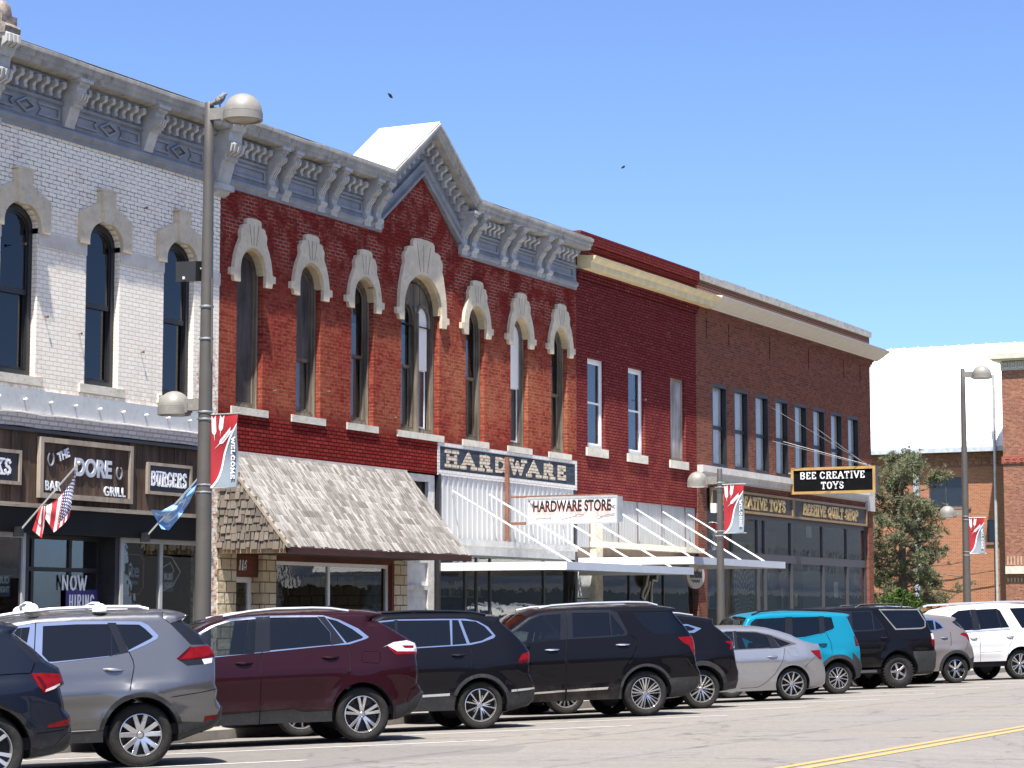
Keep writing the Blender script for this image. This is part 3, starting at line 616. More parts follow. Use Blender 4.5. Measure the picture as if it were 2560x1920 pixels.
slab_text(sb, 'lettering', 'BURGERS', face_street(33.26, -.103, 3.945), .27, .135, .042, letter_w, .34, gap=.028)
sb = sign_board('steak_sign', 'small black STEAKS sign cut by the left edge of the photo', 'sign', 27.55, 29.17, 3.78, 4.34, -.07, greywood, blackp, .055, .03)
slab_text(sb, 'lettering', 'STEAKS', face_street(28.36, -.103, 3.925), .27, .185, .05, letter_w, .36, gap=.03)
# painted on / hung behind the glass
nh = thing('hiring_notice', 'hand lettered NOW HIRING notice with purple panel in the entrance glass', 'notice', (31.0, .33, 1.3))
P1 = F(187, 1457, .33); P2 = F(205, 1502, .33)
MB().box(P2.x - .43, P2.x + .43, 0.335, 0.343, P2.z - .34, P2.z + .19).build('panel', plain('purple_card', (.035, .03, .16), .6), nh)
slab_text(nh, 'lettering', 'NOW', face_street(P1.x, .335, P1.z - .135), .27, .19, .035, letter_w, 0, .006, gap=.03); slab_text(nh, 'lettering', 'HIRING', face_street(P2.x, .330, P2.z - .16), .27, .115, .032, letter_w, 0, .004, gap=.025)
neon_r = plain('red_sign_tube', (.45, .08, .08), .3); neon_b = plain('blue_sign_tube', (.35, .42, .55), .3)
nl = thing('beer_sign', 'round-cornered red outlined beer sign in the left bar window pane', 'sign', (32.6, .16, 1.6))
A = F(322, 1450, .16); b = MB(); b.tube([(A.x - .28, .16, A.z + .45), (A.x + .32, .16, A.z + .45), (A.x + .42, .16, A.z + .36), (A.x + .42, .16, A.z - .12), (A.x + .30, .16, A.z - .24), (A.x - .28, .16, A.z - .24)], .014, 6); b.build('tube_outline', neon_r, nl)
text(nl, 'lettering', 'ite', .36, face_street(A.x + .12, .15, A.z + .16), neon_b, .008, .9, .004); text(nl, 'lettering', 'OPEN', .09, face_street(A.x + .14, .15, A.z - .05), neon_b, .004, .9)
nl = thing('team_sign', 'white outlined arrowhead sign in the right bar window pane', 'sign', (33.8, .16, 1.6))
A = F(425, 1432, .16); b = MB(); b.tube([(A.x - .28, .16, A.z + .30), (A.x + .05, .16, A.z + .28), (A.x + .32, .16, A.z + .02), (A.x + .10, .16, A.z - .22), (A.x - .25, .16, A.z - .33)], .012, 6); b.tube([(A.x - .2, .16, A.z + .1), (A.x, .16, A.z + .18), (A.x + .12, .16, A.z + .05), (A.x - .05, .16, A.z - .12)], .010, 6); b.build('tube_outline', letter_w, nl)
for nm, px, py, lb in (('beer_placard', 419, 1452, 'small blue beer placard under the arrowhead sign in the bar window'), ('beer_placard', 8, 1462, 'blue beer placard in the bar window at the left edge of the photo')):
    A = F(px, py, .16); q = thing(nm, lb, 'placard', (A.x, .16, A.z - .15)); MB().box(A.x - .17, A.x + .17, .155, .165, A.z - .19, A.z + .16).build('panel', plain('blue_placard', (.05, .09, .22), .5), q)
    text(q, 'lettering', 'BUD', .15, face_street(A.x, .148, A.z + .07), letter_w, .003, .85, .004); text(q, 'lettering', 'LIGHT', .13, face_street(A.x, .148, A.z - .08), letter_w, .003, .75, .004)
# ---------------------------------------------------------------- red brick house with the gable
RB = thing('brick_house', 'red brick building with paired cornice brackets and a central gable over arched windows', 'building', (42.6, 0, 0))
RW = [(35.93, .44), (38.02, .44), (40.10, .44), (42.54, .83), (45.05, .44), (47.25, .44), (49.40, .44)]
def rw_z(hw): return (8.17, 8.63, 9.19) if hw < .6 else (8.22, 9.0, 9.76)
holes = [arch(c - hw - .01, c + hw + .01, 5.57, rw_z(hw)[0], rw_z(hw)[1] + .01, 14) for c, hw in RW]
AX = 42.52; SL = .716
top = [(34.9, 4.74), (43.29, 4.74), (43.29, 4.72), (50.36, 4.72), (50.36, 9.72), (44.30, 9.72), (AX, 11.30), (40.74, 9.72), (34.9, 9.72)]
MB().plate(top, 0, .3, holes).build('wall', red_brick, RB)
MB().box(34.95, 50.3, .45, 19, 4.75, 10.3).build('rear_wall', back_brick, RB); MB().box(34.95, 50.3, 8.6, 18.9, .1, 4.75).build('rear_wall', back_brick, RB)
# flat lengths of cornice, then the two raking lengths
b = MB(); b.sweep(COR, 34.95, 40.62, 10, .012); b.sweep(COR, 44.42, 50.34, 10, .012)
def rake(b, prof, x0, x1, sgn, dz=0.0):
    m = len(prof); vs = [(x0, p[0], p[1] + dz) for p in prof] + [(x1, p[0], p[1] + dz + abs(x1 - x0) * SL) for p in prof]
    b.add(vs, [(i, (i + 1) % m, m + (i + 1) % m, m + i) for i in range(m)]); b.cap(vs[:m])
b.split('cornice', tin_lip, RB)
b = MB(); rake(b, COR, 40.60, AX, 1); rake(b, COR, 44.44, AX, -1); b.split('gable_cornice', tin_lip, RB)
b = MB(); zr = 10.945 + (AX - 40.60) * SL
for xs in (40.60, 44.44):
    b.add([(xs, -.47, 10.945), (AX, -.47, zr), (AX, 1.05, zr), (xs, 1.05, 10.945)], [(0, 1, 2, 3)])
b.add([(40.6, 1.05, 10.945), (AX, 1.05, zr), (44.44, 1.05, 10.945)], [(0, 1, 2)])
b.build('gable_roof', roof_white, RB, fixn=False)
b = MB()
for a, e in ((34.98, 40.6), (44.45, 50.3)): b.add([(a, -.46, 10.937), (e, -.46, 10.937), (e, 1.9, 11.0), (a, 1.9, 11.0)], [(0, 1, 2, 3)])
b.split('cornice_flashing', roof_white, RB, fixn=False)
b = MB(); b.sweep(FRZ, 35.02, 40.78); b.sweep(FRZ, 44.26, 50.30); b.split('frieze', tin, RB)
FG = [p for p in FRZ if p[1] > 10.0]; FG = FG[:-1] if FG[-1][0] > 0 else FG
FG = [(.10, 10.62), (-.16, 10.62), (-.13, 10.55), (-.02, 10.53), (-.02, 10.16), (-.09, 10.14), (-.09, 10.06), (-.04, 10.02), (-.04, 9.92), (-.10, 9.88), (-.09, 9.80), (.10, 9.80)]
b = MB(); rake(b, FG, 40.70, AX, 1, .07); rake(b, FG, 44.34, AX, -1, .07); b.split('gable_frieze', tin, RB)
b = MB()
for k in range(9):
    for s_ in (-1, 1):
        x = AX + s_ * (.12 + k * .20); modillion(b, x, 10.62 + (1.78 - abs(x - AX)) * SL + .12, 10.34 + (1.78 - abs(x - AX)) * SL + .1, .10)
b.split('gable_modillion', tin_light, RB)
pairs = [(36.5, 36.98), (38.31, 38.80), (40.12, 40.56), (44.36, 44.82), (46.26, 46.78), (48.13, 48.63)]
for p in pairs:
    for x in p: scroll_bracket(RB, x, .21, 10.60, 9.90, .40)
b = MB()
for a, e, n in ((35.25, 36.35, 5), (37.15, 38.15, 4), (38.97, 39.97, 4), (44.98, 46.1, 5), (46.95, 47.97, 4), (48.8, 50.05, 5)):
    for k in range(n): modillion(b, a + (k + .5) * (e - a) / n, 10.56, 10.30, .10)
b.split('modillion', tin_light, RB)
for a, e in ((35.2, 36.33), (37.16, 38.14), (38.98, 39.96), (44.99, 46.08), (46.96, 47.95), (48.82, 50.1)):
    b = MB(); b.plate(rect(a, e, 9.93, 10.19), -.062, -.02, [rect(a + .06, e - .06, 9.985, 10.135)]); b.plate(rect(a + .10, e - .10, 10.01, 10.11), -.035, -.018); b.build('frieze_panel', tin, RB)
paleglass = glass('old_window_glass', (.58, .62, .63), .03, .9, 1.5)
for i, (c, hw) in enumerate(RW):
    zs, zc, zt = rw_z(hw); b = MB(); brow(b, -.075, .0, c, hw, 7.93, zs, zc, zt, .2, 'fan'); b.build('window_hood', lime, RB)
    h = RB.children[-1] if False else None
    b = MB(); key_grooves(b, c, hw * .5, zc, zt, -.075); b.build('hood_joints', plain('stone_joint', (.30, .27, .22), .9), RB)
    # yellowish stone lining of the arch
    ring = MB(); P = [(c + hw, zs - .02)] + [(c + hw * math.cos(math.pi * q / 14), zs + (zc - zs) * math.sin(math.pi * q / 14)) for q in range(15)] + [(c - hw, zs - .02)]
    hi = hw - .045; I = [(c - hi, zs - .02)] + [(c - hi * math.cos(math.pi * q / 14), zs + (zc - .045 - zs) * math.sin(math.pi * q / 14)) for q in range(15)] + [(c + hi, zs - .02)]
    ring.plate(P + I, -.03, .19); ring.build('arch_lining', lime2, RB)
    MB().box(c - hw - .18, c + hw + .19, -.032, .2, 5.435, 5.575).build('window_sill', sillm, RB)
    W = MB(); zi = zc - .02
    W.plate(arch(c - hw + .005, c + hw - .005, 5.576, zs, zi - .03, 14), .13, .25, [arch(c - hw + .055, c + hw - .055, 5.66, zs, zi - .085, 14)])
    W.plate(arch(c - hw + .05, c + hw - .05, 5.655, zs, zi - .08, 14), .165, .27, [arch(c - hw + .085, c + hw - .085, 5.70, zs, zi - .115, 14)])
    lights = [(c, hw - .085)] if hw < .6 else [(c - .36, .26), (c + .36, .26)]
    if hw > .6:
        W.tube([(c, .12, 5.6), (c, .12, zs - .05)], .07, 10); W.box(c - .05, c + .05, .12, .25, 5.6, 8.3)
        tr = arch(c - hw + .12, c + hw - .12, 7.9, zs, zi - .15, 14); hs = [arch(x - .27, x + .27, 7.93, 8.02, 8.36, 10) for x, q in lights]
        W.plate(tr, .19, .23, hs); 
        for x, q in lights: W.plate(arch(x - .31, x + .31, 7.9, 8.02, 8.41, 10), .14, .20, [arch(x - .26, x + .26, 7.9, 8.02, 8.34, 10)])
    else:
        for s_ in (-1, 1): W.tube([(c + s_ * (hw - .035), .12, 5.6), (c + s_ * (hw - .035), .12, zs)], .024, 8)
    wf = W.build('window', framewood, RB)
    for j, (x, q) in enumerate(lights):
        zA = zs if hw < .6 else 8.02; zB = zi - .125 if hw < .6 else 8.33; zm = 7.0 if i != 1 else 6.72
        if i == 0:
            MB().plate(arch(x - q - .03, x + q + .03, 5.7, zA, zB), .20, .22).build('window_board', darkboard, wf); continue
        S_ = MB(); S_.plate(arch(x - q, x + q, zm - .03, zA, zB), .20, .235, [arch(x - q + .05, x + q - .05, zm + .03, zA, zB - .05)]); S_.plate(rect(x - q, x + q, 5.68, zm), .235, .265, [rect(x - q + .05, x + q - .05, 5.75, zm - .045)])
        white = (i == 5) or (i == 3 and j == 1)
        S_.build('sash', whitep if white else framewood, wf)
        if i == 1: MB().plate(arch(x - q + .03, x + q - .03, zm, zA, zB), .205, .21).build('window_board', darkboard, wf)
        elif white: MB().plate(arch(x - q + .03, x + q - .03, zm - .02, zA, zB - .01), .196, .203).build('white_panel', blind_m, wf)
        else: MB().plate(arch(x - q + .04, x + q - .04, zm, zA, zB - .03), .215, .22).build('pane', paleglass, wf)
        MB().plate(rect(x - q + .04, x + q - .04, 5.72, zm - .03), .245, .25).build('pane', paleglass, wf)
        MB().box(x - .12 * q, x + q * (1.0 if i % 2 else .6), .285, .295, 5.7, 7.7).build('curtain', curtain_m, wf)
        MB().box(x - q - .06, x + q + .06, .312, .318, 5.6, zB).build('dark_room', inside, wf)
# painted name on the brickwork
ps = MB(); ps.plate(rect(43.30, 50.36, 4.72, 5.44), -.012, .0, [rect(43.40, 50.26, 4.84, 5.35)]); pf = ps.build('painted_name_border', brick('faded_white_brick', [(.58, .57, .54), (.68, .67, .64), (.62, .60, .58)], (.42, .40, .38), bstr=.8), RB)
navy = brick('faded_navy_brick', [(.035, .045, .065), (.075, .09, .115), (.05, .062, .085)], (.05, .055, .07), bstr=.8)
MB().box(43.40, 50.26, -.006, .0, 4.84, 5.35).build('painted_name_field', navy, pf)
fadec = brick('faded_cream_letters', [(.50, .42, .32), (.64, .57, .46), (.54, .45, .34)], (.20, .17, .14), bstr=.7)
slab_text(pf, 'lettering', 'HARDWARE', face_street(46.80, -.007, 4.90), .40, .58, .135, fadec, .25, .004, gap=.20)
# rusty sign post on the wall and the wall anchors
# ---- shop front 116 under the shingle roof
ash = None
def ashlar():
    t = NT('rough_ashlar'); v, ob, sp = t.wallvec()
    bk = t.n('TexBrick', {'Vector': v, 'Color1': (.46, .36, .22, 1), 'Color2': (.64, .56, .40, 1), 'Mortar': (.10, .07, .05, 1), 'Scale': 1.0, 'Mortar Size': .012, 'Mortar Smooth': .2, 'Brick Width': .43, 'Row Height': .21}); bk.offset = .37; bk.squash = .7; bk.squash_frequency = 3
    n = t.noise(ob, 7, 7, .65); c = t.mix(t.math('MULTIPLY', t.ramp(n, .4, .7), .45), bk.outputs[0], (.40, .30, .18))
    return t.done(c, .9, 0, t.math('SUBTRACT', n, t.math('MULTIPLY', bk.outputs['Fac'], .8)), .9, .05)
ash = ashlar()
b = MB(); b.box(34.9, 35.5, -.05, .5, .05, 2.88); b.box(36.40, 36.86, -.05, .3, .05, 2.82); b.box(41.38, 41.92, -.05, .3, .05, 2.82); b.split('stone_pier', ash, RB)
redwood = wood('red_stained_wood', (.10, .028, .018), (.17, .055, .035), 5, vert=False)
b = MB(); b.box(34.9, 41.92, .30, .5, 2.6, 4.74); b.box(35.5, 36.40, .06, .3, 2.40, 2.82); b.box(36.86, 41.38, -.02, .3, 2.72, 2.90); b.box(41.30, 41.40, -.04, .3, .05, 2.74); b.build('wood_fascia', redwood, RB)
MB().box(34.9, 41.95, -.02, .32, 4.60, 4.74).build('awning_flashing', plain('faded_flashing', (.50, .46, .42), .7, dirt=.5), RB)
glazing(RB, 36.86, 41.30, .12, 2.72, .06, whitep, win_clear, (38.96,), (), .07)
D = MB().plate(rect(35.5, 36.40, .1, 2.45), .22, .28, [rect(35.58, 36.30, .2, 2.30)]).build('shop_door', whitep, RB)
MB().box(35.57, 36.31, .25, .256, .2, 2.31).build('pane', win_clear, D); MB().tube([(36.24, .20, 1.0), (36.24, .18, 1.02), (36.24, .18, 1.28), (36.24, .20, 1.3)], .012, 6).build('handle', greyp, D)
room(RB, 35.0, 41.85, .3, 7.0, .1, 2.98, inside)
MB().add([(41.84, .4, .1), (41.84, 6.9, .1), (41.84, 6.9, 2.95), (41.84, .4, 2.95)], [(0, 1, 2, 3)]).build('stone_room_wall', plain('x', (.3, .25, .18)) if False else ash, RB, fixn=False)
b = MB(); b.box(38.3, 38.42, 2.0, 3.9, 2.72, 2.78); b.box(39.9, 40.02, 2.0, 3.9, 2.72, 2.78); b.split('ceiling_tube_lamp', whitep, RB)
hn = thing('house_number', 'white figures 116 on the dark red board above the glazed shop door', 'house number', (35.95, .06, 2.5)); text(hn, 'lettering', '116', .26, face_street(35.85, .052, 2.61), letter_w, .008, .7, .008, .15)
# stair door with transoms, left of the hardware shop
b = MB(); b.plate(rect(41.92, 43.29, .05, 4.70), .06, .2, [rect(42.10, 43.02, 3.05, 4.55), rect(42.02, 43.02, 2.32, 2.80), rect(42.02, 43.02, .15, 2.22)]); sd = b.build('stair_door_frame', plain('flaking_white_frame', (.60, .58, .54), .7, dirt=.6, dirtcol=(.25, .2, .15), scale=7), RB)
MB().box(42.10, 43.02, .15, .16, 3.05, 4.55).build('transom_pane', glass('milky_glass', (.12, .13, .13), .06, .9), sd); MB().box(42.0, 43.05, .175, .185, 3.0, 4.6).build('transom_board', plain('grey_transom_board', (.34, .36, .36), .6, scale=1.2), sd)
b = MB(); b.box(42.02, 43.02, .12, .15, 2.32, 2.80); b.box(42.02, 43.02, .12, .15, .15, 2.22); b.box(42.16, 42.90, .105, .12, .3, 2.05); b.build('door', plain('off_white_door', (.60, .60, .585), .55, dirt=.2), sd)
# wooden shingle roof over the 116 shop: its own thing, bolted to the front
SR = thing('shingle_awning', 'weathered wood shingle awning with shingled left side over the 116 shop', 'awning', (38.4, -.7, 2.8))
def shingle_mat(name='cedar_shingle', ca=(.13, .118, .105), cb=(.36, .34, .31)):
    t = NT(name); g = t.n('NewGeometry'); rnd = g.outputs['Random Per Island']; v = t.coord((9, 2.5, 2.5)); n = t.noise(v, 2.2, 6, .65); n2 = t.noise(t.coord(), 1.3, 5)
    c = t.mix(rnd, ca, cb); c = t.mix(t.math('MULTIPLY', t.ramp(n, .44, .68), .5), c, (.10, .085, .072)); c = t.mix(t.math('MULTIPLY', t.ramp(n2, .5, .7), .35), c, (.11, .08, .058))
    return t.done(c, .9, 0, n, .5, .01)
shm = shingle_mat(); shs = shingle_mat('brown_cedar_shingle', (.095, .078, .060), (.20, .168, .135))
x0, x1 = 34.93, 41.97; y1, z1 = -1.52, 2.93; z0 = 4.72; L = math.hypot(y1, z0 - z1); nrow = 13
def shingle(b, o, ex, ed, en, w_, l_, th, lift):
    P = [o, o + ex * w_, o + ex * w_ + ed * l_, o + ed * l_]; lo = [p + en * (lift if k > 1 else .004) for k, p in enumerate(P)]
    b.hexa([tuple(q) for q in lo] + [tuple(q + en * th) for q in lo])
def rows(b, ex, ed, en, origin, widthfn, length, nrow, e=.04):
    st = length / nrow
    for r in range(nrow):
        a, c = widthfn((r + .5) / nrow); x = a - random.uniform(0, .1)
        while x < c:
            w_ = random.uniform(.05, .155); xa, xb = max(x, a), min(x + w_, c)
            if xb - xa > .03:
                jl = random.uniform(-.022, .03); o = origin + ex * xa + ed * (r * st - .03); shingle(b, o, ex, ed, en, xb - xa - random.uniform(.008, .024), st + .04 + jl, random.uniform(.018, .032), random.uniform(.018, .040))
            x += w_
ed = Vector((0, y1, z1 - z0)).normalized(); en = Vector((0, -(z0 - z1), y1)).normalized(); en = en if en.z > 0 else -en
b = MB(); rows(b, Vector((1, 0, 0)), ed, en, Vector((x0, 0, z0)), lambda r: (0, x1 - x0), L, nrow); b.build('shingles', shm, SR, fixn=False)
b = MB(); dn = Vector((0, 0, -1)); ey = Vector((0, -1, 0)); H_ = z0 - z1
rows(b, ey, dn, Vector((-1, 0, 0)), Vector((x0, 0, z0)), lambda r: (.0, 1.52 * min(1, r + .04)), H_ + .02, 12); b.build('side_shingles', shs, SR, fixn=False)
b = MB(); th = Vector((0, 0, -.06))
b.hexa([(x0, 0, z0 - .09), (x1, 0, z0 - .09), (x1, 0, z0), (x0, 0, z0), (x0, 0, z0 - .01), (x1, 0, z0 - .01), (x1, 0, z0), (x0, 0, z0)]) if False else None
b.sweep([(0, z0 - .01), (y1, z1 - .01), (y1, z1 - .10), (-.0, z1 - .10)], x0 + .01, x1 - .01); b.build('deck', plain('dark_roof_deck', (.022, .016, .013), .9), SR)
MB().box(x0, x1 + .02, y1 - .03, y1 + .02, z1 - .135, z1 - .015).build('eaves_board', wood('dark_red_board', (.045, .018, .016), (.085, .035, .03), 6, vert=False), SR)
b = MB(); b.hexa([(x0 - .05, 0, z0 - .02), (x0 + .05, 0, z0 - .02), (x0 + .05, 0, z0 + .05), (x0 - .05, 0, z0 + .05), (x0 - .05, y1 - .04, z1 - .03), (x0 + .05, y1 - .04, z1 - .03), (x0 + .05, y1 - .04, z1 + .05), (x0 - .05, y1 - .04, z1 + .05)]); b.build('rake_board', greywood_h, SR)
MB().box(x0, x0 + .12, y1, .0, z1 - .12, z1 - .0).build('side_beam', wood('pale_beam', (.30, .20, .11), (.46, .33, .20), 6, vert=False), SR)
# ---- hardware shop front
def corrugated(name, col, pitch=.18, fine=0.0):
    return plain(name, col, .5, var=.06, scale=1.2, dirt=.3, dirtcol=(.42, .40, .38), stretch=(6, 1, .4))
def ribbed(b, x0, x1, z0, z1, y, pitch, d):
    n = max(1, int((x1 - x0) / pitch)); p = (x1 - x0) / n; xs = []
    for k in range(n):
        a = x0 + k * p; xs += [(a, 0), (a + p * .55, 0), (a + p * .65, -d), (a + p * .9, -d)]
    xs.append((x1, 0)); vs = [(x, y + dy, z0) for x, dy in xs] + [(x, y + dy, z1) for x, dy in xs]; m = len(xs)
    b.add(vs, [(i, i + 1, m + i + 1, m + i) for i in range(m - 1)])
b = MB(); ribbed(b, 43.40, 50.20, 3.36, 4.72, .02, .23, .019); b.build('ribbed_panel', corrugated('white_ribbed_sheet', (.45, .45, .44)), RB, fixn=False)
b = MB(); b.box(43.34, 43.42, -.03, .1, .1, 4.74); b.box(50.20, 50.30, -.03, .1, .1, 4.7); b.split('edge_post', blackp, RB)
b = MB(); b.box(43.42, 50.2, -.10, .12, 3.22, 3.36); b.box(43.42, 50.2, -.03, .12, 3.02, 3.22); b.build('grey_beam', plain('grey_sheet_beam', (.40, .40, .39), .5, dirt=.4), RB)
glazing(RB, 43.42, 50.2, .12, 3.02, .1, charcoal, win_clear, (44.82, 45.36, 46.02, 48.77), (), .05)
room(RB, 43.35, 50.25, .2, 8, .1, 3.0, inside)
b = MB(); b.box(43.6, 44.7, .5, 1.1, .1, 1.25); b.box(43.65, 44.65, .45, 1.15, 1.25, 1.30); b.build('display_counter', plain('pale_counter', (.45, .44, .42), .6), RB)
b = MB()
for z_ in (.9, 1.5, 2.1): b.box(46.4, 48.5, 1.6, 2.0, z_, z_ + .03)
b.build('goods_shelf', plain('pale_shelf', (.40, .38, .34), .6), RB)
for q in range(14): MB().box(46.45 + q * .145, 46.56 + q * .145, 1.65, 1.9, 2.13, 2.25 + .12 * (q % 3)).build('goods_box', boxm[(q * 3) % 5], RB)
hs = thing('canopy', 'white metal canopy on four rods over the hardware shop front', 'canopy', (46.9, -1.5, 2.7))
def canopy(r, xa, xb, z, rods, mat_face):
    b = MB(); b.plate(rect(xa, xb, -3.03, -.05), z - .03, z - .0, axis='z'); 
    for k in range(int((xb - xa) / .32)): b.box(xa + .1 + k * .32, xa + .15 + k * .32, -2.98, -.06, z, z + .03)
    b.build('roof_sheet', roof_white, r)
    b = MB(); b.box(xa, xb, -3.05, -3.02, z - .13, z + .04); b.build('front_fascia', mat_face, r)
    b = MB(); b.box(xa - .03, xa, -3.05, -.02, z - .13, z + .04); b.box(xb, xb + .03, -3.05, -.02, z - .13, z + .04); b.split('side_fascia', roof_white, r)
    for (xt, xb_) in rods:
        MB().tube([(xt, -.01, 4.40), (xb_, -2.92, z + .03)], .021, 8).build('hanger_rod', whitep, r)
fas = plain('shade_toned_fascia', (.52, .55, .60), .45, var=.05, dirt=.3, dirtcol=(.42, .44, .47), scale=2)  # front edges greyer than the white sides: dimmer grazing sunlight put into colour
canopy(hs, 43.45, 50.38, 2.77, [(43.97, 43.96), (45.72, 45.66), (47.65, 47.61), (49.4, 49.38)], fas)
# ---------------------------------------------------------------- maroon house
MR = thing('brick_house', 'plain maroon painted brick building with yellowed cornice and three oblong windows', 'building', (54.2, 0, 0))
MWn = [(51.53, 'glass'), (54.01, 'glass'), (56.78, 'board')]
MB().plate(rect(50.36, 58.08, 4.60, 10.98), .0, .3, [rect(c - .53, c + .53, 5.82, 8.07) for c, k in MWn]).build('wall', maroon_brick, MR)
MB().box(50.4, 58.05, .45, 19, 4.62, 10.4).build('rear_wall', back_brick, MR); MB().box(50.4, 58.05, 8.6, 18.9, .1, 4.62).build('rear_wall', back_brick, MR)
b = MB(); b.box(50.36, 58.08, -.06, 0, 9.98, 10.05); b.box(50.36, 58.08, -.09, 0, 10.05, 10.12); b.box(50.36, 58.08, -.12, 0, 10.12, 10.2)
b.box(50.36, 58.08, -.05, 0, 10.66, 10.72); b.box(50.36, 58.08, -.09, 0, 10.78, 10.86); b.box(50.36, 58.08, -.13, .3, 10.88, 11.16); b.build('corbelled_parapet', maroon_brick, MR)
YC = [(.02, 10.20), (-.36, 10.20), (-.38, 10.22), (-.38, 10.36), (-.44, 10.40), (-.50, 10.46), (-.51, 10.51), (.02, 10.56)]
b = MB(); b.sweep(YC, 50.42, 58.7, 8, .008); b.build('cornice', yellow_c, MR)
for c, kind in MWn:
    MB().box(c - .64, c + .62, -.05, .2, 5.61, 5.82).build('window_sill', sillm, MR)
    W = MB().plate(rect(c - .525, c + .525, 5.822, 8.065), .10, .18, [rect(c - .44, c + .44, 5.92, 7.98)])
    wf = W.build('window', whitep if kind == 'glass' else greywood, MR)
    if kind == 'glass':
        MB().plate(rect(c - .46, c + .46, 5.9, 8.0), .125, .155, [rect(c - .41, c + .41, 5.96, 6.94), rect(c - .41, c + .41, 6.99, 7.94)]).build('sash', whitep, wf)
        MB().box(c - .42, c + .42, .14, .145, 5.95, 7.95).build('pane', paleglass, wf); MB().box(c - .43, c + .43, .17, .176, 5.9, 8.0).build('curtain', plain('grey_net_curtain', (.30, .305, .31), .9, scale=1, stretch=(12, 12, .4)), wf)
    else:
        b = MB(); b.box(c - .44, c - .12, .12, .14, 5.9, 8.0); b.box(c - .115, c + .17, .115, .14, 5.9, 8.0); b.box(c + .175, c + .44, .125, .14, 5.9, 8.0); b.build('board', wood('silver_board', (.24, .22, .21), (.50, .47, .45), 10, dark=(.10, .09, .085)), wf)
b = MB(); ribbed(b, 50.40, 58.02, 3.34, 4.60, .06, .10, .014)
b.build('ribbed_panel', plain('grey_ribbed_sheet', (.32, .33, .335), .5, var=.12, scale=1.5, stretch=(6, 1, .4), dirt=.35, dirtcol=(.45, .36, .28)), MR, fixn=False)
b = MB()
for x in (51.2, 52.9, 54.1, 55.7, 57.3): b.box(x - .02, x + .02, .03, .06, 3.34, 4.6)
b.split('panel_joint', plain('rusty_joint', (.16, .13, .12), .8), MR)
b = MB(); b.box(51.2, 58.05, -.22, .1, 3.36, 3.50); b.build('cream_beam', plain('pale_cream_beam', (.68, .62, .46), .6, dirt=.2), MR)
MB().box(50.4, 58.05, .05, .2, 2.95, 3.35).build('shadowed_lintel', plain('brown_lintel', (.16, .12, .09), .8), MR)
MB().box(51.22, 51.66, -.10, .1, .05, 4.35).build('timber_post', plain('flaking_cream_post', (.56, .52, .42), .8, var=.2, scale=6, dirt=.7, dirtcol=(.25, .2, .14)), MR)
b = MB(); ribbed(b, 50.40, 51.22, 2.1, 2.98, .05, .05, .012); b.build('ribbed_transom', plain('grey_ribbed_transom', (.42, .44, .46), .5), MR, fixn=False)
MB().box(50.42, 51.22, .06, .12, .1, 2.08).build('side_door', plain('lilac_grey_door', (.40, .40, .44), .5), MR)
b = MB()
for k in range(3):
    x = 50.50 + k * .22; b.plate([(x, .3), (x + .17, .3), (x + .17, 1.42), (x + .085, 1.56), (x, 1.42)], -.04, -.015)
b.box(50.46, 51.14, -.012, .01, .6, .72); b.box(50.46, 51.14, -.012, .01, 1.2, 1.32); pk = b.build('picket_panel', whitep); tag(pk, 'white picket panel leaning against the grey door left of the post', 'fence panel')
glazing(MR, 51.66, 58.0, .12, 2.95, .1, blackp, win_clear, (53.74, 55.97), (), .05)
room(MR, 50.4, 58.0, .2, 8, .1, 2.95, inside)
MB().box(52.6, 53.6, .9, 1.0, .8, 2.3).build('display_board', plain('brown_display_board', (.20, .13, .09), .7), MR)
b = MB(); A = F(1630, 1450, .10)
for dx, dz, lp in ((0, .0, [(-.25, .42), (.02, .55), (.22, .5), (.30, .30), (.38, .15), (.30, -.02), (.05, .0), (-.05, -.25), (-.02, -.7)]), (-.35, -.1, [(.12, .48), (.10, .2), (-.02, -.05), (-.22, -.22), (-.30, -.35), (-.16, -.42), (.08, -.2), (.22, .05)])):
    b.tube([(A.x + dx + p[0], .10, A.z + dz + p[1]) for p in lp], .035, 6)
dk = b.build('window_decal', plain('white_decal', (.55, .54, .50), .6)); tag(dk, 'white outlined window decal behind the glass under the right canopy', 'decal')
c2 = thing('canopy', 'white metal canopy with slanting rods right of the box sign, reaching past the maroon front', 'canopy', (53.5, -1.5, 3.0))
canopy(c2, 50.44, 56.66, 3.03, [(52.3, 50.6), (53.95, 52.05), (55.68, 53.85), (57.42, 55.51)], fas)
ov = thing('hanging_sign', 'oval cream sign with black script hanging at the right end of the lower canopy', 'sign', (57.2, -1.2, 2.3))
A = F(1738, 1252, -.45) if False else FX(1737, 1438, 57.6)
A = F(1737, 1438, -.6)
E_ = [(A.x + .62 * math.cos(t_ * math.pi / 16), A.z + .36 * math.sin(t_ * math.pi / 16)) for t_ in range(32)]
MB().plate(E_, A.y - .03, A.y + .03).build('panel', plain('pale_oval_panel', (.50, .46, .40), .6, var=.05), ov)
b = MB(); b.tube([(A.x - .35, A.y, A.z + .28), (A.x - .35, A.y, 2.9)], .012, 5); b.tube([(A.x + .35, A.y, A.z + .28), (A.x + .35, A.y, 2.9)], .012, 5); b.split('hanger', charcoal, ov)
text(ov, 'lettering', 'wheatland', .34, face_street(A.x, A.y - .035, A.z + .04), blackp, .004, .62, .01)
b = MB(); b.tube([(A.x - .30 + .03 * k, A.y - .04, A.z - .16 + .035 * math.sin(k * 1.1)) for k in range(20)], .010, 5); b.build('flourish', blackp, ov)
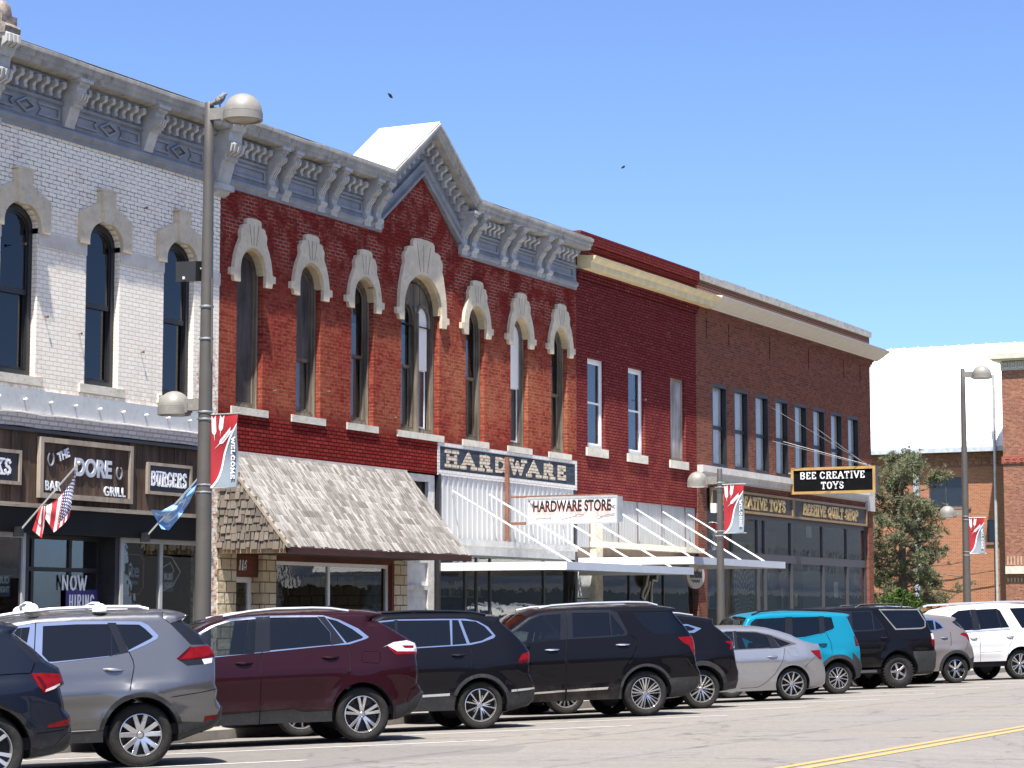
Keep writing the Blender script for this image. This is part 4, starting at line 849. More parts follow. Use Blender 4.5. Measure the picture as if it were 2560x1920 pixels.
# ---------------------------------------------------------------- brown corner house
BB = thing('brick_house', 'brown brick corner building with cream cornice and eight black-framed windows in a row', 'building', (65.7, 0, 0))
BW = [59.80 + 1.68 * k for k in range(8)]
slots = [(58.87, 9.38, 10.03), (60.55, 9.38, 10.03), (63.86, 9.30, 10.05), (67.30, 9.32, 10.06), (70.68, 9.36, 10.06), (72.35, 9.38, 10.06)]
hs_ = [rect(c - .575, c + .575, 5.83, 8.17) for c in BW] + [rect(x - .05, x + .05, a, e) for x, a, e in slots]
MB().plate(rect(58.08, 73.40, 5.60, 10.30), 0, .3, hs_).build('wall', brown_brick, BB)
MB().box(58.1, 73.38, .45, 19, 4.95, 10.4).build('rear_wall', brown_brick, BB); MB().box(58.1, 73.38, 8.6, 18.9, .1, 4.95).build('rear_wall', brown_brick, BB); MB().box(73.0, 73.38, .3, 8.6, .1, 4.95).build('side_wall', brown_brick, BB)
b = MB(); b.box(58.08, 58.72, -.02, .3, .05, 5.6); b.box(72.95, 73.42, -.02, .3, .05, 5.6); b.box(58.72, 72.95, .0, .3, 5.2, 5.6); b.build('brick_pier', brown_brick, BB)
b = MB()
for k, (o, za, zb_) in enumerate(((.03, 9.98, 10.06), (.07, 10.06, 10.14), (.11, 10.14, 10.24))): b.box(58.08, 73.4 + o, -o, .0, za, zb_)
b.build('corbel_course', brown_brick, BB)
MB().plate(rect(58.08, 73.38, 10.3, 10.98), 0, .3).build('parapet', parapet_brick, BB)
b = MB(); x = 58.0
while x < 73.3: b.box(x + .004, min(x + 1.9, 73.42), -.07, .36, 10.98, 11.17 + random.uniform(-.012, .012)); x += 1.9
b.build('coping', stone('stained_coping_stone', (.34, .335, .315), dirt=1.0, dc=(.10, .10, .095)), BB)
CC = [(.0, 10.22), (-.12, 10.22), (-.16, 10.26), (-.20, 10.27), (-.40, 10.40), (-.48, 10.46), (-.55, 10.50), (-.56, 10.55), (.02, 10.60)]
b = MB(); b.sweep(CC, 58.7, 73.55, 4, .0)
b.sweep([(p[0] * .99 - .002, p[1] - .004) for p in CC], 73.55, 73.9); b.build('cornice', cream, BB)
for c in BW:
    W = MB().plate(rect(c - .573, c + .573, 5.832, 8.168), .006, .17, [rect(c - .50, c + .50, 5.92, 8.08)]); W.box(c - .505, c + .505, .10, .15, 6.90, 7.0)
    wf = W.build('window', blackp, BB); MB().box(c - .505, c + .505, .125, .130, 5.91, 8.09).build('pane', glass('clear_sash_glass', (.88, .88, .87), .015, .55), wf)
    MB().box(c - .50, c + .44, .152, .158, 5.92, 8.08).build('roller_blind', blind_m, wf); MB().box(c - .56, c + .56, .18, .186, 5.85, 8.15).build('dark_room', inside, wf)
b = MB(); b.sweep([(.05, 5.80), (-.17, 5.80), (-.18, 5.62), (-.10, 5.56), (-.10, 5.46), (.0, 5.40), (.05, 5.40)], 58.10, 72.7); b.box(72.7, 73.44, -.10, .2, 5.12, 5.80); b.build('stone_ledge', stone('grey_stone_ledge', (.50, .48, .45), dirt=.3), BB)
b = MB(); b.box(58.9, 72.72, -.14, -.10, 5.62, 5.63); b.build('ledge_shadow_strip', plain('ledge_painted_shadow', (.3, .28, .26), .9), BB)  # dark strip stands in for the shadow of a groove
MB().box(58.72, 72.95, .06, .3, 4.60, 5.2).build('sign_backing', charcoal, BB)
glazing(BB, 58.72, 72.95, .10, 4.62, .08, charcoal, win_clear, (62.98, 63.55, 65.80, 68.69, 71.04), (3.36,), .16, .10, 'shop_front')
MB().box(58.72, 72.95, .07, .22, 3.24, 3.48).build('transom_bar', charcoal, BB)
room(BB, 58.7, 73.0, .25, 7, .1, 4.6, inside)
b = MB(); b.box(69.0, 70.9, .9, .95, .1, 3.2); b.build('recessed_door', plain('dark_green_door', (.035, .05, .045), .4), BB)
b = MB(); b.box(63.7, 65.7, 1.4, 1.45, .1, 4.2); b.box(66, 68.5, 1.6, 1.65, .1, 4.3); b.build('display_screen', plain('olive_display_screen', (.10, .105, .08), .8), BB)
for q in range(11): MB().box(59.1 + q * .36, 59.36 + q * .36, 1.2, 1.5, 1.9, 2.15 + .18 * ((q * 7) % 3)).build('toy_box', boxm[(q * 2) % 5], BB)
b = MB(); b.box(59.0, 63.0, 1.15, 1.55, 1.86, 1.9); b.build('toy_shelf', plain('toy_shelf_board', (.32, .27, .2), .6), BB)
for px_, py_, w_, h_, k_ in ((2022, 1330, .5, .35, 4), (2090, 1475, .4, .5, 4), (2140, 1450, .3, .4, 0), (1990, 1500, .3, .4, 2), (1795, 1250 + 70, .35, .2, 4)):
    A = F(px_, py_, .24); MB().box(A.x - w_ / 2, A.x + w_ / 2, .235, .24, A.z - h_ / 2, A.z + h_ / 2).build('window_notice', boxm[k_], BB)
gold = plain('gilded_letters', (.52, .38, .17), .35, .5, var=.2); goldf = plain('dull_gold_frame', (.30, .20, .095), .5, .2, var=.15); signbk = plain('brown_black_sign_panel', (.035, .032, .028), .5)
for x0_, x1_, s, lb in ((58.92, 65.52, 'BEE CREATIVE TOYS', 'black board with gilt lettering, left of the pair, partly hidden by a banner'), (65.55, 72.60, 'BEEHIVE QUILT SHOP', 'black board with gilt lettering, right of the pair, under the hanging sign')):
    sb = sign_board('shop_board', lb, 'sign', x0_, x1_, 4.60, 5.22, -.03, goldf, signbk, .07, .04)
    slab_text(sb, 'lettering', s, face_street((x0_ + x1_) / 2, -.06, 4.72), .38, .315 if len(s) < 18 else .30, .085, gold, .24, .03, gap=.05, space=.5)
# hanging sign across the pavement
def face_side(x, y, z): return Matrix.Translation((x, y, z)) @ Matrix(((0, 0, -1, 0), (-1, 0, 0, 0), (0, 1, 0, 0), (0, 0, 0, 1)))
hg = thing('hanging_sign', 'black gold-framed sign with white capitals hung out over the pavement on cables', 'sign', (65.3, -1.4, 5.3))
MB().box(65.30, 65.46, -2.70, -.17, 5.37, 6.05).build('panel', plain('jet_black_panel', (.006, .006, .007), .6, spec=.08), hg)
b = MB(); b.plate([(-2.76, 5.31), (-.11, 5.31), (-.11, 6.11), (-2.76, 6.11)], 65.26, 65.30, [[(-2.68, 5.39), (-.19, 5.39), (-.19, 6.03), (-2.68, 6.03)]], axis='x'); b.build('frame', plain('tan_sign_frame', (.42, .26, .09), .5), hg)
MB().box(65.31, 65.50, -2.775, -2.76, 5.31, 6.11).build('end_cap', charcoal, hg)
slab_text(hg, 'lettering', 'BEE CREATIVE', face_side(65.295, -1.43, 5.755), .225, .165, .036, letter_w, .22, .012, gap=.035); slab_text(hg, 'lettering', 'TOYS', face_side(65.295, -1.43, 5.45), .225, .165, .036, letter_w, .22, .012, gap=.03)
b = MB()
for (p, q) in (((63.6, -.0, 7.9), (65.38, -2.55, 6.12)), ((64.9, -.0, 6.9), (65.38, -2.6, 6.12)), ((64.0, -.0, 6.85), (65.38, -2.5, 6.12)), ((67.5, 0, 7.6), (65.4, -2.5, 6.12))): b.tube([p, q], .006, 5)
b.tube([(65.38, 0, 5.95), (65.38, -.2, 5.95)], .03, 6); b.tube([(65.38, 0, 5.5), (65.38, -.2, 5.5)], .03, 6)
b.build('cable', plain('pale_steel_cable', (.26, .26, .26), .5, .3), hg)
# hardware box sign on its rusty post
hw_ = thing('box_sign', 'white box sign with bold black lettering and drawn tools, on a rusty post', 'sign', (46.5, -1.7, 3.7))
rust = plain('rusty_post', (.19, .078, .045), .8, var=.3, scale=9, dirt=.5, dirtcol=(.45, .30, .2))
MB().box(46.50, 46.78, -2.84, -.58, 3.76, 4.34).build('box', plain('grey_sign_box', (.40, .41, .41), .5, dirt=.3), hw_)
MB().plate([(-2.85, 3.73), (-.57, 3.73), (-.57, 4.36), (-2.85, 4.36)], 46.475, 46.50, [[(-2.81, 3.77), (-.61, 3.77), (-.61, 4.32), (-2.81, 4.32)]], axis='x').build('rim', greyp, hw_)
MB().box(46.492, 46.50, -2.81, -.61, 3.77, 4.32).build('face', plain('sign_face_white', (.74, .74, .75), .5, var=.04, dirt=.2), hw_)
pinkm = plain('faded_pink_lettering', (.72, .36, .32), .6); blk = plain('sign_black', (.012, .012, .012), .6)
text(hw_, 'drop_shadow', 'HARDWARE STORE', .34, face_side(46.490, -1.69, 4.055), pinkm, .001, 1, .014, fit=1.95); text(hw_, 'lettering', 'HARDWARE STORE', .34, face_side(46.486, -1.715, 4.13), blk, .001, 1, .012, fit=1.95)
text(hw_, 'lettering', 'The', .22, face_side(46.486, -.675, 4.19), blk, .001, .5, .002, fit=.12); text(hw_, 'lettering', 'INC', .11, face_side(46.486, -2.73, 4.10), blk, .001, .7, .003)
b = MB(); X_ = 46.487
b.tube([(X_, -.80, 3.87), (X_, -1.18, 3.88)], .009, 5); b.box(X_ - .004, X_ + .004, -1.20, -1.17, 3.85, 3.91); b.tube([(X_, -1.45, 3.84), (X_, -1.78, 3.91), (X_, -1.84, 3.94), (X_, -2.0, 3.96), (X_, -2.02, 3.93), (X_, -1.86, 3.89), (X_, -1.78, 3.91)], .007, 5)
b.tube([(X_, -2.3, 3.86), (X_, -2.38, 3.94), (X_, -2.46, 3.87), (X_, -2.34, 3.84)], .007, 5); b.tube([(X_, -2.42, 3.9), (X_, -2.78, 3.96), (X_, -2.78, 3.92), (X_, -2.44, 3.87)], .006, 5); b.build('tool_drawing', plain('faint_tool_drawing', (.28, .22, .2), .6), hw_)
b = MB(); b.box(46.465, 46.535, -.11, -.02, 3.36, 5.30); b.build('post', rust, hw_)
b = MB(); b.box(46.60, 46.66, -2.7, -.1, 4.36, 4.40); b.box(46.56, 46.72, -.6, -.1, 3.74, 3.80); b.build('arm', rust, hw_)

# ---------------------------------------------------------------- far side of the cross street
CH = thing('gym_building', 'orange brick hall with a huge white metal roof and grey gutter behind the tree', 'building', (137, 20, 0))
Xh = 137.0
hh = [[(17.03, 8.26), (14.56, 8.26), (14.56, 10.10), (17.03, 10.10)], [(13.43, 6.05), (12.80, 6.05), (12.80, 7.44), (13.43, 7.44)]]
MB().plate([(8, -.2), (60, -.2), (60, 11.9), (8, 11.9)], Xh, Xh + .4, hh, axis='x').build('wall', orange_brick, CH)
b = MB(); rf = [(Xh - .7, 11.85), (Xh + 8, 19.09)]
b.hexa([(Xh - .7, 6, 11.80), (Xh - .7, 60, 11.80), (Xh + 8.2, 60, 19.05), (Xh + 8.2, 6, 19.05), (Xh - .7, 6, 11.93), (Xh - .7, 60, 11.93), (Xh + 8.0, 60, 19.18), (Xh + 8.0, 6, 19.18)])
k = 8.0
while k < 45:
    b.hexa([(Xh - .72, k, 11.9), (Xh - .72, k + .08, 11.9), (Xh + 8, k + .08, 19.16), (Xh + 8, k, 19.16), (Xh - .72, k, 12.0), (Xh - .72, k + .08, 12.0), (Xh + 8, k + .08, 19.25), (Xh + 8, k, 19.25)]); k += .92
b.build('roof', roof_white, CH)
MB().box(Xh + .4, Xh + 16, 6, 60, 0, 11.7).build('rear_wall', back_brick, CH)
b = MB(); b.box(Xh - .80, Xh - .62, 6, 60, 11.58, 11.86); b.build('gutter', plain('pale_blue_gutter', (.42, .46, .52), .5), CH)
b = MB(); b.box(Xh - .05, Xh + .0, 8, 60, 10.72, 10.82)
for k in range(48): b.box(Xh - .06, Xh + .0, 8.2 + k * .5, 8.42 + k * .5, 10.82, 11.02)
b.box(Xh - .05, Xh, 8, 60, 11.05, 11.55); b.build('brick_frieze', dark_brick, CH)
for a, e, z_ in ((14.4, 17.2, 8.12), (12.7, 13.5, 5.92)): MB().box(Xh - .1, Xh + .1, a, e, z_, z_ + .14).build('window_sill', plain('brown_sill', (.20, .11, .085), .8), CH)
for (y0_, z0_), (y1_, z1_) in (((14.56, 8.26), (17.03, 10.10)), ((12.80, 6.05), (13.43, 7.44))):
    wf = MB().plate([(y0_, z0_), (y1_, z0_), (y1_, z1_), (y0_, z1_)], Xh + .06, Xh + .16, [[(y0_ + .07, z0_ + .07), ((y0_ + y1_) / 2 + .15 if y1_ - y0_ > 1 else y1_ - .07, z0_ + .07), ((y0_ + y1_) / 2 + .15 if y1_ - y0_ > 1 else y1_ - .07, z1_ - .07), (y0_ + .07, z1_ - .07)]] + ([[((y0_ + y1_) / 2 + .21, z0_ + .07), (y1_ - .07, z0_ + .07), (y1_ - .07, z1_ - .07), ((y0_ + y1_) / 2 + .21, z1_ - .07)]] if y1_ - y0_ > 1 else []), axis='x').build('window', charcoal, CH)
    MB().box(Xh + .1, Xh + .106, y0_ + .05, y1_ - .05, z0_ + .05, z1_ - .05).build('pane', plain('dark_mirror_pane', (.012, .016, .022), .04), wf)
for y in (17.76, 21.8): MB().box(Xh - .35, Xh + .05, y - .16, y + .16, 0, 11.7).build('steel_column', plain('blue_grey_column', (.36, .40, .46), .55, dirt=.3), CH)
MB().tube([(Xh - 1.0, 12.62, 0), (Xh - 1.0, 12.6, 12.2), (Xh - 1.0, 12.6, 16.2)], .09, 8).build('vent_pipe', plain('galvanised_pipe', (.50, .50, .48), .5, .4), CH)
b = MB(); b.tube([(Xh - .4, 17.2, 4.3), (Xh - .4, 15.2, 4.0), (Xh - .4, 12.6, 4.4)], .025, 5); b.tube([(Xh - .4, 17.3, 4.6), (Xh - .4, 15.6, 4.75), (Xh - .4, 14.4, 5.0)], .025, 5); b.build('cable', blackp, CH)
SC = thing('school_building', 'dark patterned brick building with stone Greek key frieze at the right edge', 'building', (133, 6, 0))
Xs = 133.0
MB().box(Xs, Xs + 20, -14, 11.3, 0, 16.1).build('wall', dark_brick, SC)
stn = stone('buff_cast_stone', (.52, .47, .40), dirt=.25)
b = MB(); b.box(Xs - .05, Xs + 20, -14.05, 11.35, 16.1, 16.62); b.box(Xs - .35, Xs + 20, -14.3, 11.75, 16.66, 16.76); b.box(Xs - .5, Xs + 20, -14.4, 11.95, 16.76, 17.08); b.box(Xs - .10, Xs + 20, -14, 11.5, 17.08, 17.42); b.box(Xs - .02, Xs + 20, -14, 11.38, 17.42, 17.76); b.build('cornice', stn, SC)
key = plain('key_relief_shade', (.28, .25, .21), .8)
b = MB()
for k in range(26):
    y = 11.2 - k * .42; X_ = Xs - .07
    for (a, c, d, e) in ((0, .05, 0, .36), (.05, .33, .31, .36), (.28, .33, .08, .31), (.12, .28, .08, .13), (.12, .17, .13, .22), (.17, .22, .18, .22)): b.box(X_, X_ + .03, y - c, y - a, 16.22 + d, 16.22 + e)
    b.box(X_, X_ + .03, y - .38, y - .02, 16.14, 16.17)
b.build('key_frieze', key, SC)
b = MB(); b.box(Xs - .08, Xs + .1, -14, 11.38, 10.56, 10.99)
b.build('terracotta_band', plain('terracotta_band', (.24, .06, .04), .8), SC)
b = MB()
for k in range(26):
    y = 11.2 - k * .42
    for (a, c, d, e) in ((0, .30, .26, .30), (0, .04, .06, .26), (.08, .30, .06, .10), (.26, .30, .10, .2), (.14, .26, .16, .2)): b.box(Xs - .11, Xs - .08, y - c, y - a, 10.58 + d, 10.58 + e)
b.build('band_relief', plain('terracotta_relief', (.32, .10, .06), .8), SC)
MB().box(Xs - .25, Xs + .1, -14, 11.25, 4.07, 4.52).build('stone_band', stn, SC)
b = MB()
for k in range(60): b.box(Xs - .04, Xs + .02, 11.1 - k * .2, 11.2 - k * .2, 3.6, 3.85)
for k in range(60): b.box(Xs - .03, Xs + .02, 11.1 - k * .2, 11.2 - k * .2, 4.6, 5.1)
b.build('soldier_course', plain('pale_soldier_brick', (.36, .24, .17), .8), SC)
# simple row behind the camera, for what the glass and the paint mirror
for k, (xa, xb, h, m, lb) in enumerate(((-6, 14, 10.5, brown_brick, 'unseen low brown brick shop opposite, added for reflections'), (14, 34, 10.5, orange_brick, 'unseen orange brick shop opposite, added for reflections'), (34, 60, 11.0, cream, 'unseen cream stucco shop opposite, added for reflections'), (60, 79, 10.5, white_brick, 'unseen white brick shop on the opposite corner, added for reflections'), (100, 135, 12.5, greyp, 'unseen long grey shop beyond the cross street, added for reflections'), (135, 210, 13.0, tin_light, 'unseen pale grey warehouse farthest along the street, added for reflections'))):
    ob = thing('reflection_shop', lb, 'building', ((xa + xb) / 2, -40, 0)); n = int((xb - xa) / 3.2); st = (xb - xa) / n
    hh_ = [rect(xa + st * (i + .5) - .5, xa + st * (i + .5) + .5, 5.2, 7.0) for i in range(n)]
    MB().plate(rect(xa, xb, 3.6, h), -40, -40.3, hh_).build('wall', m, ob); MB().box(xa, xb, -50, -40.4, 0, h - .5).build('rear_wall', charcoal, ob)
    MB().box(xa, xb, -40.05, -39.2, 3.2, 3.6).build('awning', greyp, ob); MB().box(xa, xb, -40.32, -40.1, .1, 3.2).build('shop_window', plain('dark_mirror_pane2', (.02, .022, .025), .05), ob)
# ---------------------------------------------------------------- vehicles
REG = {'r4': (0, 1395, 3.16), 'r8': (500, 1395, 3.16), 'm3': (1100, 1395, 3.16), 'm6': (1860, 1395, 3.16), 'c1': (0, 1500, 5.267), 'c2': (0, 1600, 5.183), 'c3': (2200, 1440, 6.144), 'c4': (1660, 1500, 5.027)}
def carpaint(name, col, metal=.0, rough=.32, flake=0.0, coat=.40, sp_=.06):
    t = NT(name); v = t.coord(); n = t.noise(v, 900, 1); d = t.noise(v, 3.0, 6, .7); sp = t.n('SeparateXYZ', {0: v})
    c = t.mix(t.math('MULTIPLY', t.ramp(n, .4, .7), flake), col, tuple(min(1, k * 1.5 + .02) for k in col))
    low = t.math('MULTIPLY', t.ramp(sp.outputs[2], .62, .28), t.ramp(d, .35, .7))
    c = t.mix(t.math('MULTIPLY', low, .22), c, (.24, .20, .16))       # road dust along the sills
    return t.done(c, t.math('ADD', rough, t.math('MULTIPLY', low, .3)), metal, None, coat=coat, coatr=.02, spec=sp_)
clad = plain('unpainted_bumper_plastic', (.024, .025, .027), .55, spec=.3, var=.15, scale=6, dirt=.15, dirtcol=(.16, .15, .13))
gloss_black = plain('gloss_black_trim', (.010, .010, .012), .08, var=.1)
gapm = plain('panel_gap', (.004, .004, .004), .9); chrome = plain('chrome_trim', (.72, .73, .75), .12, 1.0, var=.03); satin = plain('satin_silver', (.62, .63, .64), .3, .7, var=.04)
alloy = plain('alloy_silver', (.46, .46, .47), .28, .75, var=.06); alloy_bright = plain('bright_alloy', (.56, .56, .56), .2, .85, var=.05); alloy_dark = plain('dark_alloy', (.03, .03, .032), .35, .3)
tyre_m = plain('tyre_rubber', (.017, .0165, .016), .8, var=.2, scale=8, bump=.2, bscale=80, spec=.2, dirt=.25, dirtcol=(.10, .09, .08))
privacy = None
def carglass(name, tint, ior=1.5):
    t = NT(name); lw = t.n('LayerWeight', {0: .5}); f = t.math('POWER', lw.outputs['Facing'], 4.0); fac = t.math('MULTIPLY_ADD', f, .9, .055)
    tr = t.n('BsdfTransparent', {0: tint + (1,)}); gl = t.n('BsdfGlossy', {0: (1, 1, 1, 1), 1: .01})
    mx = t.n('MixShader', {0: fac, 1: tr.outputs[0], 2: gl.outputs[0]}); t.t.links.new(mx.outputs[0], t.out.inputs[0]); return t.m
privacy = carglass('privacy_glass', (.05, .055, .06)); lightglass = carglass('tinted_car_glass', (.42, .47, .46)); screen = carglass('windscreen_glass', (.50, .56, .54))
redlens = plain('red_lamp_lens', (.13, .003, .005), .12, spec=.15, coat=.15, var=.25, scale=14); darkred = plain('smoked_red_lens', (.045, .002, .004), .10, spec=.15, coat=.15, var=.4, scale=16); clearlens = plain('clear_lamp_lens', (.62, .58, .60), .12, .3, var=.2, scale=14)
cabin = plain('dark_cabin', (.018, .018, .019), .85); seatm = plain('seat_cloth', (.045, .045, .048), .9)
def seg_dist(P, A, B):
    d = B - A; t = np.clip(((P - A) @ d) / max(1e-9, d @ d), 0, 1); return np.linalg.norm(P - (A + t[:, None] * d), axis=1)
def dens(poly, st, closed=True):
    out = []; n = len(poly)
    for i in range(n if closed else n - 1):
        a = np.array(poly[i], float); b = np.array(poly[(i + 1) % n], float); k = max(1, int(np.ceil(np.linalg.norm(b - a) / st)))
        out += [tuple(a + (b - a) * j / k) for j in range(k)]
    if not closed: out.append(tuple(poly[-1]))
    return out
def line_poly(pts, w_=.010):
    L_ = []; R_ = []; n = len(pts)
    for i in range(n):
        a = np.array(pts[max(0, i - 1)], float); b = np.array(pts[min(n - 1, i + 1)], float); d = b - a; d /= np.linalg.norm(d); q = np.array([-d[1], d[0]]) * w_ / 2
        L_.append(tuple(np.array(pts[i]) + q)); R_.append(tuple(np.array(pts[i]) - q))
    return L_ + R_[::-1]
def smooth_poly(pts, it=1):
    for _ in range(it):
        out = [pts[0]]
        for a, b in zip(pts[:-1], pts[1:]): out += [(a[0] * .75 + b[0] * .25, a[1] * .75 + b[1] * .25), (a[0] * .25 + b[0] * .75, a[1] * .25 + b[1] * .75)]
        pts = out + [pts[-1]]
    return pts

class Car:
    def __init__(s, name, label, cat, contact, W, belt, rw, wb, tt=.32, head=135.0, group='vehicles parked nose-in along the kerb'):
        s.W = W; s.belt = belt; s.rw = rw; s.wb = wb; s.tt = tt
        P = contact if isinstance(contact, Vector) else G(*contact); slope = (gz(P.y + .5) - gz(P.y - 1.2)) / 1.7
        a = math.radians(head); up = Vector((0, -slope, 1)).normalized(); f = Vector((math.cos(a), math.sin(a), 0)); f = (f - up * f.dot(up)).normalized(); l = up.cross(f)
        o = P - l * (W - .13); o = o + Vector((0, 0, 0)); s.M = Matrix(((f.x, l.x, up.x, o.x), (f.y, l.y, up.y, o.y), (f.z, l.z, up.z, o.z), (0, 0, 0, 1))); s.Mi = s.M.inverted()
        s.root = thing(name, label, cat, group=group, mat4=s.M)
    def iz(s, z):
        z = np.asarray(z, float); b = s.belt
        up = np.clip(z - b, 0, None); sh = np.clip(z - (b - .22), 0, .22)
        return up * s.tt + sh ** 2 * .35 + np.clip(.82 - z, 0, None) ** 1.4 * .17
    def S(s, reg, pts):
        ox, oy, sc = REG[reg]; out = []
        o = s.Mi @ CAM; R3 = s.Mi.to_3x3()
        for x, y in pts:
            d = R3 @ ray(ox + x / sc, oy + y / sc); z = .8
            for _ in range(6):
                yy = s.W - float(s.iz(z)); t = (yy - o.y) / d.y; X = o.x + d.x * t; z = o.z + d.z * t
            out.append((X, z))
        return out
    def yf(s, P):
        """half width of the body at side-view points P (n,2)"""
        x, z = P[:, 0], P[:, 1]; y = s.W - s.iz(z)
        y -= np.clip((s.xr + .55 - x) / .55, 0, None) ** 2 * s.rtap; y -= np.clip((x - (s.xf - 1.1)) / 1.1, 0, None) ** 2 * .30
        for (zc0, zc1, amp, sig) in s.creases:      # a crease line running the length of the side
            zc = zc0 + (zc1 - zc0) * np.clip((s.wb - x) / (s.wb - s.xr), 0, 1); dz = z - zc
            y += amp * np.where(dz > 0, np.exp(-(dz / (sig * .45)) ** 2), np.exp(-(dz / sig) ** 2)) * np.clip((x - s.xr) / .5, 0, 1)
        for cx in (0, s.wb):                        # swelling round the wheels
            r = np.hypot(x - cx, z - s.rw); y += s.flare * np.exp(-(np.clip(r - s.Ra, 0, None) / .10) ** 2)
        if s.edge is not None:
            d = np.full(len(P), 9.0)
            for A, B in s.edge: d = np.minimum(d, seg_dist(P, A, B))
            r = s.rr; q = np.clip(d, 0, r); y -= r - np.sqrt(np.clip(r * r - (r - q) ** 2, 0, None))
        return y
    def shell(s, top, zrock, zbr, regions, paint, creases=((.72, .86, .014, .07),), flare=.018, Ra=None, rr=.075, rtap=.16, crown=.05, cell=.075, roofmat=None, mats=None, ringw=0.0, ringmat=None, sharp_arch=None):
        """top: list of (x,z,tag) from the rear bumper foot over the roof to the nose foot"""
        mats = mats or {}; s.Ra = Ra or s.rw + .055; s.creases = creases; s.flare = flare; s.rr = rr; s.rtap = rtap; Ra = s.Ra; rw = s.rw
        T = []; 
        for i, (x, z, tg) in enumerate(top):
            T.append((x, z, tg))
        s.xr = min(p[0] for p in T); s.xf = max(p[0] for p in T)
        def arc(cx, za, zb_):
            a0 = math.asin(max(-.95, min(.95, (za - rw) / Ra))); a1 = math.pi - math.asin(max(-.95, min(.95, (zb_ - rw) / Ra))); n = 22
            return [(cx + Ra * math.cos(a0 + (a1 - a0) * k / n), rw + Ra * math.sin(a0 + (a1 - a0) * k / n), 'under') for k in range(n + 1)]
        bot = arc(s.wb, T[-1][1], zrock) + arc(0, zrock, zbr)
        if True:
            ring = []; allp = T + bot; n = len(allp)
            for i in range(n):
                a, b = allp[i], allp[(i + 1) % n]; L_ = math.hypot(b[0] - a[0], b[1] - a[1]); st = .09 if a[2] != 'under' else .2; st = .055 if a[2] != 'under' else st; k = max(1, int(math.ceil(L_ / st)))
                if i >= len(T) - 1 and a[2] == 'under': k = 1 if L_ < .2 else k
                for j in range(k): ring.append((a[0] + (b[0] - a[0]) * j / k, a[1] + (b[1] - a[1]) * j / k, a[2]))
        R = np.array([(p[0], p[1]) for p in ring]); tags = [p[2] for p in ring]; n = len(R)
        if sum(R[i][0] * R[(i + 1) % n][1] - R[(i + 1) % n][0] * R[i][1] for i in range(n)) < 0: sgn = -1
        else: sgn = 1
        s.edge = [(R[i], R[(i + 1) % n]) for i in range(n) if tags[i] not in ('under',)]
        # triangulate the side view with every outline as a constraint
        V = [Vector(p) for p in R]; E = [(i, (i + 1) % n) for i in range(n)]
        regs = [(nm, [tuple(p) for p in pl], par) for nm, pl, par in regions]
        if ringw:
            for cx in (0, s.wb):
                ro = Ra + ringw; regs.append(('wheel_flare', [(cx + ro * math.cos(t_ * math.pi / 24), rw + ro * math.sin(t_ * math.pi / 24)) for t_ in range(-6, 31)] + [(cx, rw - .3)], None))
        for nm, pl, par in regs:
            q = dens(pl, .08); b = len(V); V += [Vector(p) for p in q]; E += [(b + i, b + (i + 1) % len(q)) for i in range(len(q))]
        x0, x1 = R[:, 0].min(), R[:, 0].max(); z0, z1 = R[:, 1].min(), R[:, 1].max()
        gx, gzz = np.meshgrid(np.arange(x0, x1, cell), np.arange(z0, z1, cell)); gp = np.stack([gx.ravel() + (np.arange(gx.size) // gx.shape[1] % 2) * cell / 2, gzz.ravel()], 1)
        d = np.full(len(gp), 9.0)
        for A, B in s.edge: d = np.minimum(d, seg_dist(gp, A, B))
        gp = gp[d > .085]
        # rows of points close to the rounded edges
        for off in (.006, .02, .042, .068):
            for i in range(0, n):
                if tags[i] == 'under': continue
                a = R[i]; b = R[(i + 1) % n]; dd = b - a; L_ = np.linalg.norm(dd)
                if L_ < 1e-6: continue
                nn = np.array([-dd[1], dd[0]]) / L_ * sgn; gp = np.vstack([gp, (a + b) / 2 + nn * off])
        V += [Vector(p) for p in gp]
        vo, eo, fo, _, _, _ = delaunay_2d_cdt(V, E, [], 0, 1e-5)
        P2 = np.array([(p.x, p.y) for p in vo]); rl = [tuple(p) for p in R]; tri = []; cls = []
        for t_ in fo:
            c = P2[list(t_)].mean(0)
            if not inpoly(c, rl): continue
            a, b_, c_ = P2[list(t_)]
            ar = (b_[0] - a[0]) * (c_[1] - a[1]) - (c_[0] - a[0]) * (b_[1] - a[1])
            if abs(ar) < 1e-9: continue
            tri.append(tuple(t_) if ar < 0 else (t_[0], t_[2], t_[1]))     # left side: outward is +y
            k = -1
            for i, (nm, pl, par) in enumerate(regs):
                if inpoly(c, pl): k = i; break
            cls.append(k)
        Y = s.yf(P2); nv = len(P2)
        VL = np.stack([P2[:, 0], Y, P2[:, 1]], 1); VR = VL * np.array([1, -1, 1]); verts = [VL, VR]; base = 2 * nv
        faces = []; fcl = []
        for t_, k in zip(tri, cls): faces.append(t_); fcl.append(('L', k)); faces.append((t_[0] + nv, t_[2] + nv, t_[1] + nv)); fcl.append(('R', k))
        # the strip over the top and under the floor
        ye = s.yf(R); m = 8; strip = []; cr = {'roof': crown, 'ws': crown * 1.3, 'rw': crown, 'hood': crown, 'tail': crown * .8, 'bump': .05, 'front': .12, 'under': 0}
        cv = np.array([cr.get(t_, .03) for t_ in tags]); 
        cv = np.array([(cv[i - 1] + cv[i] + cv[(i + 1) % n]) / 3 if tags[i] != 'under' else 0 for i in range(n)])
        for i in range(n):
            dd = R[(i + 1) % n] - R[i - 1]; dd = dd / (np.linalg.norm(dd) + 1e-9); nn = np.array([dd[1], -dd[0]]) * sgn
            for k in range(m + 1):
                f = 1 - 2 * k / m; q = R[i] + nn * cv[i] * (1 - f * f); strip.append((q[0], ye[i] * f, q[1]))
        strip = np.array(strip); verts.append(strip)
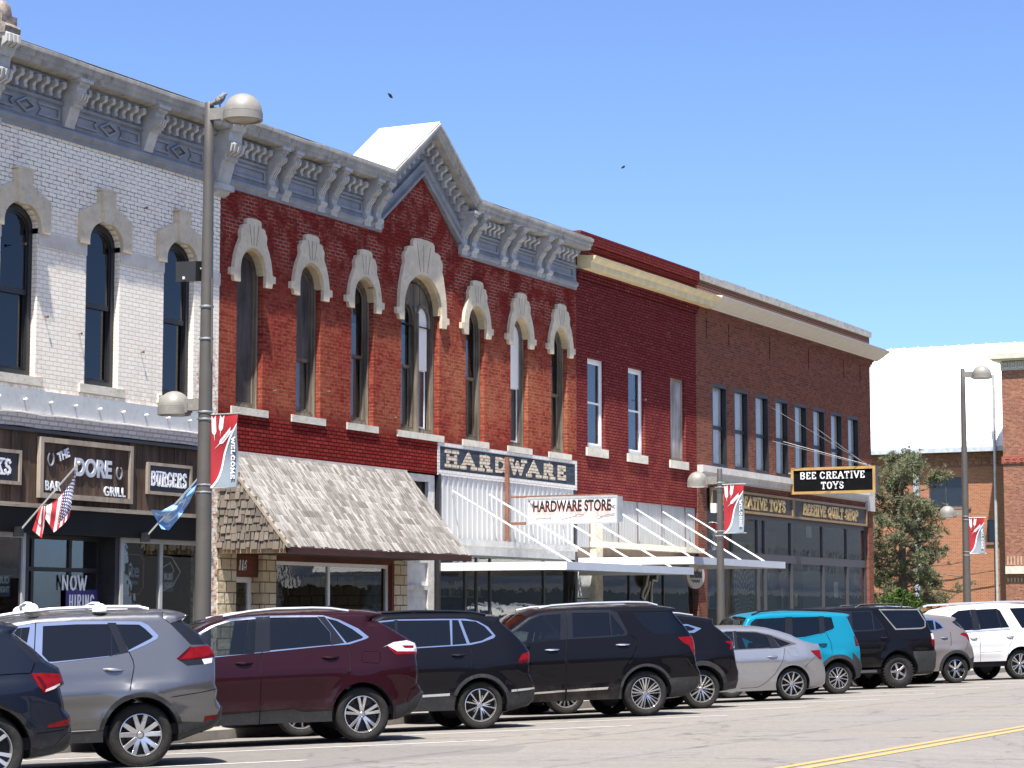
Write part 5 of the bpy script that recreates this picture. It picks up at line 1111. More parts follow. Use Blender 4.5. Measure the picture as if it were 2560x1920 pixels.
        for i in range(n):
            j = (i + 1) % n
            for k in range(m):
                q = (base + i * (m + 1) + k, base + i * (m + 1) + k + 1, base + j * (m + 1) + k + 1, base + j * (m + 1) + k)
                faces.append(q[::-1] if sgn > 0 else q); fcl.append(('S', tags[i]))
        VV = np.vstack(verts)
        # one set of shading normals for the whole skin
        key = {}; idx = np.zeros(len(VV), int)
        for i, p in enumerate(np.round(VV, 4)): idx[i] = key.setdefault(tuple(p), len(key))
        NN = np.zeros((len(key), 3))
        for fc, cl in zip(faces, fcl):
            if cl == ('S', 'under'): continue
            p = VV[list(fc)]; nn = np.cross(p[1] - p[0], p[2] - p[0]) if len(fc) == 3 else np.cross(p[2] - p[0], p[3] - p[1])
            for v in fc: NN[idx[v]] += nn
        NN /= (np.linalg.norm(NN, axis=1)[:, None] + 1e-12); NV = NN[idx]
        groups = {}
        for fc, (sd, k) in zip(faces, fcl):
            if sd == 'S':
                nm = {'ws': 'windscreen', 'rw': 'rear_window', 'under': 'underbody'}.get(k, 'body'); kk = (nm, 'C' if nm != 'body' else '')
            else:
                nm = 'body' if k < 0 else regs[k][0]; kk = (nm, '' if k < 0 or nm == 'body' else sd + str(k))
            groups.setdefault(kk, []).append(fc)
        base_m = dict(body=paint, windscreen=screen, rear_window=privacy, underbody=cabin, panel_gap=gapm, window=privacy, front_window=lightglass, black_pillar=gloss_black, window_trim=chrome, cladding=clad, wheel_flare=ringmat or clad,
                      tail_light=redlens, lamp_cover=darkred, lamp_lens=clearlens, reflector=redlens, chrome_strip=chrome, door=paint, fuel_flap=paint, silver_strip=satin, bumper=clad, rear_corner_glass=gloss_black)
        base_m.update(mats)
        offs = dict(window=-.007, front_window=-.007, panel_gap=-.014, cladding=.006, wheel_flare=.010, tail_light=.004, lamp_cover=.004, lamp_lens=.004, reflector=.004, chrome_strip=.012, silver_strip=.008, window_trim=.003, bumper=.004, rear_corner_glass=-.003)
        objs = {}; doors = {}
        def make(kk, fcs, parent):
            used = sorted({v for f in fcs for v in f}); rm = {v: i for i, v in enumerate(used)}; off = offs.get(kk[0], 0)
            pv = VV[used] + NV[used] * off; me = bpy.data.meshes.new(kk[0]); me.from_pydata([tuple(p) for p in pv], [], [tuple(rm[v] for v in f) for f in fcs]); me.update()
            me.polygons.foreach_set('use_smooth', [True] * len(me.polygons))
            if kk[0] != 'underbody': me.normals_split_custom_set_from_vertices([tuple(v) for v in NV[used]])
            me.materials.append(base_m[kk[0]]); o = bpy.data.objects.new(kk[0] if kk[0] not in ('front_window',) else 'window', me); COL.objects.link(o); o.parent = parent; OFF[o.name] = Vector((0, 0, 0)); return o
        for kk in sorted(groups, key=lambda k: 0 if k[0] == 'body' else 1 if k[0] == 'door' else 2):
            par = s.root
            if kk[1][:1] in ('L', 'R') and kk[0] not in ('body', 'door', 'panel_gap'):
                pn = regs[int(kk[1][1:])][2]
                if pn is not None: par = doors.get((kk[1][0], pn), objs.get(('body', ''), s.root))
            if kk[0] == 'panel_gap': par = objs[('body', '')]
            o = make(kk, groups[kk], par); objs[kk] = o
            if kk[0] == 'door': doors[(kk[1][0], regs[int(kk[1][1:])][2])] = o
        s.objs = objs; s.doors = doors; s.body = objs[('body', '')]
        return s
    def onside(s, x, z, off=0.0, side=1):
        p = np.array([[x, z]]); return Vector((x, side * (float(s.yf(p)[0]) + off), z))
    def handle(s, x, z, mat, L_=.20, door=None, tilt=0.0):
        for sd, key in ((1, 'L'), (-1, 'R')):
            b = MB(); a = s.onside(x - L_ / 2, z, .0, sd); pts = []
            for k in range(7):
                f = k / 6; xx = x - L_ / 2 + L_ * f; off = .034 * math.sin(math.pi * min(1, max(0, f))) ** .45; pts.append(s.onside(xx, z + tilt * (f - .5), off, sd))
            b.tube(pts, [.010, .015, .017, .018, .017, .015, .010], 8); par = s.doors.get((key, door), s.body); b.build('handle', mat, par, world=False)
    def rail(s, pts, mat, inset=.10, r=.018, feet=True):
        for sd in (1, -1):
            P = []
            for x, z in pts: P.append(Vector((x, sd * (s.W - float(s.iz(z)) - s.rr * .6 - inset * .3), z)))
            b = MB(); b.tube(P, r, 8); b.build('roof_rail', mat, s.root, world=False)
    def fin(s, x, z, mat, L_=.16, h=.055):
        b = MB(); b.plate([(x - L_ / 2, z - .02), (x + L_ / 2, z - .02), (x - L_ * .3, z + h), (x - L_ / 2 - .01, z + h)], -.018, .018); b.build('roof_antenna', mat, s.root, world=False)
    def mirrors(s, x, z, mat):
        for sd in (1, -1):
            b = MB(); c = s.onside(x, z, .13, sd); n = 10; vs = []
            b.lathe([(0.0, -.10), (.06, -.09), (.085, -.02), (.08, .05), (.05, .09), (0, .1)], (0, 0, 0), 'y', 14); b.v = [(c.x + p[0] * .62, c.y + p[1] * 1.0, c.z + p[2] * .95) for p in b.v]
            b.tube([s.onside(x + .03, z - .03, -.02, sd), c], .022, 6); b.build('side_mirror', mat, s.root, world=False)
    def cabin(s, zf, xs, zseat, zroof):
        b = MB(); w_ = s.W - .14; b.box(s.xr + .25, s.wb - .55, -w_, w_, .36, .48); b.box(s.wb - .75, s.wb - .45, -w_, w_, .5, s.belt - .05); b.build('cabin_floor', cabin, s.root, world=False)
        for x in xs:
            for y in (-.38, .38):
                b = MB(); b.hexa([(x + .1, y - .25, .55), (x + .6, y - .25, .55), (x + .6, y + .25, .55), (x + .1, y + .25, .55), (x + .1, y - .25, .68), (x + .6, y - .25, .72), (x + .6, y + .25, .72), (x + .1, y + .25, .68)])
                b.hexa([(x, y - .24, .6), (x + .14, y - .24, .6), (x + .14, y + .24, .6), (x, y + .24, .6), (x - .2, y - .19, zseat), (x - .1, y - .19, zseat), (x - .1, y + .19, zseat), (x - .2, y + .19, zseat)])
                b.hexa([(x - .19, y - .12, zseat + .04), (x - .09, y - .12, zseat + .04), (x - .09, y + .12, zseat + .04), (x - .19, y + .12, zseat + .04), (x - .20, y - .11, zseat + .2), (x - .12, y - .11, zseat + .2), (x - .12, y + .11, zseat + .2), (x - .20, y + .11, zseat + .2)])
                b.build('seat', seatm, s.root, world=False)
        b = MB(); rx = s.wb - .95; c0 = Vector((rx, .38, .95)); b.tube([c0 + Vector((.05 * math.sin(a), .17 * math.cos(a), .17 * math.sin(a))) for a in [k * math.pi / 8 for k in range(17)]], .014, 6); b.build('steering_wheel', cabin, s.root, world=False)
    def wheels(s, spokes, n, rim=.66, m_face=None, m_back=None, width=.235, knob=False, hub=.17, lip=None, dish=.03, phase=90.0, steer=0.0):
        r = s.rw; rr = r * rim; m_face = m_face or alloy; m_back = m_back or alloy_dark
        yo = s.W - .035; proto = []
        def build(cx, sd):
            y1 = yo * sd; k_ = -sd
            def Y(d): return y1 + k_ * d       # d metres inwards from the outer face
            core = MB(); core.lathe([(rr * .93, Y(.06) - 0), (rr * .90, Y(.13)), (rr * .55, Y(.14)), (.02, Y(.14))], (cx, 0, r), 'y', 36)
            core.v = [(p[0], p[1], p[2]) for p in core.v]; core.lathe([(.02, Y(.11)), (rr * .62, Y(.11)), (rr * .62, Y(.135))], (cx, 0, r), 'y', 30)
            for q in range(5):
                a = math.radians(phase + 36 + q * 72); core.lathe([(0, Y(.018 + dish)), (.011, Y(.018 + dish)), (.012, Y(.03 + dish))], (cx + rr * .27 * math.cos(a), 0, r + rr * .27 * math.sin(a)), 'y', 8)
            wo = core.build('wheel', m_back, s.root, world=False)
            tb = MB(); prof = [(rr * .985, Y(.055)), (rr, Y(.022)), (rr + .012, Y(.010)), (rr + (r - rr) * .45, Y(-.004)), (rr + (r - rr) * .78, Y(.004)), (r - .012, Y(.022)), (r - .002, Y(.040)), (r, Y(.06)), (r, Y(width - .05)), (r - .014, Y(width - .02)), (rr + .03, Y(width)), (rr * .95, Y(width - .02)), (rr * .95, Y(.2))]
            tb.lathe(prof, (cx, 0, r), 'y', 56)
            if knob:
                for q in range(34):
                    a = q * 2 * math.pi / 34; ca, sa = math.cos(a), math.sin(a); e = Vector((ca, 0, sa)); t_ = Vector((-sa, 0, ca)); c = Vector((cx, 0, r))
                    for (d0, d1, r0, r1, sft) in ((.0, .06, r - .055, r + .004, 0), (.07, .13, r - .02, r + .006, .5), (.14, .2, r - .02, r + .006, 0)):
                        w2 = .021; cc = [c + e * q_ + t_ * (u_ + sft * .04) + Vector((0, Y(dd_), 0)) for dd_, q_, u_ in ((d0, r0, -w2), (d0, r0, w2), (d1, r0, w2), (d1, r0, -w2), (d0 + .008, r1, -w2 * .8), (d0 + .008, r1, w2 * .8), (d1, r1, w2 * .8), (d1, r1, -w2 * .8))]
                        tb.hexa(cc)
            tb.build('tyre', tyre_m, wo, world=False)
            rb = MB(); rb.lathe([(rr * .985, Y(.03)), (rr * .99, Y(.012)), (rr * .955, Y(.010)), (rr * .92, Y(.03)), (rr * .90, Y(.07))], (cx, 0, r), 'y', 48)
            for q in range(n):
                a0 = math.radians(phase + q * 360.0 / n)
                for (ai, ao, wi, wo_, ri, ro) in spokes:
                    A1 = a0 + math.radians(ai); A2 = a0 + math.radians(ao); p0 = np.array([math.cos(A1), math.sin(A1)]) * rr * ri; p1 = np.array([math.cos(A2), math.sin(A2)]) * rr * ro
                    dd = p1 - p0; dd = dd / np.linalg.norm(dd); qn = np.array([-dd[1], dd[0]]); segs = 3; prev = None; vs = []
                    for k in range(segs + 1):
                        f = k / segs; c = p0 + (p1 - p0) * f; w2 = (wi + (wo_ - wi) * f) / 2 * rr; dep = .016 + dish * (1 - f) ** 1.5 * 1.0 - .004 * math.sin(math.pi * f)
                        for (u_, dz_) in ((-w2, dep + .008), (-w2 * .72, dep), (w2 * .72, dep), (w2, dep + .008), (w2 * .8, dep + .045), (-w2 * .8, dep + .045)): vs.append((cx + c[0] + qn[0] * u_, Y(dz_), r + c[1] + qn[1] * u_))
                    fs = [(k * 6 + i, k * 6 + (i + 1) % 6, (k + 1) * 6 + (i + 1) % 6, (k + 1) * 6 + i) for k in range(segs) for i in range(6)]; rb.add(vs, fs)
            rb.lathe([(0, Y(.014 + dish)), (rr * hub * .55, Y(.014 + dish)), (rr * hub * .62, Y(.019 + dish)), (rr * hub, Y(.024 + dish)), (rr * hub * 1.25, Y(.05 + dish))], (cx, 0, r), 'y', 20)
            rb.build('rim', m_face, wo, world=False)
        for cx in (0, s.wb):
            for sd in (1, -1): build(cx, sd)
def T_(pts, tag): return [(p[0], p[1], tag) for p in pts]
def nose(wb, zc, xc, zh, fo=.92, zf=.30):       # cowl, bonnet, grille, bumper, ready for hidden fronts
    return [(xc, zc, 'hood'), (xc + .45, zc + .0, 'hood'), (wb + .35, zh + .05, 'hood'), (wb + .66, zh - .03, 'front'), (wb + fo - .10, zh - .16, 'front'), (wb + fo, zh - .36, 'front'), (wb + fo, .42, 'front'), (wb + fo - .12, zf, 'under'), (wb + .50, zf - .02, 'under')]
# ---- the eleven, near to far
def door_regions(c, edges, zlo, names):
    pass
# 1 navy SUV cut by the left edge
c = Car('parked_car', 'navy black SUV cut off by the left edge of the photo', 'SUV', (-38, 1974), .95, .98, .369, 2.82)
rear = c.S('c2', [(370, 1530), (560, 1500), (760, 1462), (880, 1420), (945, 1350), (968, 1240), (948, 1100), (938, 990), (865, 915), (850, 800), (800, 610)]); mid = c.S('c2', [(860, 570), (835, 480), (790, 370)]); gl = c.S('c1', [(640, 830), (400, 610), (165, 440)]); sp = c.S('c1', [(250, 352), (120, 335), (0, 322)])
xr = sp[-1][0]; zr = sp[-1][1]
top = T_(rear, 'bump') + T_(mid, 'tail') + T_(gl, 'rw') + T_(sp, 'roof') + [(xr + .7, zr + .04, 'roof'), (xr + 1.5, zr + .0, 'roof'), (xr + 1.9, zr - .10, 'ws')] + nose(2.82, 1.06, 2.25, .96)
tl = c.S('c2', [(405, 430), (470, 432), (560, 428), (700, 432), (800, 442), (832, 520), (800, 592), (700, 642), (580, 692), (500, 600)])
rg = [('lamp_lens', c.S('c2', [(600, 640), (700, 600), (790, 560), (785, 590), (700, 640), (590, 672)]), None), ('lamp_cover', c.S('c2', [(470, 470), (520, 470), (610, 590), (600, 640), (560, 620)]), None), ('tail_light', tl, None),
      ('reflector', c.S('c2', [(610, 1140), (640, 1092), (890, 1030), (940, 992), (941, 1090), (860, 1115)]), None),
      ('cladding', c.S('c2', [(370, 1400), (720, 1370), (860, 1230), (960, 1200), (990, 1300), (900, 1440), (370, 1560)]), None),
      ('panel_gap', line_poly(c.S('c2', [(455, 300), (405, 425)]) + c.S('c2', [(395, 432), (200, 440), (0, 455)]), .010), None),
      ('panel_gap', line_poly(c.S('c2', [(480, 1210), (640, 1195), (850, 1165)]), .008), None), ('rear_corner_glass', c.S('c1', [(150, 440), (165, 432), (640, 825), (590, 835), (430, 790), (150, 500)]), None)]
c.shell(top, .34, rear[0][1], rg, carpaint('navy_black_paint', (.006, .009, .018)), creases=((.82, .98, .022, .09), (.50, .56, .012, .08)), Ra=.43, ringw=.045, ringmat=gloss_black)
c.wheels([(-6, -11, .13, .17, .12, .96), (6, 11, .13, .17, .12, .96)], 5, .70, alloy, alloy_dark, phase=60); c.cabin(0, (1.35, .45), 1.0, 1.5); c.mirrors(2.0, 1.08, gloss_black)
# 2 grey SUV
c = Car('parked_car', 'silver grey SUV with white roof rails and crossbars, second from the left', 'SUV', (350, 1918.7), .92, 1.02, .362, 2.70)
rear = c.S('r4', [(1420, 1440), (1560, 1388), (1700, 1342), (1768, 1275), (1786, 1190), (1765, 1158), (1735, 1118), (1742, 1040), (1726, 1000)]); mid = c.S('r4', [(1729, 880), (1726, 790), (1710, 735)]); gl = c.S('r4', [(1662, 680), (1570, 580), (1440, 490)]); rf = c.S('r4', [(1495, 450), (1400, 432), (1300, 424), (1000, 428), (600, 440), (300, 458), (0, 505), (-200, 545)])
x_, z_ = rf[-1]
top = T_(rear, 'bump') + T_(mid, 'tail') + T_(gl, 'rw') + T_(rf[:-1], 'roof') + [(x_, z_, 'ws'), (x_ + .42, z_ - .22, 'ws')] + nose(2.70, 1.08, 2.25, .98)
dlo = c.S('c1', [(2085, 468), (1950, 330), (1850, 285), (1500, 280), (1000, 281), (560, 303), (245, 335), (-100, 392), (-500, 560), (-820, 800), (-780, 905), (-300, 905), (330, 865), (700, 832), (1200, 772), (1500, 737), (1700, 682), (1900, 600), (2070, 510)])
rg = [('window', c.S('c1', [(565, 345), (1000, 322), (1415, 318), (1466, 430), (1455, 735), (1100, 775), (700, 815), (640, 815), (553, 720)]), 'rear_door'), ('window', c.S('c1', [(1476, 450), (1575, 690), (1470, 722)]), 'rear_door'),
      ('window', c.S('c1', [(1530, 322), (1830, 325), (1900, 372), (2015, 480), (1990, 508), (1690, 664)]), None),
      ('front_window', c.S('c1', [(395, 358), (250, 372), (-100, 425), (-450, 590), (-740, 840), (-300, 870), (400, 825), (350, 600)]), 'front_door'),
      ('black_pillar', c.S('c1', [(1415, 300), (1525, 300), (1700, 690), (1440, 745)]), None), ('panel_gap', line_poly(c.S('c1', [(470, 300), (455, 620), (440, 845)]), .012), None), ('window_trim', dlo, None),
      ('rear_corner_glass', c.S('r4', [(1340, 515), (1440, 486), (1500, 508), (1664, 682), (1510, 686)]), None),
      ('lamp_cover', c.S('r4', [(1395, 795), (1510, 692), (1500, 725), (1425, 800), (1600, 782), (1705, 760), (1706, 782), (1610, 792), (1420, 812)]), None), ('tail_light', c.S('r4', [(1425, 800), (1505, 705), (1660, 690), (1700, 735), (1704, 762), (1600, 782)]), None),
      ('lamp_lens', c.S('r4', [(1600, 800), (1690, 788), (1684, 828), (1620, 840)]), None), ('black_pillar', c.S('r4', [(1420, 812), (1600, 792), (1620, 840), (1480, 852)]), None),
      ('reflector', c.S('r4', [(1615, 1290), (1626, 1250), (1730, 1238), (1726, 1268)]), None),
      ('bumper', c.S('r4', [(1400, 1290), (1610, 1296), (1728, 1242), (1775, 1172), (1800, 1160), (1810, 1280), (1700, 1360), (1400, 1460)]), None),
      ('panel_gap', line_poly(c.S('r4', [(1352, 1100), (1480, 1078), (1600, 1060), (1735, 1035)]), .009), None), ('panel_gap', line_poly(c.S('r4', [(1290, 425), (1285, 470), (1340, 515)]), .008), None),
      ('panel_gap', line_poly(c.S('c1', [(1700, 684), (1752, 800), (1766, 880), (1750, 980), (1704, 1192)]), .012), None),
      ('chrome_strip', c.S('c2', [(200, 1200), (960, 1172), (1246, 1158), (1246, 1170), (960, 1186), (200, 1214)]), None), ('cladding', c.S('c2', [(200, 1214), (960, 1186), (1246, 1170), (1340, 1160), (1340, 1420), (200, 1440), (-1500, 1500), (-1500, 1260)]), None)]
bl = c.S('c1', [(440, 845), (700, 832), (1200, 772), (1500, 737), (1700, 682), (1752, 800), (1766, 880), (1704, 1192)]) + c.S('c2', [(1400, 900), (1290, 1160), (960, 1172), (300, 1196)])
rg += [('door', c.S('c1', [(470, 290), (1000, 281), (1500, 280), (1700, 684), (1752, 800), (1766, 880), (1750, 980), (1704, 1192), (1500, 1330)]) + c.S('c2', [(1300, 1000), (1260, 1160), (960, 1172), (380, 1192)]), 'rear_door'),
       ('door', c.S('c1', [(470, 290), (245, 330), (-100, 380), (-500, 550), (-840, 800), (-900, 1300)]) + c.S('c2', [(-900, 1240), (380, 1192)]), 'front_door')]
pt = carpaint('silver_grey_paint', (.17, .17, .176), .85, .25, .3)
c.shell(top, .30, rear[0][1], rg, pt, creases=((.74, .93, .040, .13), (.55, .62, .020, .08)), Ra=.425, ringw=.05, flare=.03)
h = c.S('c1', [(1490, 915)])[0]; c.handle(h[0], h[1], chrome, .22, 'rear_door', .01); c.handle(h[0] + 1.05, h[1] - .04, chrome, .22, 'front_door')
rl = c.S('r4', [(1185, 425), (1100, 405), (800, 406), (400, 425), (100, 462), (-60, 490)]); rl = [(x, z + .03) for x, z in rl]; c.rail(rl, whitep, .2, .020)
for px_ in (250, 790):
    q = c.S('r4', [(px_, 395)])[0]
    b = MB(); yy = c.W - float(c.iz(1.62)) - .08
    b.tube([(q[0], -yy, q[1] + .0), (q[0], -yy + .1, q[1] + .05), (q[0], 0, q[1] + .07), (q[0], yy - .1, q[1] + .05), (q[0], yy, q[1] + .0)], .020, 8)
    for sd in (1, -1): b.lathe([(0, .052), (.04, .048), (.07, .025), (.085, -.01), (.085, -.04)], (q[0], sd * (yy - .02), q[1] - .0), 'z', 12)
    b.build('crossbar', whitep, c.root, world=False)
q = c.S('r4', [(1115, 400)])[0]; c.fin(q[0], q[1] + .02, pt, .17, .05)
c.wheels([(-10, -16, .24, .23, .18, .97), (10, 16, .24, .23, .18, .97)], 5, .665, alloy_bright, alloy_dark, hub=.2, phase=90, dish=.025); c.cabin(0, (1.35, .40), 1.05, 1.5); c.mirrors(1.95, 1.12, pt)
# 3 maroon SUV
c = Car('parked_car', 'dark maroon SUV with bright five-spoke wheels beside the silver grey SUV', 'SUV', (904.5, 1855.5), .96, 1.06, .376, 2.85)
rear = c.S('r8', [(1560, 1272), (1645, 1245), (1745, 1195), (1788, 1110), (1800, 1060), (1778, 1040), (1772, 1015), (1745, 985)]); mid = c.S('r8', [(1751, 920), (1741, 800), (1740, 705), (1724, 672)]); gl = c.S('r8', [(1635, 618), (1430, 505), (1345, 490)]); rf = c.S('r8', [(1450, 446), (1440, 437), (1340, 426), (1240, 421), (1100, 424), (900, 428), (600, 436), (400, 448), (200, 476)]); ws = c.S('r8', [(80, 515), (-90, 595), (-300, 720)])
top = T_(rear, 'bump') + T_(mid, 'tail') + T_(gl, 'rw') + T_(rf, 'roof') + T_(ws, 'ws') + nose(2.85, 1.10, ws[-1][0] + .2, .98)
dlo = c.S('r8', [(-120, 660), (-20, 600), (90, 535), (250, 478), (490, 456), (800, 452), (970, 454), (1100, 488), (1250, 558), (1334, 625), (1310, 640), (1180, 682), (1000, 696), (490, 748), (140, 783), (-150, 810), (-190, 740)])
door_r = c.S('r8', [(490, 450), (800, 446), (975, 450), (1165, 690), (1186, 760), (1191, 930), (1110, 1000), (1010, 1205), (810, 1215), (740, 1190), (466, 1215)])
door_f = c.S('r8', [(490, 450), (250, 472), (90, 530), (-120, 655), (-200, 740), (-230, 900), (-230, 1240), (466, 1215)])
rg = [('front_window', c.S('r8', [(25, 592), (120, 536), (250, 498), (440, 482), (428, 755), (150, 775), (-60, 792), (-90, 700)]), 'front_door'), ('window', c.S('r8', [(553, 471), (925, 467), (1028, 590), (1033, 686), (553, 731)]), 'rear_door'), ('window', c.S('r8', [(1000, 477), (1080, 497), (1200, 561), (1290, 625), (1278, 637), (1160, 672)]), None),
      ('black_pillar', c.S('r8', [(440, 470), (553, 462), (553, 738), (428, 750)]), None), ('black_pillar', c.S('r8', [(925, 462), (985, 464), (1142, 672), (1033, 690), (1030, 590)]), None),
      ('panel_gap', line_poly(c.S('r8', [(497, 455), (490, 745), (480, 800), (466, 1330)]), .012), None), ('panel_gap', line_poly(c.S('r8', [(1165, 690), (1186, 760), (1191, 930)]), .012), None), ('window_trim', dlo, None),
      ('tail_light', c.S('r8', [(1480, 692), (1560, 737), (1738, 737), (1737, 756), (1550, 762), (1500, 722)]), None), ('tail_light', c.S('r8', [(1600, 690), (1700, 690), (1700, 712), (1620, 712)]), None), ('lamp_lens', c.S('r8', [(1440, 708), (1530, 665), (1640, 650), (1722, 672), (1741, 700), (1740, 740), (1560, 740), (1480, 692)]), None),
      ('panel_gap', line_poly(c.S('r8', [(1290, 738), (1415, 738), (1426, 755), (1422, 820), (1405, 832), (1290, 825), (1278, 800), (1280, 745)]), .006), None), ('panel_gap', line_poly(c.S('r8', [(1640, 1130), (1672, 1040), (1745, 992)]), .008), None),
      ('bumper', c.S('r8', [(1540, 1165), (1650, 1137), (1768, 1045), (1820, 1045), (1800, 1130), (1750, 1215), (1540, 1290)]), None),
      ('cladding', c.S('r8', [(-700, 1260), (140, 1240), (740, 1192), (815, 1217), (1060, 1203), (1060, 1330), (470, 1350), (-700, 1390)]), None), ('door', door_r, 'rear_door'), ('door', door_f, 'front_door')]
pt = carpaint('maroon_paint', (.019, .0028, .0065), .3, .3, .25)
c.shell(top, .30, rear[0][1], rg, pt, creases=((.90, 1.0, .020, .10), (.50, .56, .018, .06)), Ra=.435, flare=.028, rr=.085)
for (hx, hy, d_) in ((345, 830, 'front_door'), (1030, 783, 'rear_door')):
    h = c.S('r8', [(hx, hy)])[0]; c.handle(h[0], h[1], pt, .24, d_)
rl = [(x, z + .01) for x, z in c.S('r8', [(190, 468), (400, 428), (600, 408), (900, 400), (1040, 404), (1185, 424)])]; c.rail(rl, satin, .15, .022)
q = c.S('r8', [(1095, 385)])[0]; c.fin(q[0], q[1] - .02, pt, .12, .06)
c.wheels([(-9, -11, .15, .185, .18, .97), (9, 11, .15, .185, .18, .97)], 5, .675, alloy_bright, alloy_dark, phase=90, hub=.19, dish=.03); c.cabin(0, (1.45, .50), 1.1, 1.5); c.mirrors(2.15, 1.14, pt)
# 4 black SUV with silver bumper strip
c = Car('parked_car', 'black SUV with chrome window line and silver strip on the rear bumper', 'SUV', (1199.7, 1822.8), .92, 1.04, .363, 2.79)
rear = c.S('m3', [(555, 1207), (640, 1187), (720, 1165), (768, 1125), (785, 1050), (781, 1000), (765, 960), (732, 905)]); mid = c.S('m3', [(736, 830), (739, 742), (718, 718)]); gl = c.S('m3', [(690, 680), (600, 594), (482, 500)]); rf = c.S('m3', [(480, 464), (370, 457), (300, 440), (235, 432), (0, 430), (-250, 433), (-446, 442)]); ws = c.S('m3', [(-540, 480), (-760, 600)])
top = T_(rear, 'bump') + T_(mid, 'tail') + T_(gl, 'rw') + T_(rf, 'roof') + T_(ws, 'ws') + nose(2.79, 1.08, ws[-1][0] + .2, .98)
dlo = c.S('m3', [(-760, 640), (-640, 560), (-491, 500), (-346, 486), (0, 481), (200, 481), (300, 500), (380, 545), (438, 615), (425, 632), (330, 667), (240, 687), (0, 702), (-160, 712), (-800, 760), (-840, 700)])
rg = [('window', c.S('m3', [(-336, 496), (75, 491), (85, 688), (-150, 703), (-330, 716)]), 'rear_door'), ('window', c.S('m3', [(95, 491), (143, 491), (212, 678), (98, 688)]), 'rear_door'), ('window', c.S('m3', [(165, 493), (280, 502), (350, 541), (415, 610), (330, 654), (235, 674)]), None), ('front_window', c.S('m3', [(-360, 498), (-491, 512), (-640, 575), (-740, 650), (-760, 745), (-360, 718)]), 'front_door'),
      ('black_pillar', c.S('m3', [(-362, 490), (-334, 490), (-330, 718), (-362, 720)]), None), ('window_trim', dlo, None),
      ('panel_gap', line_poly(c.S('m3', [(240, 690), (256, 760), (243, 880)]), .012), None), ('panel_gap', line_poly(c.S('m3', [(640, 1100), (590, 1000), (500, 930)]), .007), None),
      ('lamp_cover', c.S('m3', [(610, 832), (625, 805), (738, 800), (739, 832)]), None), ('tail_light', c.S('m3', [(625, 805), (655, 760), (700, 745), (740, 738), (739, 800)]), None),
      ('silver_strip', c.S('m3', [(562, 1040), (790, 1018), (790, 1034), (562, 1057)]), None), ('bumper', c.S('m3', [(545, 1057), (800, 1033), (790, 1140), (640, 1200), (545, 1225)]), None),
      ('silver_strip', c.S('m3', [(-900, 1130), (-90, 1078), (75, 1068), (75, 1088), (-90, 1098), (-900, 1150)]), None), ('cladding', c.S('m3', [(-900, 1150), (-90, 1098), (75, 1088), (130, 1085), (130, 1230), (-900, 1300)]), None),
      ('door', c.S('m3', [(-348, 484), (0, 478), (165, 478), (240, 690), (256, 760), (243, 880), (150, 950), (60, 1088), (-348, 1115)]), 'rear_door'), ('door', c.S('m3', [(-348, 484), (-491, 497), (-640, 555), (-800, 660), (-850, 760), (-850, 1140), (-348, 1115)]), 'front_door')]
pt = carpaint('black_paint', (.004, .004, .006))
c.shell(top, .30, rear[0][1], rg, pt, creases=((.90, .98, .016, .08), (.55, .58, .010, .06)), Ra=.42, ringw=.055)
h = c.S('m3', [(140, 765)])[0]; c.handle(h[0], h[1], gloss_black, .21, 'rear_door'); c.handle(h[0] + 1.03, h[1] - .03, gloss_black, .21, 'front_door')
rl = [(x, z + .015) for x, z in c.S('m3', [(-450, 442), (-200, 428), (100, 428), (260, 436), (372, 455)])]; c.rail(rl, gloss_black, .1, .02)
c.wheels([(-6, -18, .085, .11, .15, .97), (6, 18, .085, .11, .15, .97), (0, 0, .07, .03, .2, .6)], 5, .70, alloy_bright, alloy_dark, phase=90 + 14, hub=.17, dish=.03); c.cabin(0, (1.4, .45), 1.05, 1.5); c.mirrors(2.1, 1.12, pt)
# 5 large black SUV
c = Car('parked_car', 'large black SUV with chrome door handles, chrome sill strip and silver roof rails', 'SUV', (1613, 1790.6), .98, 1.12, .386, 2.86)
rear = c.S('m3', [(1815, 1102), (1950, 1088), (2050, 1040), (2094, 985), (2098, 900), (2062, 850)]); mid = c.S('m3', [(2042, 760), (2036, 660), (2016, 612)]); gl = c.S('m3', [(1960, 545), (1900, 480), (1848, 424)]); rf = c.S('m3', [(1892, 407), (1870, 396), (1735, 382), (1500, 381), (1200, 389), (900, 405), (780, 415)]); ws = c.S('m3', [(700, 452), (560, 555), (400, 680)])
top = T_(rear, 'bump') + T_(mid, 'tail') + T_(gl, 'rw') + T_(rf, 'roof') + T_(ws, 'ws') + nose(2.86, 1.17, ws[-1][0] + .1, 1.08, 1.0)
blk_ = c.S('m3', [(500, 655), (560, 578), (700, 472), (830, 428), (1000, 413), (1340, 409), (1402, 432), (1484, 590), (1470, 612), (1350, 624), (1000, 642), (670, 670), (500, 690)])
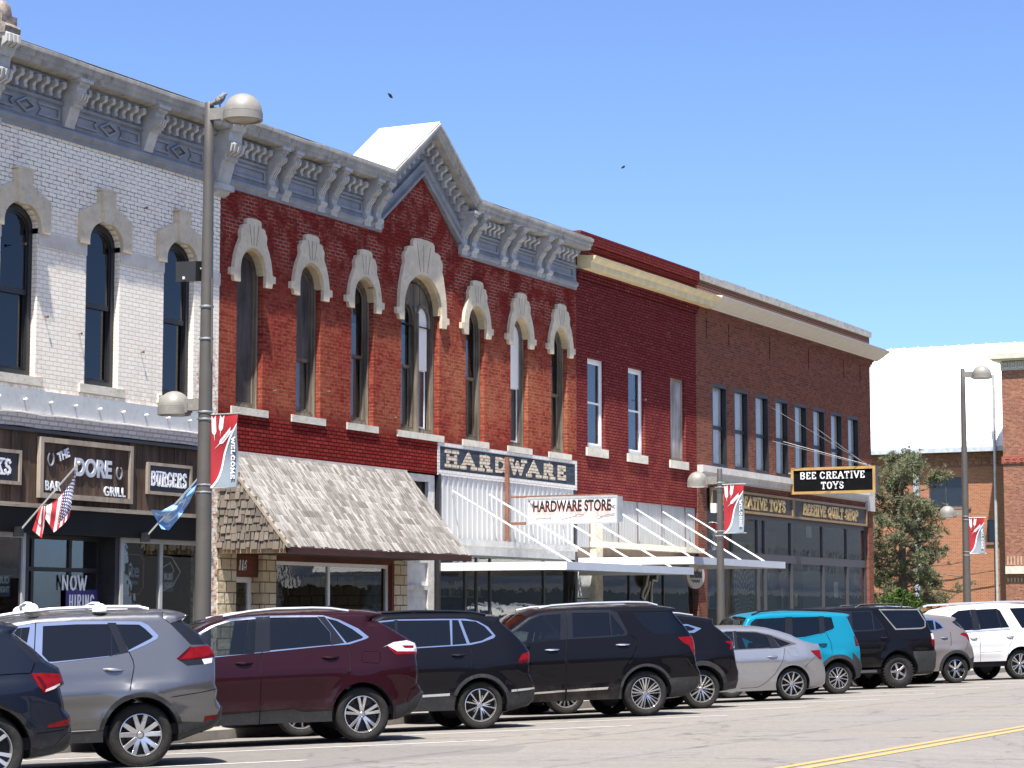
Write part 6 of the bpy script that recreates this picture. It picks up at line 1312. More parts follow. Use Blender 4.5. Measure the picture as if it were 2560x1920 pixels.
rg = [('front_window', c.S('m3', [(560, 640), (600, 578), (700, 492), (800, 456), (950, 446), (948, 646), (680, 666), (560, 676)]), 'front_door'), ('window', c.S('m3', [(1045, 437), (1330, 433), (1350, 611), (1050, 629)]), 'rear_door'), ('window', c.S('m3', [(1347, 442), (1458, 588), (1450, 606), (1360, 611)]), 'rear_door'), ('window', c.S('m3', [(1520, 426), (1830, 419), (1936, 560), (1920, 586), (1740, 600), (1690, 592), (1590, 520)]), None),
      ('panel_gap', line_poly(c.S('m3', [(997, 415), (1003, 640), (992, 780), (990, 1125)]), .013), None), ('panel_gap', line_poly(c.S('m3', [(1490, 600), (1552, 640), (1556, 690), (1530, 760), (1452, 872)]), .010), None), ('black_pillar', blk_, None),
      ('tail_light', c.S('m3', [(1880, 626), (2020, 616), (2036, 660), (2040, 752), (2006, 752), (1976, 692), (1922, 667)]), None),
      ('bumper', c.S('m3', [(1800, 948), (2070, 932), (2110, 930), (2110, 1000), (2060, 1060), (1950, 1100), (1800, 1120)]), None),
      ('chrome_strip', c.S('m3', [(700, 1062), (985, 1042), (985, 1056), (700, 1078)]), 'front_door'), ('chrome_strip', c.S('m3', [(1000, 1040), (1328, 1018), (1318, 1036), (1000, 1056)]), 'rear_door'), ('cladding', c.S('m3', [(400, 1150), (990, 1126), (1400, 1110), (1400, 1150), (400, 1200)]), None),
      ('door', c.S('m3', [(997, 412), (1340, 408), (1402, 430), (1490, 600), (1552, 640), (1556, 690), (1530, 760), (1452, 872), (1390, 1000), (1380, 1112), (990, 1126)]), 'rear_door'), ('door', c.S('m3', [(997, 412), (830, 426), (700, 470), (540, 590), (440, 690), (400, 800), (400, 1148), (990, 1126)]), 'front_door')]
pt2 = carpaint('deep_black_paint', (.0035, .0035, .005))
c.shell(top, .31, rear[0][1], rg, pt2, creases=((.96, 1.03, .022, .10), (.52, .55, .020, .07)), Ra=.455, ringw=.045, rr=.085)
for (hx, hy, d_) in ((885, 725, 'front_door'), (1445, 684, 'rear_door')):
    h = c.S('m3', [(hx, hy)])[0]; c.handle(h[0], h[1], chrome, .25, d_)
rl = [(x, z + .01) for x, z in c.S('m3', [(795, 402), (900, 380), (1200, 360), (1500, 353), (1650, 355), (1735, 378)])]; c.rail(rl, satin, .2, .022)
c.wheels([(-5, -8, .08, .13, .15, .97), (5, 8, .08, .13, .15, .97), (27, 22, .05, .055, .2, .95), (45, 50, .05, .055, .2, .95)], 5, .70, alloy_bright, alloy_dark, phase=85, hub=.15, dish=.03); c.cabin(0, (1.5, .5), 1.15, 1.6); c.mirrors(2.15, 1.2, pt2)
# 6 black crossover
c = Car('parked_car', 'black crossover half hidden between the large black SUV and silver sedan', 'SUV', (1752.5, 1771.5), .92, 1.06, .366, 2.66)
rear = c.S('c4', [(745, 1142), (860, 1118), (952, 1110), (990, 1000), (996, 900), (962, 820)]); mid = c.S('c4', [(936, 700), (912, 570), (905, 502)]); gl = c.S('c4', [(800, 425), (630, 305)]); rf = c.S('c4', [(628, 240), (600, 234), (390, 206), (200, 186), (0, 185), (-300, 200)])
x_, z_ = rf[-1]
top = T_(rear, 'bump') + T_(mid, 'tail') + T_(gl, 'rw') + T_(rf[:-1], 'roof') + [(x_, z_, 'ws'), (x_ + .45, z_ - .22, 'ws')] + nose(2.66, 1.10, x_ + .85, .98)
rg = [('window', c.S('c4', [(-900, 330), (300, 325), (395, 362), (350, 386), (-900, 440)]), None), ('window_trim', c.S('c4', [(-900, 315), (290, 304), (470, 358), (378, 412), (-900, 462)]), None),
      ('tail_light', c.S('c4', [(765, 520), (890, 513), (905, 498), (914, 585), (838, 632), (852, 560)]), None), ('panel_gap', line_poly(c.S('c4', [(838, 632), (840, 750), (850, 860)]), .008), None),
      ('bumper', c.S('c4', [(735, 1062), (900, 1010), (1000, 955), (1010, 1000), (960, 1130), (735, 1165)]), None)]
c.shell(top, .30, rear[0][1], rg, pt2, creases=((.80, .98, .030, .10), (.55, .62, .02, .08)), Ra=.43, ringw=.085, flare=.03)
c.wheels([(-5, -14, .11, .13, .15, .97), (5, 14, .11, .13, .15, .97), (36, 36, .05, .08, .3, .95)], 5, .70, alloy_bright, alloy_dark, phase=100, dish=.03); c.rail([(x, z + .02) for x, z in c.S('c4', [(390, 206), (200, 178), (0, 175), (-250, 190)])], satin, .2, .02); c.cabin(0, (1.3, .4), 1.05, 1.5)
# 7 silver sedan
c = Car('parked_car', 'silver sedan with black and silver ten-spoke wheels in front of the turquoise SUV', 'sedan', (1979, 1751), .93, .92, .333, 2.83, .42)
rear = c.S('c4', [(1850, 1110), (2000, 1088), (2078, 1052), (2090, 940), (2072, 840), (2034, 755)]); mid = c.S('c4', [(2018, 690), (2000, 620), (1992, 562)]); tr = c.S('c4', [(1980, 552), (1900, 545), (1760, 508)]); gl = c.S('c4', [(1690, 475), (1600, 430), (1450, 383)]); rf = c.S('c4', [(1350, 360), (1200, 342), (1000, 338), (850, 340), (690, 352)]); ws = c.S('c4', [(560, 380), (350, 450)])
top = T_(rear, 'bump') + T_(mid, 'tail') + T_(tr, 'hood') + T_(gl, 'rw') + T_(rf, 'roof') + T_(ws, 'ws') + nose(2.83, .98, ws[-1][0] + .35, .86, .95, .25)
rg = [('front_window', c.S('c4', [(905, 402), (1150, 407), (1285, 440), (1340, 600), (935, 620)]), 'rear_door'), ('front_window', c.S('c4', [(1362, 462), (1500, 512), (1592, 550), (1460, 594)]), None), ('front_window', c.S('c4', [(860, 400), (780, 402), (600, 450), (450, 560), (480, 640), (890, 622)]), 'front_door'),
      ('black_pillar', c.S('c4', [(1285, 432), (1355, 452), (1458, 602), (1335, 612)]), None), ('black_pillar', c.S('c4', [(870, 392), (905, 392), (935, 622), (892, 624)]), None), ('window_trim', c.S('c4', [(780, 388), (900, 387), (1150, 394), (1350, 438), (1560, 510), (1672, 552), (1600, 568), (1450, 604), (930, 628), (480, 655), (430, 600), (590, 440)]), None),
      ('tail_light', c.S('c4', [(1845, 635), (1990, 625), (2016, 700), (2022, 748), (1970, 742), (1900, 692)]), None),
      ('panel_gap', line_poly(c.S('c4', [(1520, 600), (1482, 780), (1400, 920), (1330, 990), (1250, 1060), (1170, 1100), (960, 1110)]), .009), None), ('panel_gap', line_poly(c.S('c4', [(1760, 845), (1905, 708)]), .008), None), ('panel_gap', line_poly(c.S('c4', [(1570, 605), (1650, 602), (1668, 640), (1700, 690), (1690, 712), (1600, 710), (1572, 680), (1550, 630)]), .005), None),
      ('door', c.S('c4', [(888, 380), (1150, 386), (1350, 432), (1520, 600), (1482, 780), (1400, 920), (1330, 990), (1250, 1060), (1170, 1100), (930, 1112), (910, 640)]), 'rear_door'), ('door', c.S('c4', [(888, 380), (780, 384), (580, 436), (420, 600), (350, 1130), (930, 1112), (910, 640)]), 'front_door')]
pt = carpaint('silver_paint', (.35, .355, .375), .78, .27, .2)
c.shell(top, .22, rear[0][1], rg, pt, creases=((.78, .86, .022, .09), (.40, .44, .015, .05)), Ra=.375, flare=.03, mats={'window_trim': charcoal}, rr=.09)
h = c.S('c4', [(1360, 710)])[0]; c.handle(h[0], h[1], chrome, .23, 'rear_door'); c.handle(h[0] + 1.05, h[1] - .02, chrome, .23, 'front_door'); q = c.S('c4', [(1210, 345)])[0]; c.fin(q[0], q[1] - .005, pt, .18, .05)
c.wheels([(0, 3, .10, .15, .15, .97)], 10, .74, alloy_bright, alloy_dark, phase=98, hub=.14, dish=.03); c.cabin(0, (1.35, .45), .98, 1.3)
# 8 turquoise SUV
c = Car('parked_car', 'turquoise boxy small SUV with dark grey wheel arches behind the silver sedan', 'SUV', (2094, 1735), .90, 1.08, .352, 2.57, .24)
rear = c.S('m6', [(868, 962), (935, 940), (958, 855), (942, 800)]); mid = c.S('m6', [(936, 705), (912, 650), (884, 590)]); gl = c.S('m6', [(850, 520), (828, 472)]); rf = c.S('m6', [(856, 455), (838, 443), (700, 434), (400, 427), (200, 434), (90, 450)]); ws = c.S('m6', [(28, 472), (-3, 540), (-60, 640)])
top = T_(rear, 'bump') + T_(mid, 'tail') + T_(gl, 'rw') + T_(rf, 'roof') + T_(ws, 'ws') + nose(2.57, 1.12, ws[-1][0] + .1, 1.05, .80)
rg = [('front_window', c.S('m6', [(60, 505), (92, 482), (325, 470), (322, 640), (40, 660), (20, 580)]), 'front_door'), ('window', c.S('m6', [(380, 469), (588, 464), (596, 598), (480, 624), (385, 632)]), 'rear_door'), ('window', c.S('m6', [(630, 466), (690, 469), (712, 548), (700, 562), (641, 584)]), None), ('black_pillar', c.S('m6', [(325, 466), (380, 464), (385, 636), (322, 644)]), None), ('black_pillar', c.S('m6', [(588, 460), (630, 460), (642, 588), (596, 602)]), None),
      ('window_trim', c.S('m6', [(20, 560), (60, 492), (90, 474), (400, 458), (690, 460), (700, 475), (718, 550), (700, 570), (600, 606), (480, 632), (385, 642), (40, 668), (8, 640)]), None),
      ('tail_light', c.S('m6', [(878, 625), (902, 636), (914, 690), (892, 686)]), None), ('black_pillar', c.S('m6', [(872, 615), (905, 628), (922, 698), (888, 694)]), None), ('bumper', c.S('m6', [(860, 745), (900, 780), (945, 830), (970, 850), (950, 960), (860, 985)]), None), ('rear_corner_glass', c.S('m6', [(826, 474), (840, 474), (884, 580), (868, 570)]), None),
      ('panel_gap', line_poly(c.S('m6', [(650, 596), (688, 670), (695, 745)]), .012), None), ('cladding', c.S('m6', [(-400, 930), (400, 880), (640, 850), (640, 960), (-400, 1010)]), None),
      ('door', c.S('m6', [(352, 455), (610, 455), (650, 596), (688, 670), (695, 745), (630, 790), (560, 860), (352, 880)]), 'rear_door'), ('door', c.S('m6', [(352, 455), (90, 472), (10, 560), (-30, 660), (-60, 900), (352, 880)]), 'front_door')]
pt = carpaint('turquoise_paint', (.004, .16, .25), .15, .28, .25)
c.shell(top, .32, rear[0][1], rg, pt, creases=((.86, .92, .02, .08),), Ra=.43, ringw=.085, flare=.035, mats={'window_trim': pt}, rtap=.1)
h = c.S('m6', [(622, 680)])[0]; c.handle(h[0], h[1], gloss_black, .2, 'rear_door'); c.rail([(x, z + .02) for x, z in c.S('m6', [(72, 455), (140, 430), (300, 415), (550, 414), (740, 422), (828, 438)])], gloss_black, .1, .018)
c.wheels([(-6, -20, .11, .11, .15, .97), (6, 20, .11, .11, .15, .97), (-13, 0, .06, .09, .55, .97)], 5, .68, alloy_bright, alloy_dark, phase=100, hub=.2, dish=.02); c.cabin(0, (1.3, .4), 1.15, 1.5)
# 9 old black off-roader
c = Car('parked_car', 'old black lifted SUV with knobbly tyres and small five-spoke rims', 'SUV', (2244.5, 1721), .88, 1.20, .40, 2.68, .26)
rear = c.S('m6', [(1365, 918), (1500, 910), (1528, 860), (1536, 740), (1522, 722)]); mid = c.S('m6', [(1517, 600), (1490, 578)]); gl = c.S('m6', [(1440, 470), (1408, 412)]); rf = c.S('m6', [(1350, 390), (1200, 386), (900, 394), (700, 399), (560, 410), (420, 420)]); x_, z_ = rf[-1]
top = T_(rear, 'bump') + T_(mid, 'tail') + T_(gl, 'rw') + T_(rf[:-1], 'roof') + [(x_, z_, 'ws'), (x_ + .3, z_ - .25, 'ws')] + nose(2.68, 1.22, x_ + .5, 1.12, .85, .45)
rg = [('window', c.S('m6', [(560, 438), (800, 428), (815, 575), (520, 590)]), 'front_door'), ('window', c.S('m6', [(850, 430), (1003, 425), (1020, 566), (890, 571), (860, 560)]), 'rear_door'), ('window', c.S('m6', [(1014, 428), (1098, 558), (1032, 566)]), 'rear_door'), ('window', c.S('m6', [(1078, 414), (1370, 412), (1428, 500), (1428, 540), (1400, 550), (1202, 558)]), None),
      ('window_trim', c.S('m6', [(1062, 404), (1376, 404), (1438, 498), (1438, 545), (1405, 560), (1196, 568)]), None), ('black_pillar', c.S('m6', [(540, 430), (1006, 416), (1112, 562), (1035, 576), (500, 598)]), None),
      ('lamp_lens', c.S('m6', [(1480, 595), (1500, 595), (1512, 640), (1490, 642)]), None), ('tail_light', c.S('m6', [(1476, 600), (1482, 595), (1492, 642), (1514, 642), (1519, 696), (1490, 696)]), None), ('bumper', c.S('m6', [(1335, 737), (1540, 730), (1545, 830), (1335, 842)]), None), ('cladding', c.S('m6', [(1340, 842), (1545, 830), (1540, 930), (1340, 940)]), None),
      ('panel_gap', line_poly(c.S('m6', [(1115, 570), (1150, 640), (1140, 670), (1095, 705)]), .012), None), ('panel_gap', line_poly(c.S('m6', [(835, 430), (845, 600), (850, 870)]), .012), None),
      ('door', c.S('m6', [(835, 412), (1006, 410), (1115, 566), (1150, 640), (1140, 670), (1095, 705), (1070, 880), (850, 885)]), 'rear_door'), ('door', c.S('m6', [(835, 412), (540, 426), (480, 600), (470, 890), (850, 885)]), 'front_door')]
c.shell(top, .52, rear[0][1], rg, pt2, creases=((.98, 1.03, .014, .06), (.72, .74, .012, .05)), Ra=.50, flare=.04, mats={'window_trim': plain('dull_rubber_seal', (.13, .13, .135), .5), 'bumper': clad}, rtap=.06, rr=.06)
h = c.S('m6', [(1105, 630)])[0]; c.handle(h[0], h[1], gloss_black, .18, 'rear_door')
c.wheels([(0, 0, .26, .24, .2, .97)], 5, .52, alloy_bright, alloy_dark, width=.27, knob=True, phase=70, hub=.3, dish=.01); c.cabin(0, (1.3, .4), 1.2, 1.6)
sb_ = MB(); q = c.S('m6', [(1060, 893), (955, 895)])
for sd in (1, -1): sb_.box(.62, 2.0, sd * (c.W - .04), sd * (c.W + .06), q[0][1] - .03, q[0][1] + .03)
sb_.build('step_bar', charcoal, c.root, world=False)
b = MB(); zt = rf[2][1]
for y in (-.5, .5): b.tube([(-.35, y, zt + .01), (-.2, y, zt + .08), (.75, y, zt + .08), (.9, y, zt + .01)], .014, 6)
for x in (-.1, .2, .5): b.tube([(x, -.5, zt + .08), (x, .5, zt + .08)], .012, 6)
b.build('roof_rack', charcoal, c.root, world=False)
# 10 pale grey small SUV
c = Car('parked_car', 'taupe grey small SUV with seven-spoke wheels before the white SUV', 'SUV', (2388.5, 1708), .89, 1.06, .352, 2.555)
rear = c.S('c3', [(1400, 1452), (1488, 1392), (1506, 1210), (1472, 1100)]); mid = c.S('c3', [(1422, 1010), (1400, 900), (1345, 842)]); gl = c.S('c3', [(1260, 760), (1168, 684)]); rf = c.S('c3', [(1192, 656), (1170, 638), (1080, 626), (950, 608), (800, 598), (640, 598), (400, 620)]); x_, z_ = rf[-1]
top = T_(rear, 'bump') + T_(mid, 'tail') + T_(gl, 'rw') + T_(rf[:-1], 'roof') + [(x_, z_, 'ws'), (x_ + .5, z_ - .28, 'ws')] + nose(2.555, 1.1, x_ + .8, 1.0, .85)
rg = [('window', c.S('c3', [(500, 680), (812, 682), (838, 826), (480, 860)]), 'rear_door'), ('window', c.S('c3', [(842, 692), (920, 742), (965, 800), (856, 824)]), 'rear_door'), ('window_trim', c.S('c3', [(480, 655), (730, 644), (830, 664), (922, 718), (994, 800), (978, 812), (852, 836), (470, 875)]), None),
      ('tail_light', c.S('c3', [(1228, 895), (1280, 866), (1345, 874), (1400, 940), (1424, 1012), (1400, 1022), (1330, 932)]), None), ('rear_corner_glass', c.S('c3', [(1100, 705), (1150, 682), (1310, 832), (1180, 766)]), None),
      ('panel_gap', line_poly(c.S('c3', [(1080, 860), (1092, 960), (1088, 1080)]), .012), None), ('panel_gap', line_poly(c.S('c3', [(1312, 1130), (1375, 1020)]), .009), None), ('bumper', c.S('c3', [(1390, 1280), (1500, 1228), (1520, 1228), (1500, 1400), (1390, 1470)]), None)]
pt = carpaint('taupe_grey_paint', (.19, .172, .17), .45, .3, .2)
c.shell(top, .32, rear[0][1], rg, pt, creases=((.80, .92, .03, .09),), Ra=.415, ringw=.075, flare=.03)
h = c.S('c3', [(985, 945)])[0]; c.handle(h[0], h[1], chrome, .21)
c.wheels([(0, 0, .20, .24, .15, .97)], 7, .70, chrome, alloy_dark, phase=84, hub=.2, dish=.02); c.cabin(0, (1.3, .4), 1.1, 1.5)
# 11 white large SUV
c = Car('parked_car', 'large white SUV with silver roof rails cut by the right edge', 'SUV', (2550, 1698), 1.0, 1.20, .40, 3.02, .30)
rf = c.S('c3', [(2500, 452), (2212, 440), (1900, 440), (1500, 462), (1300, 484), (1140, 512)]); ws = c.S('c3', [(1030, 615), (880, 760)]); zr = rf[0][1]
top = [(-.48, .52, 'bump'), (-1.02, .50, 'bump'), (-1.12, .62, 'bump'), (-1.12, .85, 'tail'), (-1.08, 1.15, 'rw'), (-.98, 1.75, 'rw'), (-.93, zr - .02, 'roof')] + T_(rf, 'roof') + T_(ws, 'ws') + nose(3.02, 1.26, ws[-1][0] + .1, 1.16, .95, .42)
rg = [('window', c.S('c3', [(1100, 600), (1205, 532), (1380, 517), (1432, 832), (1100, 850), (1010, 760)]), 'front_door'), ('window', c.S('c3', [(1470, 517), (1768, 502), (1852, 798), (1545, 824)]), 'rear_door'), ('window', c.S('c3', [(1792, 503), (1840, 530), (1990, 790), (1872, 798)]), 'rear_door'), ('window', c.S('c3', [(1985, 495), (2440, 475), (2560, 780), (2180, 800)]), None),
      ('black_pillar', c.S('c3', [(1380, 512), (1470, 512), (1545, 828), (1432, 836)]), None), ('black_pillar', c.S('c3', [(1766, 498), (1794, 499), (1874, 800), (1852, 802)]), None), ('silver_strip', c.S('c3', [(1000, 872), (1432, 838), (2005, 796), (2005, 822), (1432, 862), (1000, 896)]), None),
      ('panel_gap', line_poly(c.S('c3', [(1500, 850), (1522, 890), (1542, 1340)]), .012), None), ('panel_gap', line_poly(c.S('c3', [(2010, 800), (2060, 860), (2040, 960), (1985, 1080), (1930, 1330)]), .010), None), ('panel_gap', line_poly(c.S('c3', [(1520, 1180), (1700, 1172), (1930, 1150)]), .008), None),
      ('door', c.S('c3', [(1425, 500), (1768, 490), (1850, 520), (2010, 800), (2060, 860), (2040, 960), (1985, 1080), (1935, 1330), (1542, 1345), (1522, 890)]), 'rear_door'), ('door', c.S('c3', [(1425, 500), (1205, 520), (1090, 590), (900, 780), (850, 900), (850, 1370), (1542, 1345), (1522, 890)]), 'front_door')]
pt = carpaint('white_car_paint', (.56, .56, .555), 0, .3)
c.shell(top, .50, .52, rg, pt, creases=((1.0, 1.02, .016, .08), (.70, .72, .012, .05)), Ra=.47, flare=.03, rr=.09)
for (hx, hy, d_) in ((1995, 925, 'rear_door'), (1440, 950, 'front_door')):
    h = c.S('c3', [(hx, hy)])[0]; c.handle(h[0], h[1], satin, .22, d_)
c.rail([(x, z + .03) for x, z in c.S('c3', [(1040, 470), (1110, 445), (1400, 432), (1900, 412), (2180, 408), (2400, 420)])], satin, .2, .026)
c.wheels([(-6, -9, .10, .14, .15, .97), (6, 9, .10, .14, .15, .97)], 6, .70, alloy_bright, alloy_dark, phase=95, hub=.16, dish=.03); c.cabin(0, (1.6, .6), 1.25, 1.7); c.mirrors(2.3, 1.28, pt)
# ---------------------------------------------------------------- street lamps, banners, flags, tree, birds
polem = plain('brown_grey_pole', (.078, .071, .062), .5, var=.12, scale=2, dirt=.3, dirtcol=(.10, .09, .08)); domem = plain('pale_lamp_dome', (.205, .192, .168), .5, var=.08, scale=3, dirt=.2, dirtcol=(.5, .48, .45)); lensm = plain('lamp_lens_frosted', (.30, .28, .24), .3)
steel = plain('steel_band', (.55, .55, .54), .35, .8)
red_v = plain('banner_red', (.33, .018, .023), .5, var=.08, scale=2); grey_v = plain('banner_grey', (.20, .235, .27), .5, var=.12, scale=2); white_v = plain('banner_white', (.72, .74, .76), .5, var=.04)
LAMP = {}
def lamp_head(root, x, y, z, r, sgn, L_):
    b = MB(); c = (x, y + sgn * L_, 0)
    b.lathe([(0, z + .13 + r * .98)] + [(r * math.sin(a), z + .13 + r * .98 * math.cos(a)) for a in [k * math.pi / 20 for k in range(1, 11)]] + [(r * .985, z + .125), (r * 1.03, z + .12), (r * 1.03, z + .005), (r * .97, z), (r * .90, z), (r * .88, z + .03)], c, 'z', 40)
    h = b.build('lamp_head', domem, root); h.data.set_sharp_from_angle(angle=math.radians(35))
    MB().lathe([(r * .89, z + .03), (r * .6, z - .005), (0, z - .012)], c, 'z', 32).build('lens', lensm, h)
    b = MB(); b.box(x - .06, x + .06, y + sgn * .05, y + sgn * (L_ - r * .75), z + .06, z + .24); b.box(x - .075, x + .075, y + sgn * (L_ - r * 1.15), y + sgn * (L_ - r * .6), z + .03, z + .18); b.build('arm', domem, root)
def lamp(x, y, H, label, heads):
    r = thing('street_lamp', label, 'street lamp', (x, y, 0)); n = 12; tall = H > 7
    rb, rt = (.140, .072) if tall else (.118, .062); b = MB(); b.lathe([(rt * .9, H), (rt, H - .01)] + [(rb + (rt - rb) * k / n, H * k / n) for k in range(n - 1, -1, -1)], (x, y, 0), 'z', 28); b.add([(x + rt * .9 * math.cos(a), y + rt * .9 * math.sin(a), H) for a in [k * math.pi / 8 for k in range(16)]], [tuple(range(16))]); b.build('pole', polem, r)
    b = MB(); b.box(x - .2, x + .2, y - .2, y + .2, .0, .04); b.lathe([(.2, .03), (.19, .12), (.15, .16), (.13, .2)], (x, y, 0), 'z', 20); b.build('base', polem, r)
    for (z, rr, sg, L_) in heads: lamp_head(r, x, y, z, rr, sg, L_)
    return r
def banner(x, y, z0, z1, w_, label):
    r = thing('banner', label, 'banner', (x, y, z0)); h = z1 - z0; Y0 = y - .10
    def P(u, v, d): # u 0..1 towards the street, v 0..1 from the top
        bul = .035 * math.sin(math.pi * u) * math.sin(math.pi * (v * .9 + .05)) - .03 * math.sin(2.3 * math.pi * v) * u
        return (x + bul - d, Y0 - u * w_, z1 - v * h)
    def sheet(b, poly, d):
        V = [Vector(p) for p in dens(poly, .05)]; n = len(V); g = [Vector((i / 14 + .003, j / 24 + .003)) for i in range(1, 14) for j in range(1, 24)]
        vo, eo, fo, _, _, _ = delaunay_2d_cdt(V + g, [(i, (i + 1) % n) for i in range(n)], [], 0, 1e-5); tri = [t_ for t_ in fo if inpoly(sum((vo[i] for i in t_), Vector((0, 0))) / 3, poly)]
        b.add([P(p.x, p.y, d) for p in vo], [tuple(t_) for t_ in tri], True)
    cv = [(1, .13), (.82, .225), (.66, .33), (.54, .43), (.45, .53), (.40, .64), (.36, .74), (.30, .83), (.22, .90), (.10, .96), (0, .985)]
    b = MB(); sheet(b, [(0, 0), (1, 0), (1, 1), (0, 1)], 0); f = b.build('cloth', grey_v, r, fixn=False)
    b = MB(); sheet(b, [(0, 0), (1, 0)] + cv, .003); b.build('red_field', red_v, f, fixn=False)
    b = MB(); sheet(b, [(p[0] - .035 * 0, p[1] - .02) for p in cv] + [(p[0] + .05, p[1] + .025) for p in cv[::-1]][:-1] + [(.03, 1.0), (0, 1.0)], .006) if False else None
    lo = [(min(1, p[0] + .055), p[1] + .02) for p in cv]; b = MB(); pl = cv + lo[::-1]
    for i in range(len(cv) - 1): b.add([P(cv[i][0], cv[i][1], .006), P(cv[i + 1][0], cv[i + 1][1], .006), P(lo[i + 1][0], lo[i + 1][1], .006), P(lo[i][0], lo[i][1], .006)], [(0, 1, 2, 3)])
    b.build('white_curve', white_v, f, fixn=False)
    b = MB()
    def leaf(cx, cy, a, l_, wd):
        ca, sa = math.cos(a), math.sin(a); pts = []
        for (t_, s_) in ((0, 0), (.35, 1), (.7, .7), (1, 0), (.7, -.7), (.35, -1)):
            u = t_ * l_; q = s_ * wd; pts.append(P(cx + (u * ca - q * sa) / w_, cy - (u * sa + q * ca) / h, .009))
        b.add(pts, [(0, 1, 2, 3, 4, 5)])
    for (u0, v0, u1, v1, n) in ((.15, .37, .12, .05, 9), (.34, .30, .42, .05, 8), (.14, .47, .76, .22, 8)):
        a = math.atan2((v0 - v1) * h, (u1 - u0) * w_); L_ = math.hypot((v0 - v1) * h, (u1 - u0) * w_)
        leaf(u0, v0, a, L_ * .98, .006)
        for k in range(n):
            f_ = .28 + .70 * k / n; cx, cy = u0 + (u1 - u0) * f_, v0 + (v1 - v0) * f_
            for s_ in (-1, 1): leaf(cx, cy, a + s_ * .5, .088, .011)
    wh = MB(); 
    for fc in b.f:
        pts = [b.v[i] for i in fc]; us = [(Y0 - p[1]) / w_ for p in pts]; vs = [(z1 - p[2]) / h for p in pts]
        if min(us) >= 0 and max(us) <= 1 and min(vs) >= 0: wh.add(pts, [tuple(range(len(pts)))])
    wh.build('wheat_motif', white_v, f, fixn=False)
    M = Matrix.Translation((x - .022, Y0 - w_ * .79, z1 - h * .61)) @ Matrix(((0, 0, -1, 0), (0, -1, 0, 0), (-1, 0, 0, 0), (0, 0, 0, 1)))
    slab_text(f, 'lettering', 'WELCOME', M, .075, .082, .017, white_v, .18, .004, gap=.012)
    b = MB(); b.tube([(x, y - .04, z1 + .005), (x, Y0 - w_ - .06, z1 + .005)], .012, 6); b.build('rod', steel, r); b = MB(); b.tube([(x, y - .04, z0 - .005), (x, Y0 - w_ - .06, z0 - .005)], .012, 6); b.build('rod', steel, r)
    for z in (z1 + .05, z1 - .06, z0 + .05, z0 - .06): MB().lathe([(.122, z - .012), (.126, z), (.122, z + .012)], (x, y, 0), 'z', 20).build('clamp_band', steel, r)
L1 = lamp(28.87, -3.9, 9.62, 'tall lamp post nearest the camera, loudspeaker halfway up, in front of the white brick wall', [(9.27, .30, -1, .62), (4.76, .25, 1, .58)])
lamp(50.0, -3.9, 5.12, 'short lamp post with a single dome, in front of the right canopy', [(4.70, .24, 1, .56)])
lamp(70.85, -3.9, 9.50, 'tall lamp post with two domes before the white metal roof', [(9.15, .30, -1, .62), (4.76, .25, 1, .58)])
banner(28.87, -3.9, 3.62, 4.74, .50, 'red and grey WELCOME banner with wheat on the post nearest the camera'); banner(50.0, -3.9, 3.60, 4.74, .50, 'red and grey WELCOME banner on the short lamp post by the canopy'); banner(70.85, -3.9, 3.62, 4.74, .50, 'red and grey WELCOME banner before the orange brick hall')
MB().box(49.86, 50.0 + .03, -3.86, -3.72, 4.08, 4.30).build('junction_box', plain('white_box', (.62, .61, .58), .5), bpy.data.objects['street_lamp.001'])
sp_ = thing('loudspeaker', 'black box loudspeaker strapped to the near lamp post', 'loudspeaker', (28.87, -3.75, 6.8))
c_, s_ = math.cos(.35), math.sin(.35); b = MB(); pts = []
for z in (6.82, 7.13):
    for (a, d) in ((-.17, -.16), (.17, -.16), (.17, .12), (-.17, .12)): pts.append((28.80 + d * c_ - a * s_ * .6, -3.64 + a * c_ + d * s_ * .2, z + d * .12))
b.hexa(pts); b.build('cabinet', plain('black_cabinet', (.012, .013, .015), .6, var=.1), sp_)
MB().box(28.60, 28.625, -3.66, -3.63, 6.83, 6.87).build('badge', whitep, sp_)
b = MB(); b.tube([(28.82, -3.80, 7.0), (28.87, -3.86, 7.0), (28.87, -3.9, 6.95)], .03, 6); b.build('bracket', charcoal, sp_)
b = MB(); b.tube([(28.83, -4.02, 6.85), (28.83, -4.03, 5.55)], .018, 6); b.build('conduit', polem, L1)
for z in (6.42, 5.92): MB().lathe([(.112, z - .014), (.116, z), (.112, z + .014)], (28.87, -3.9, 0), 'z', 20).build('steel_band', steel, L1)
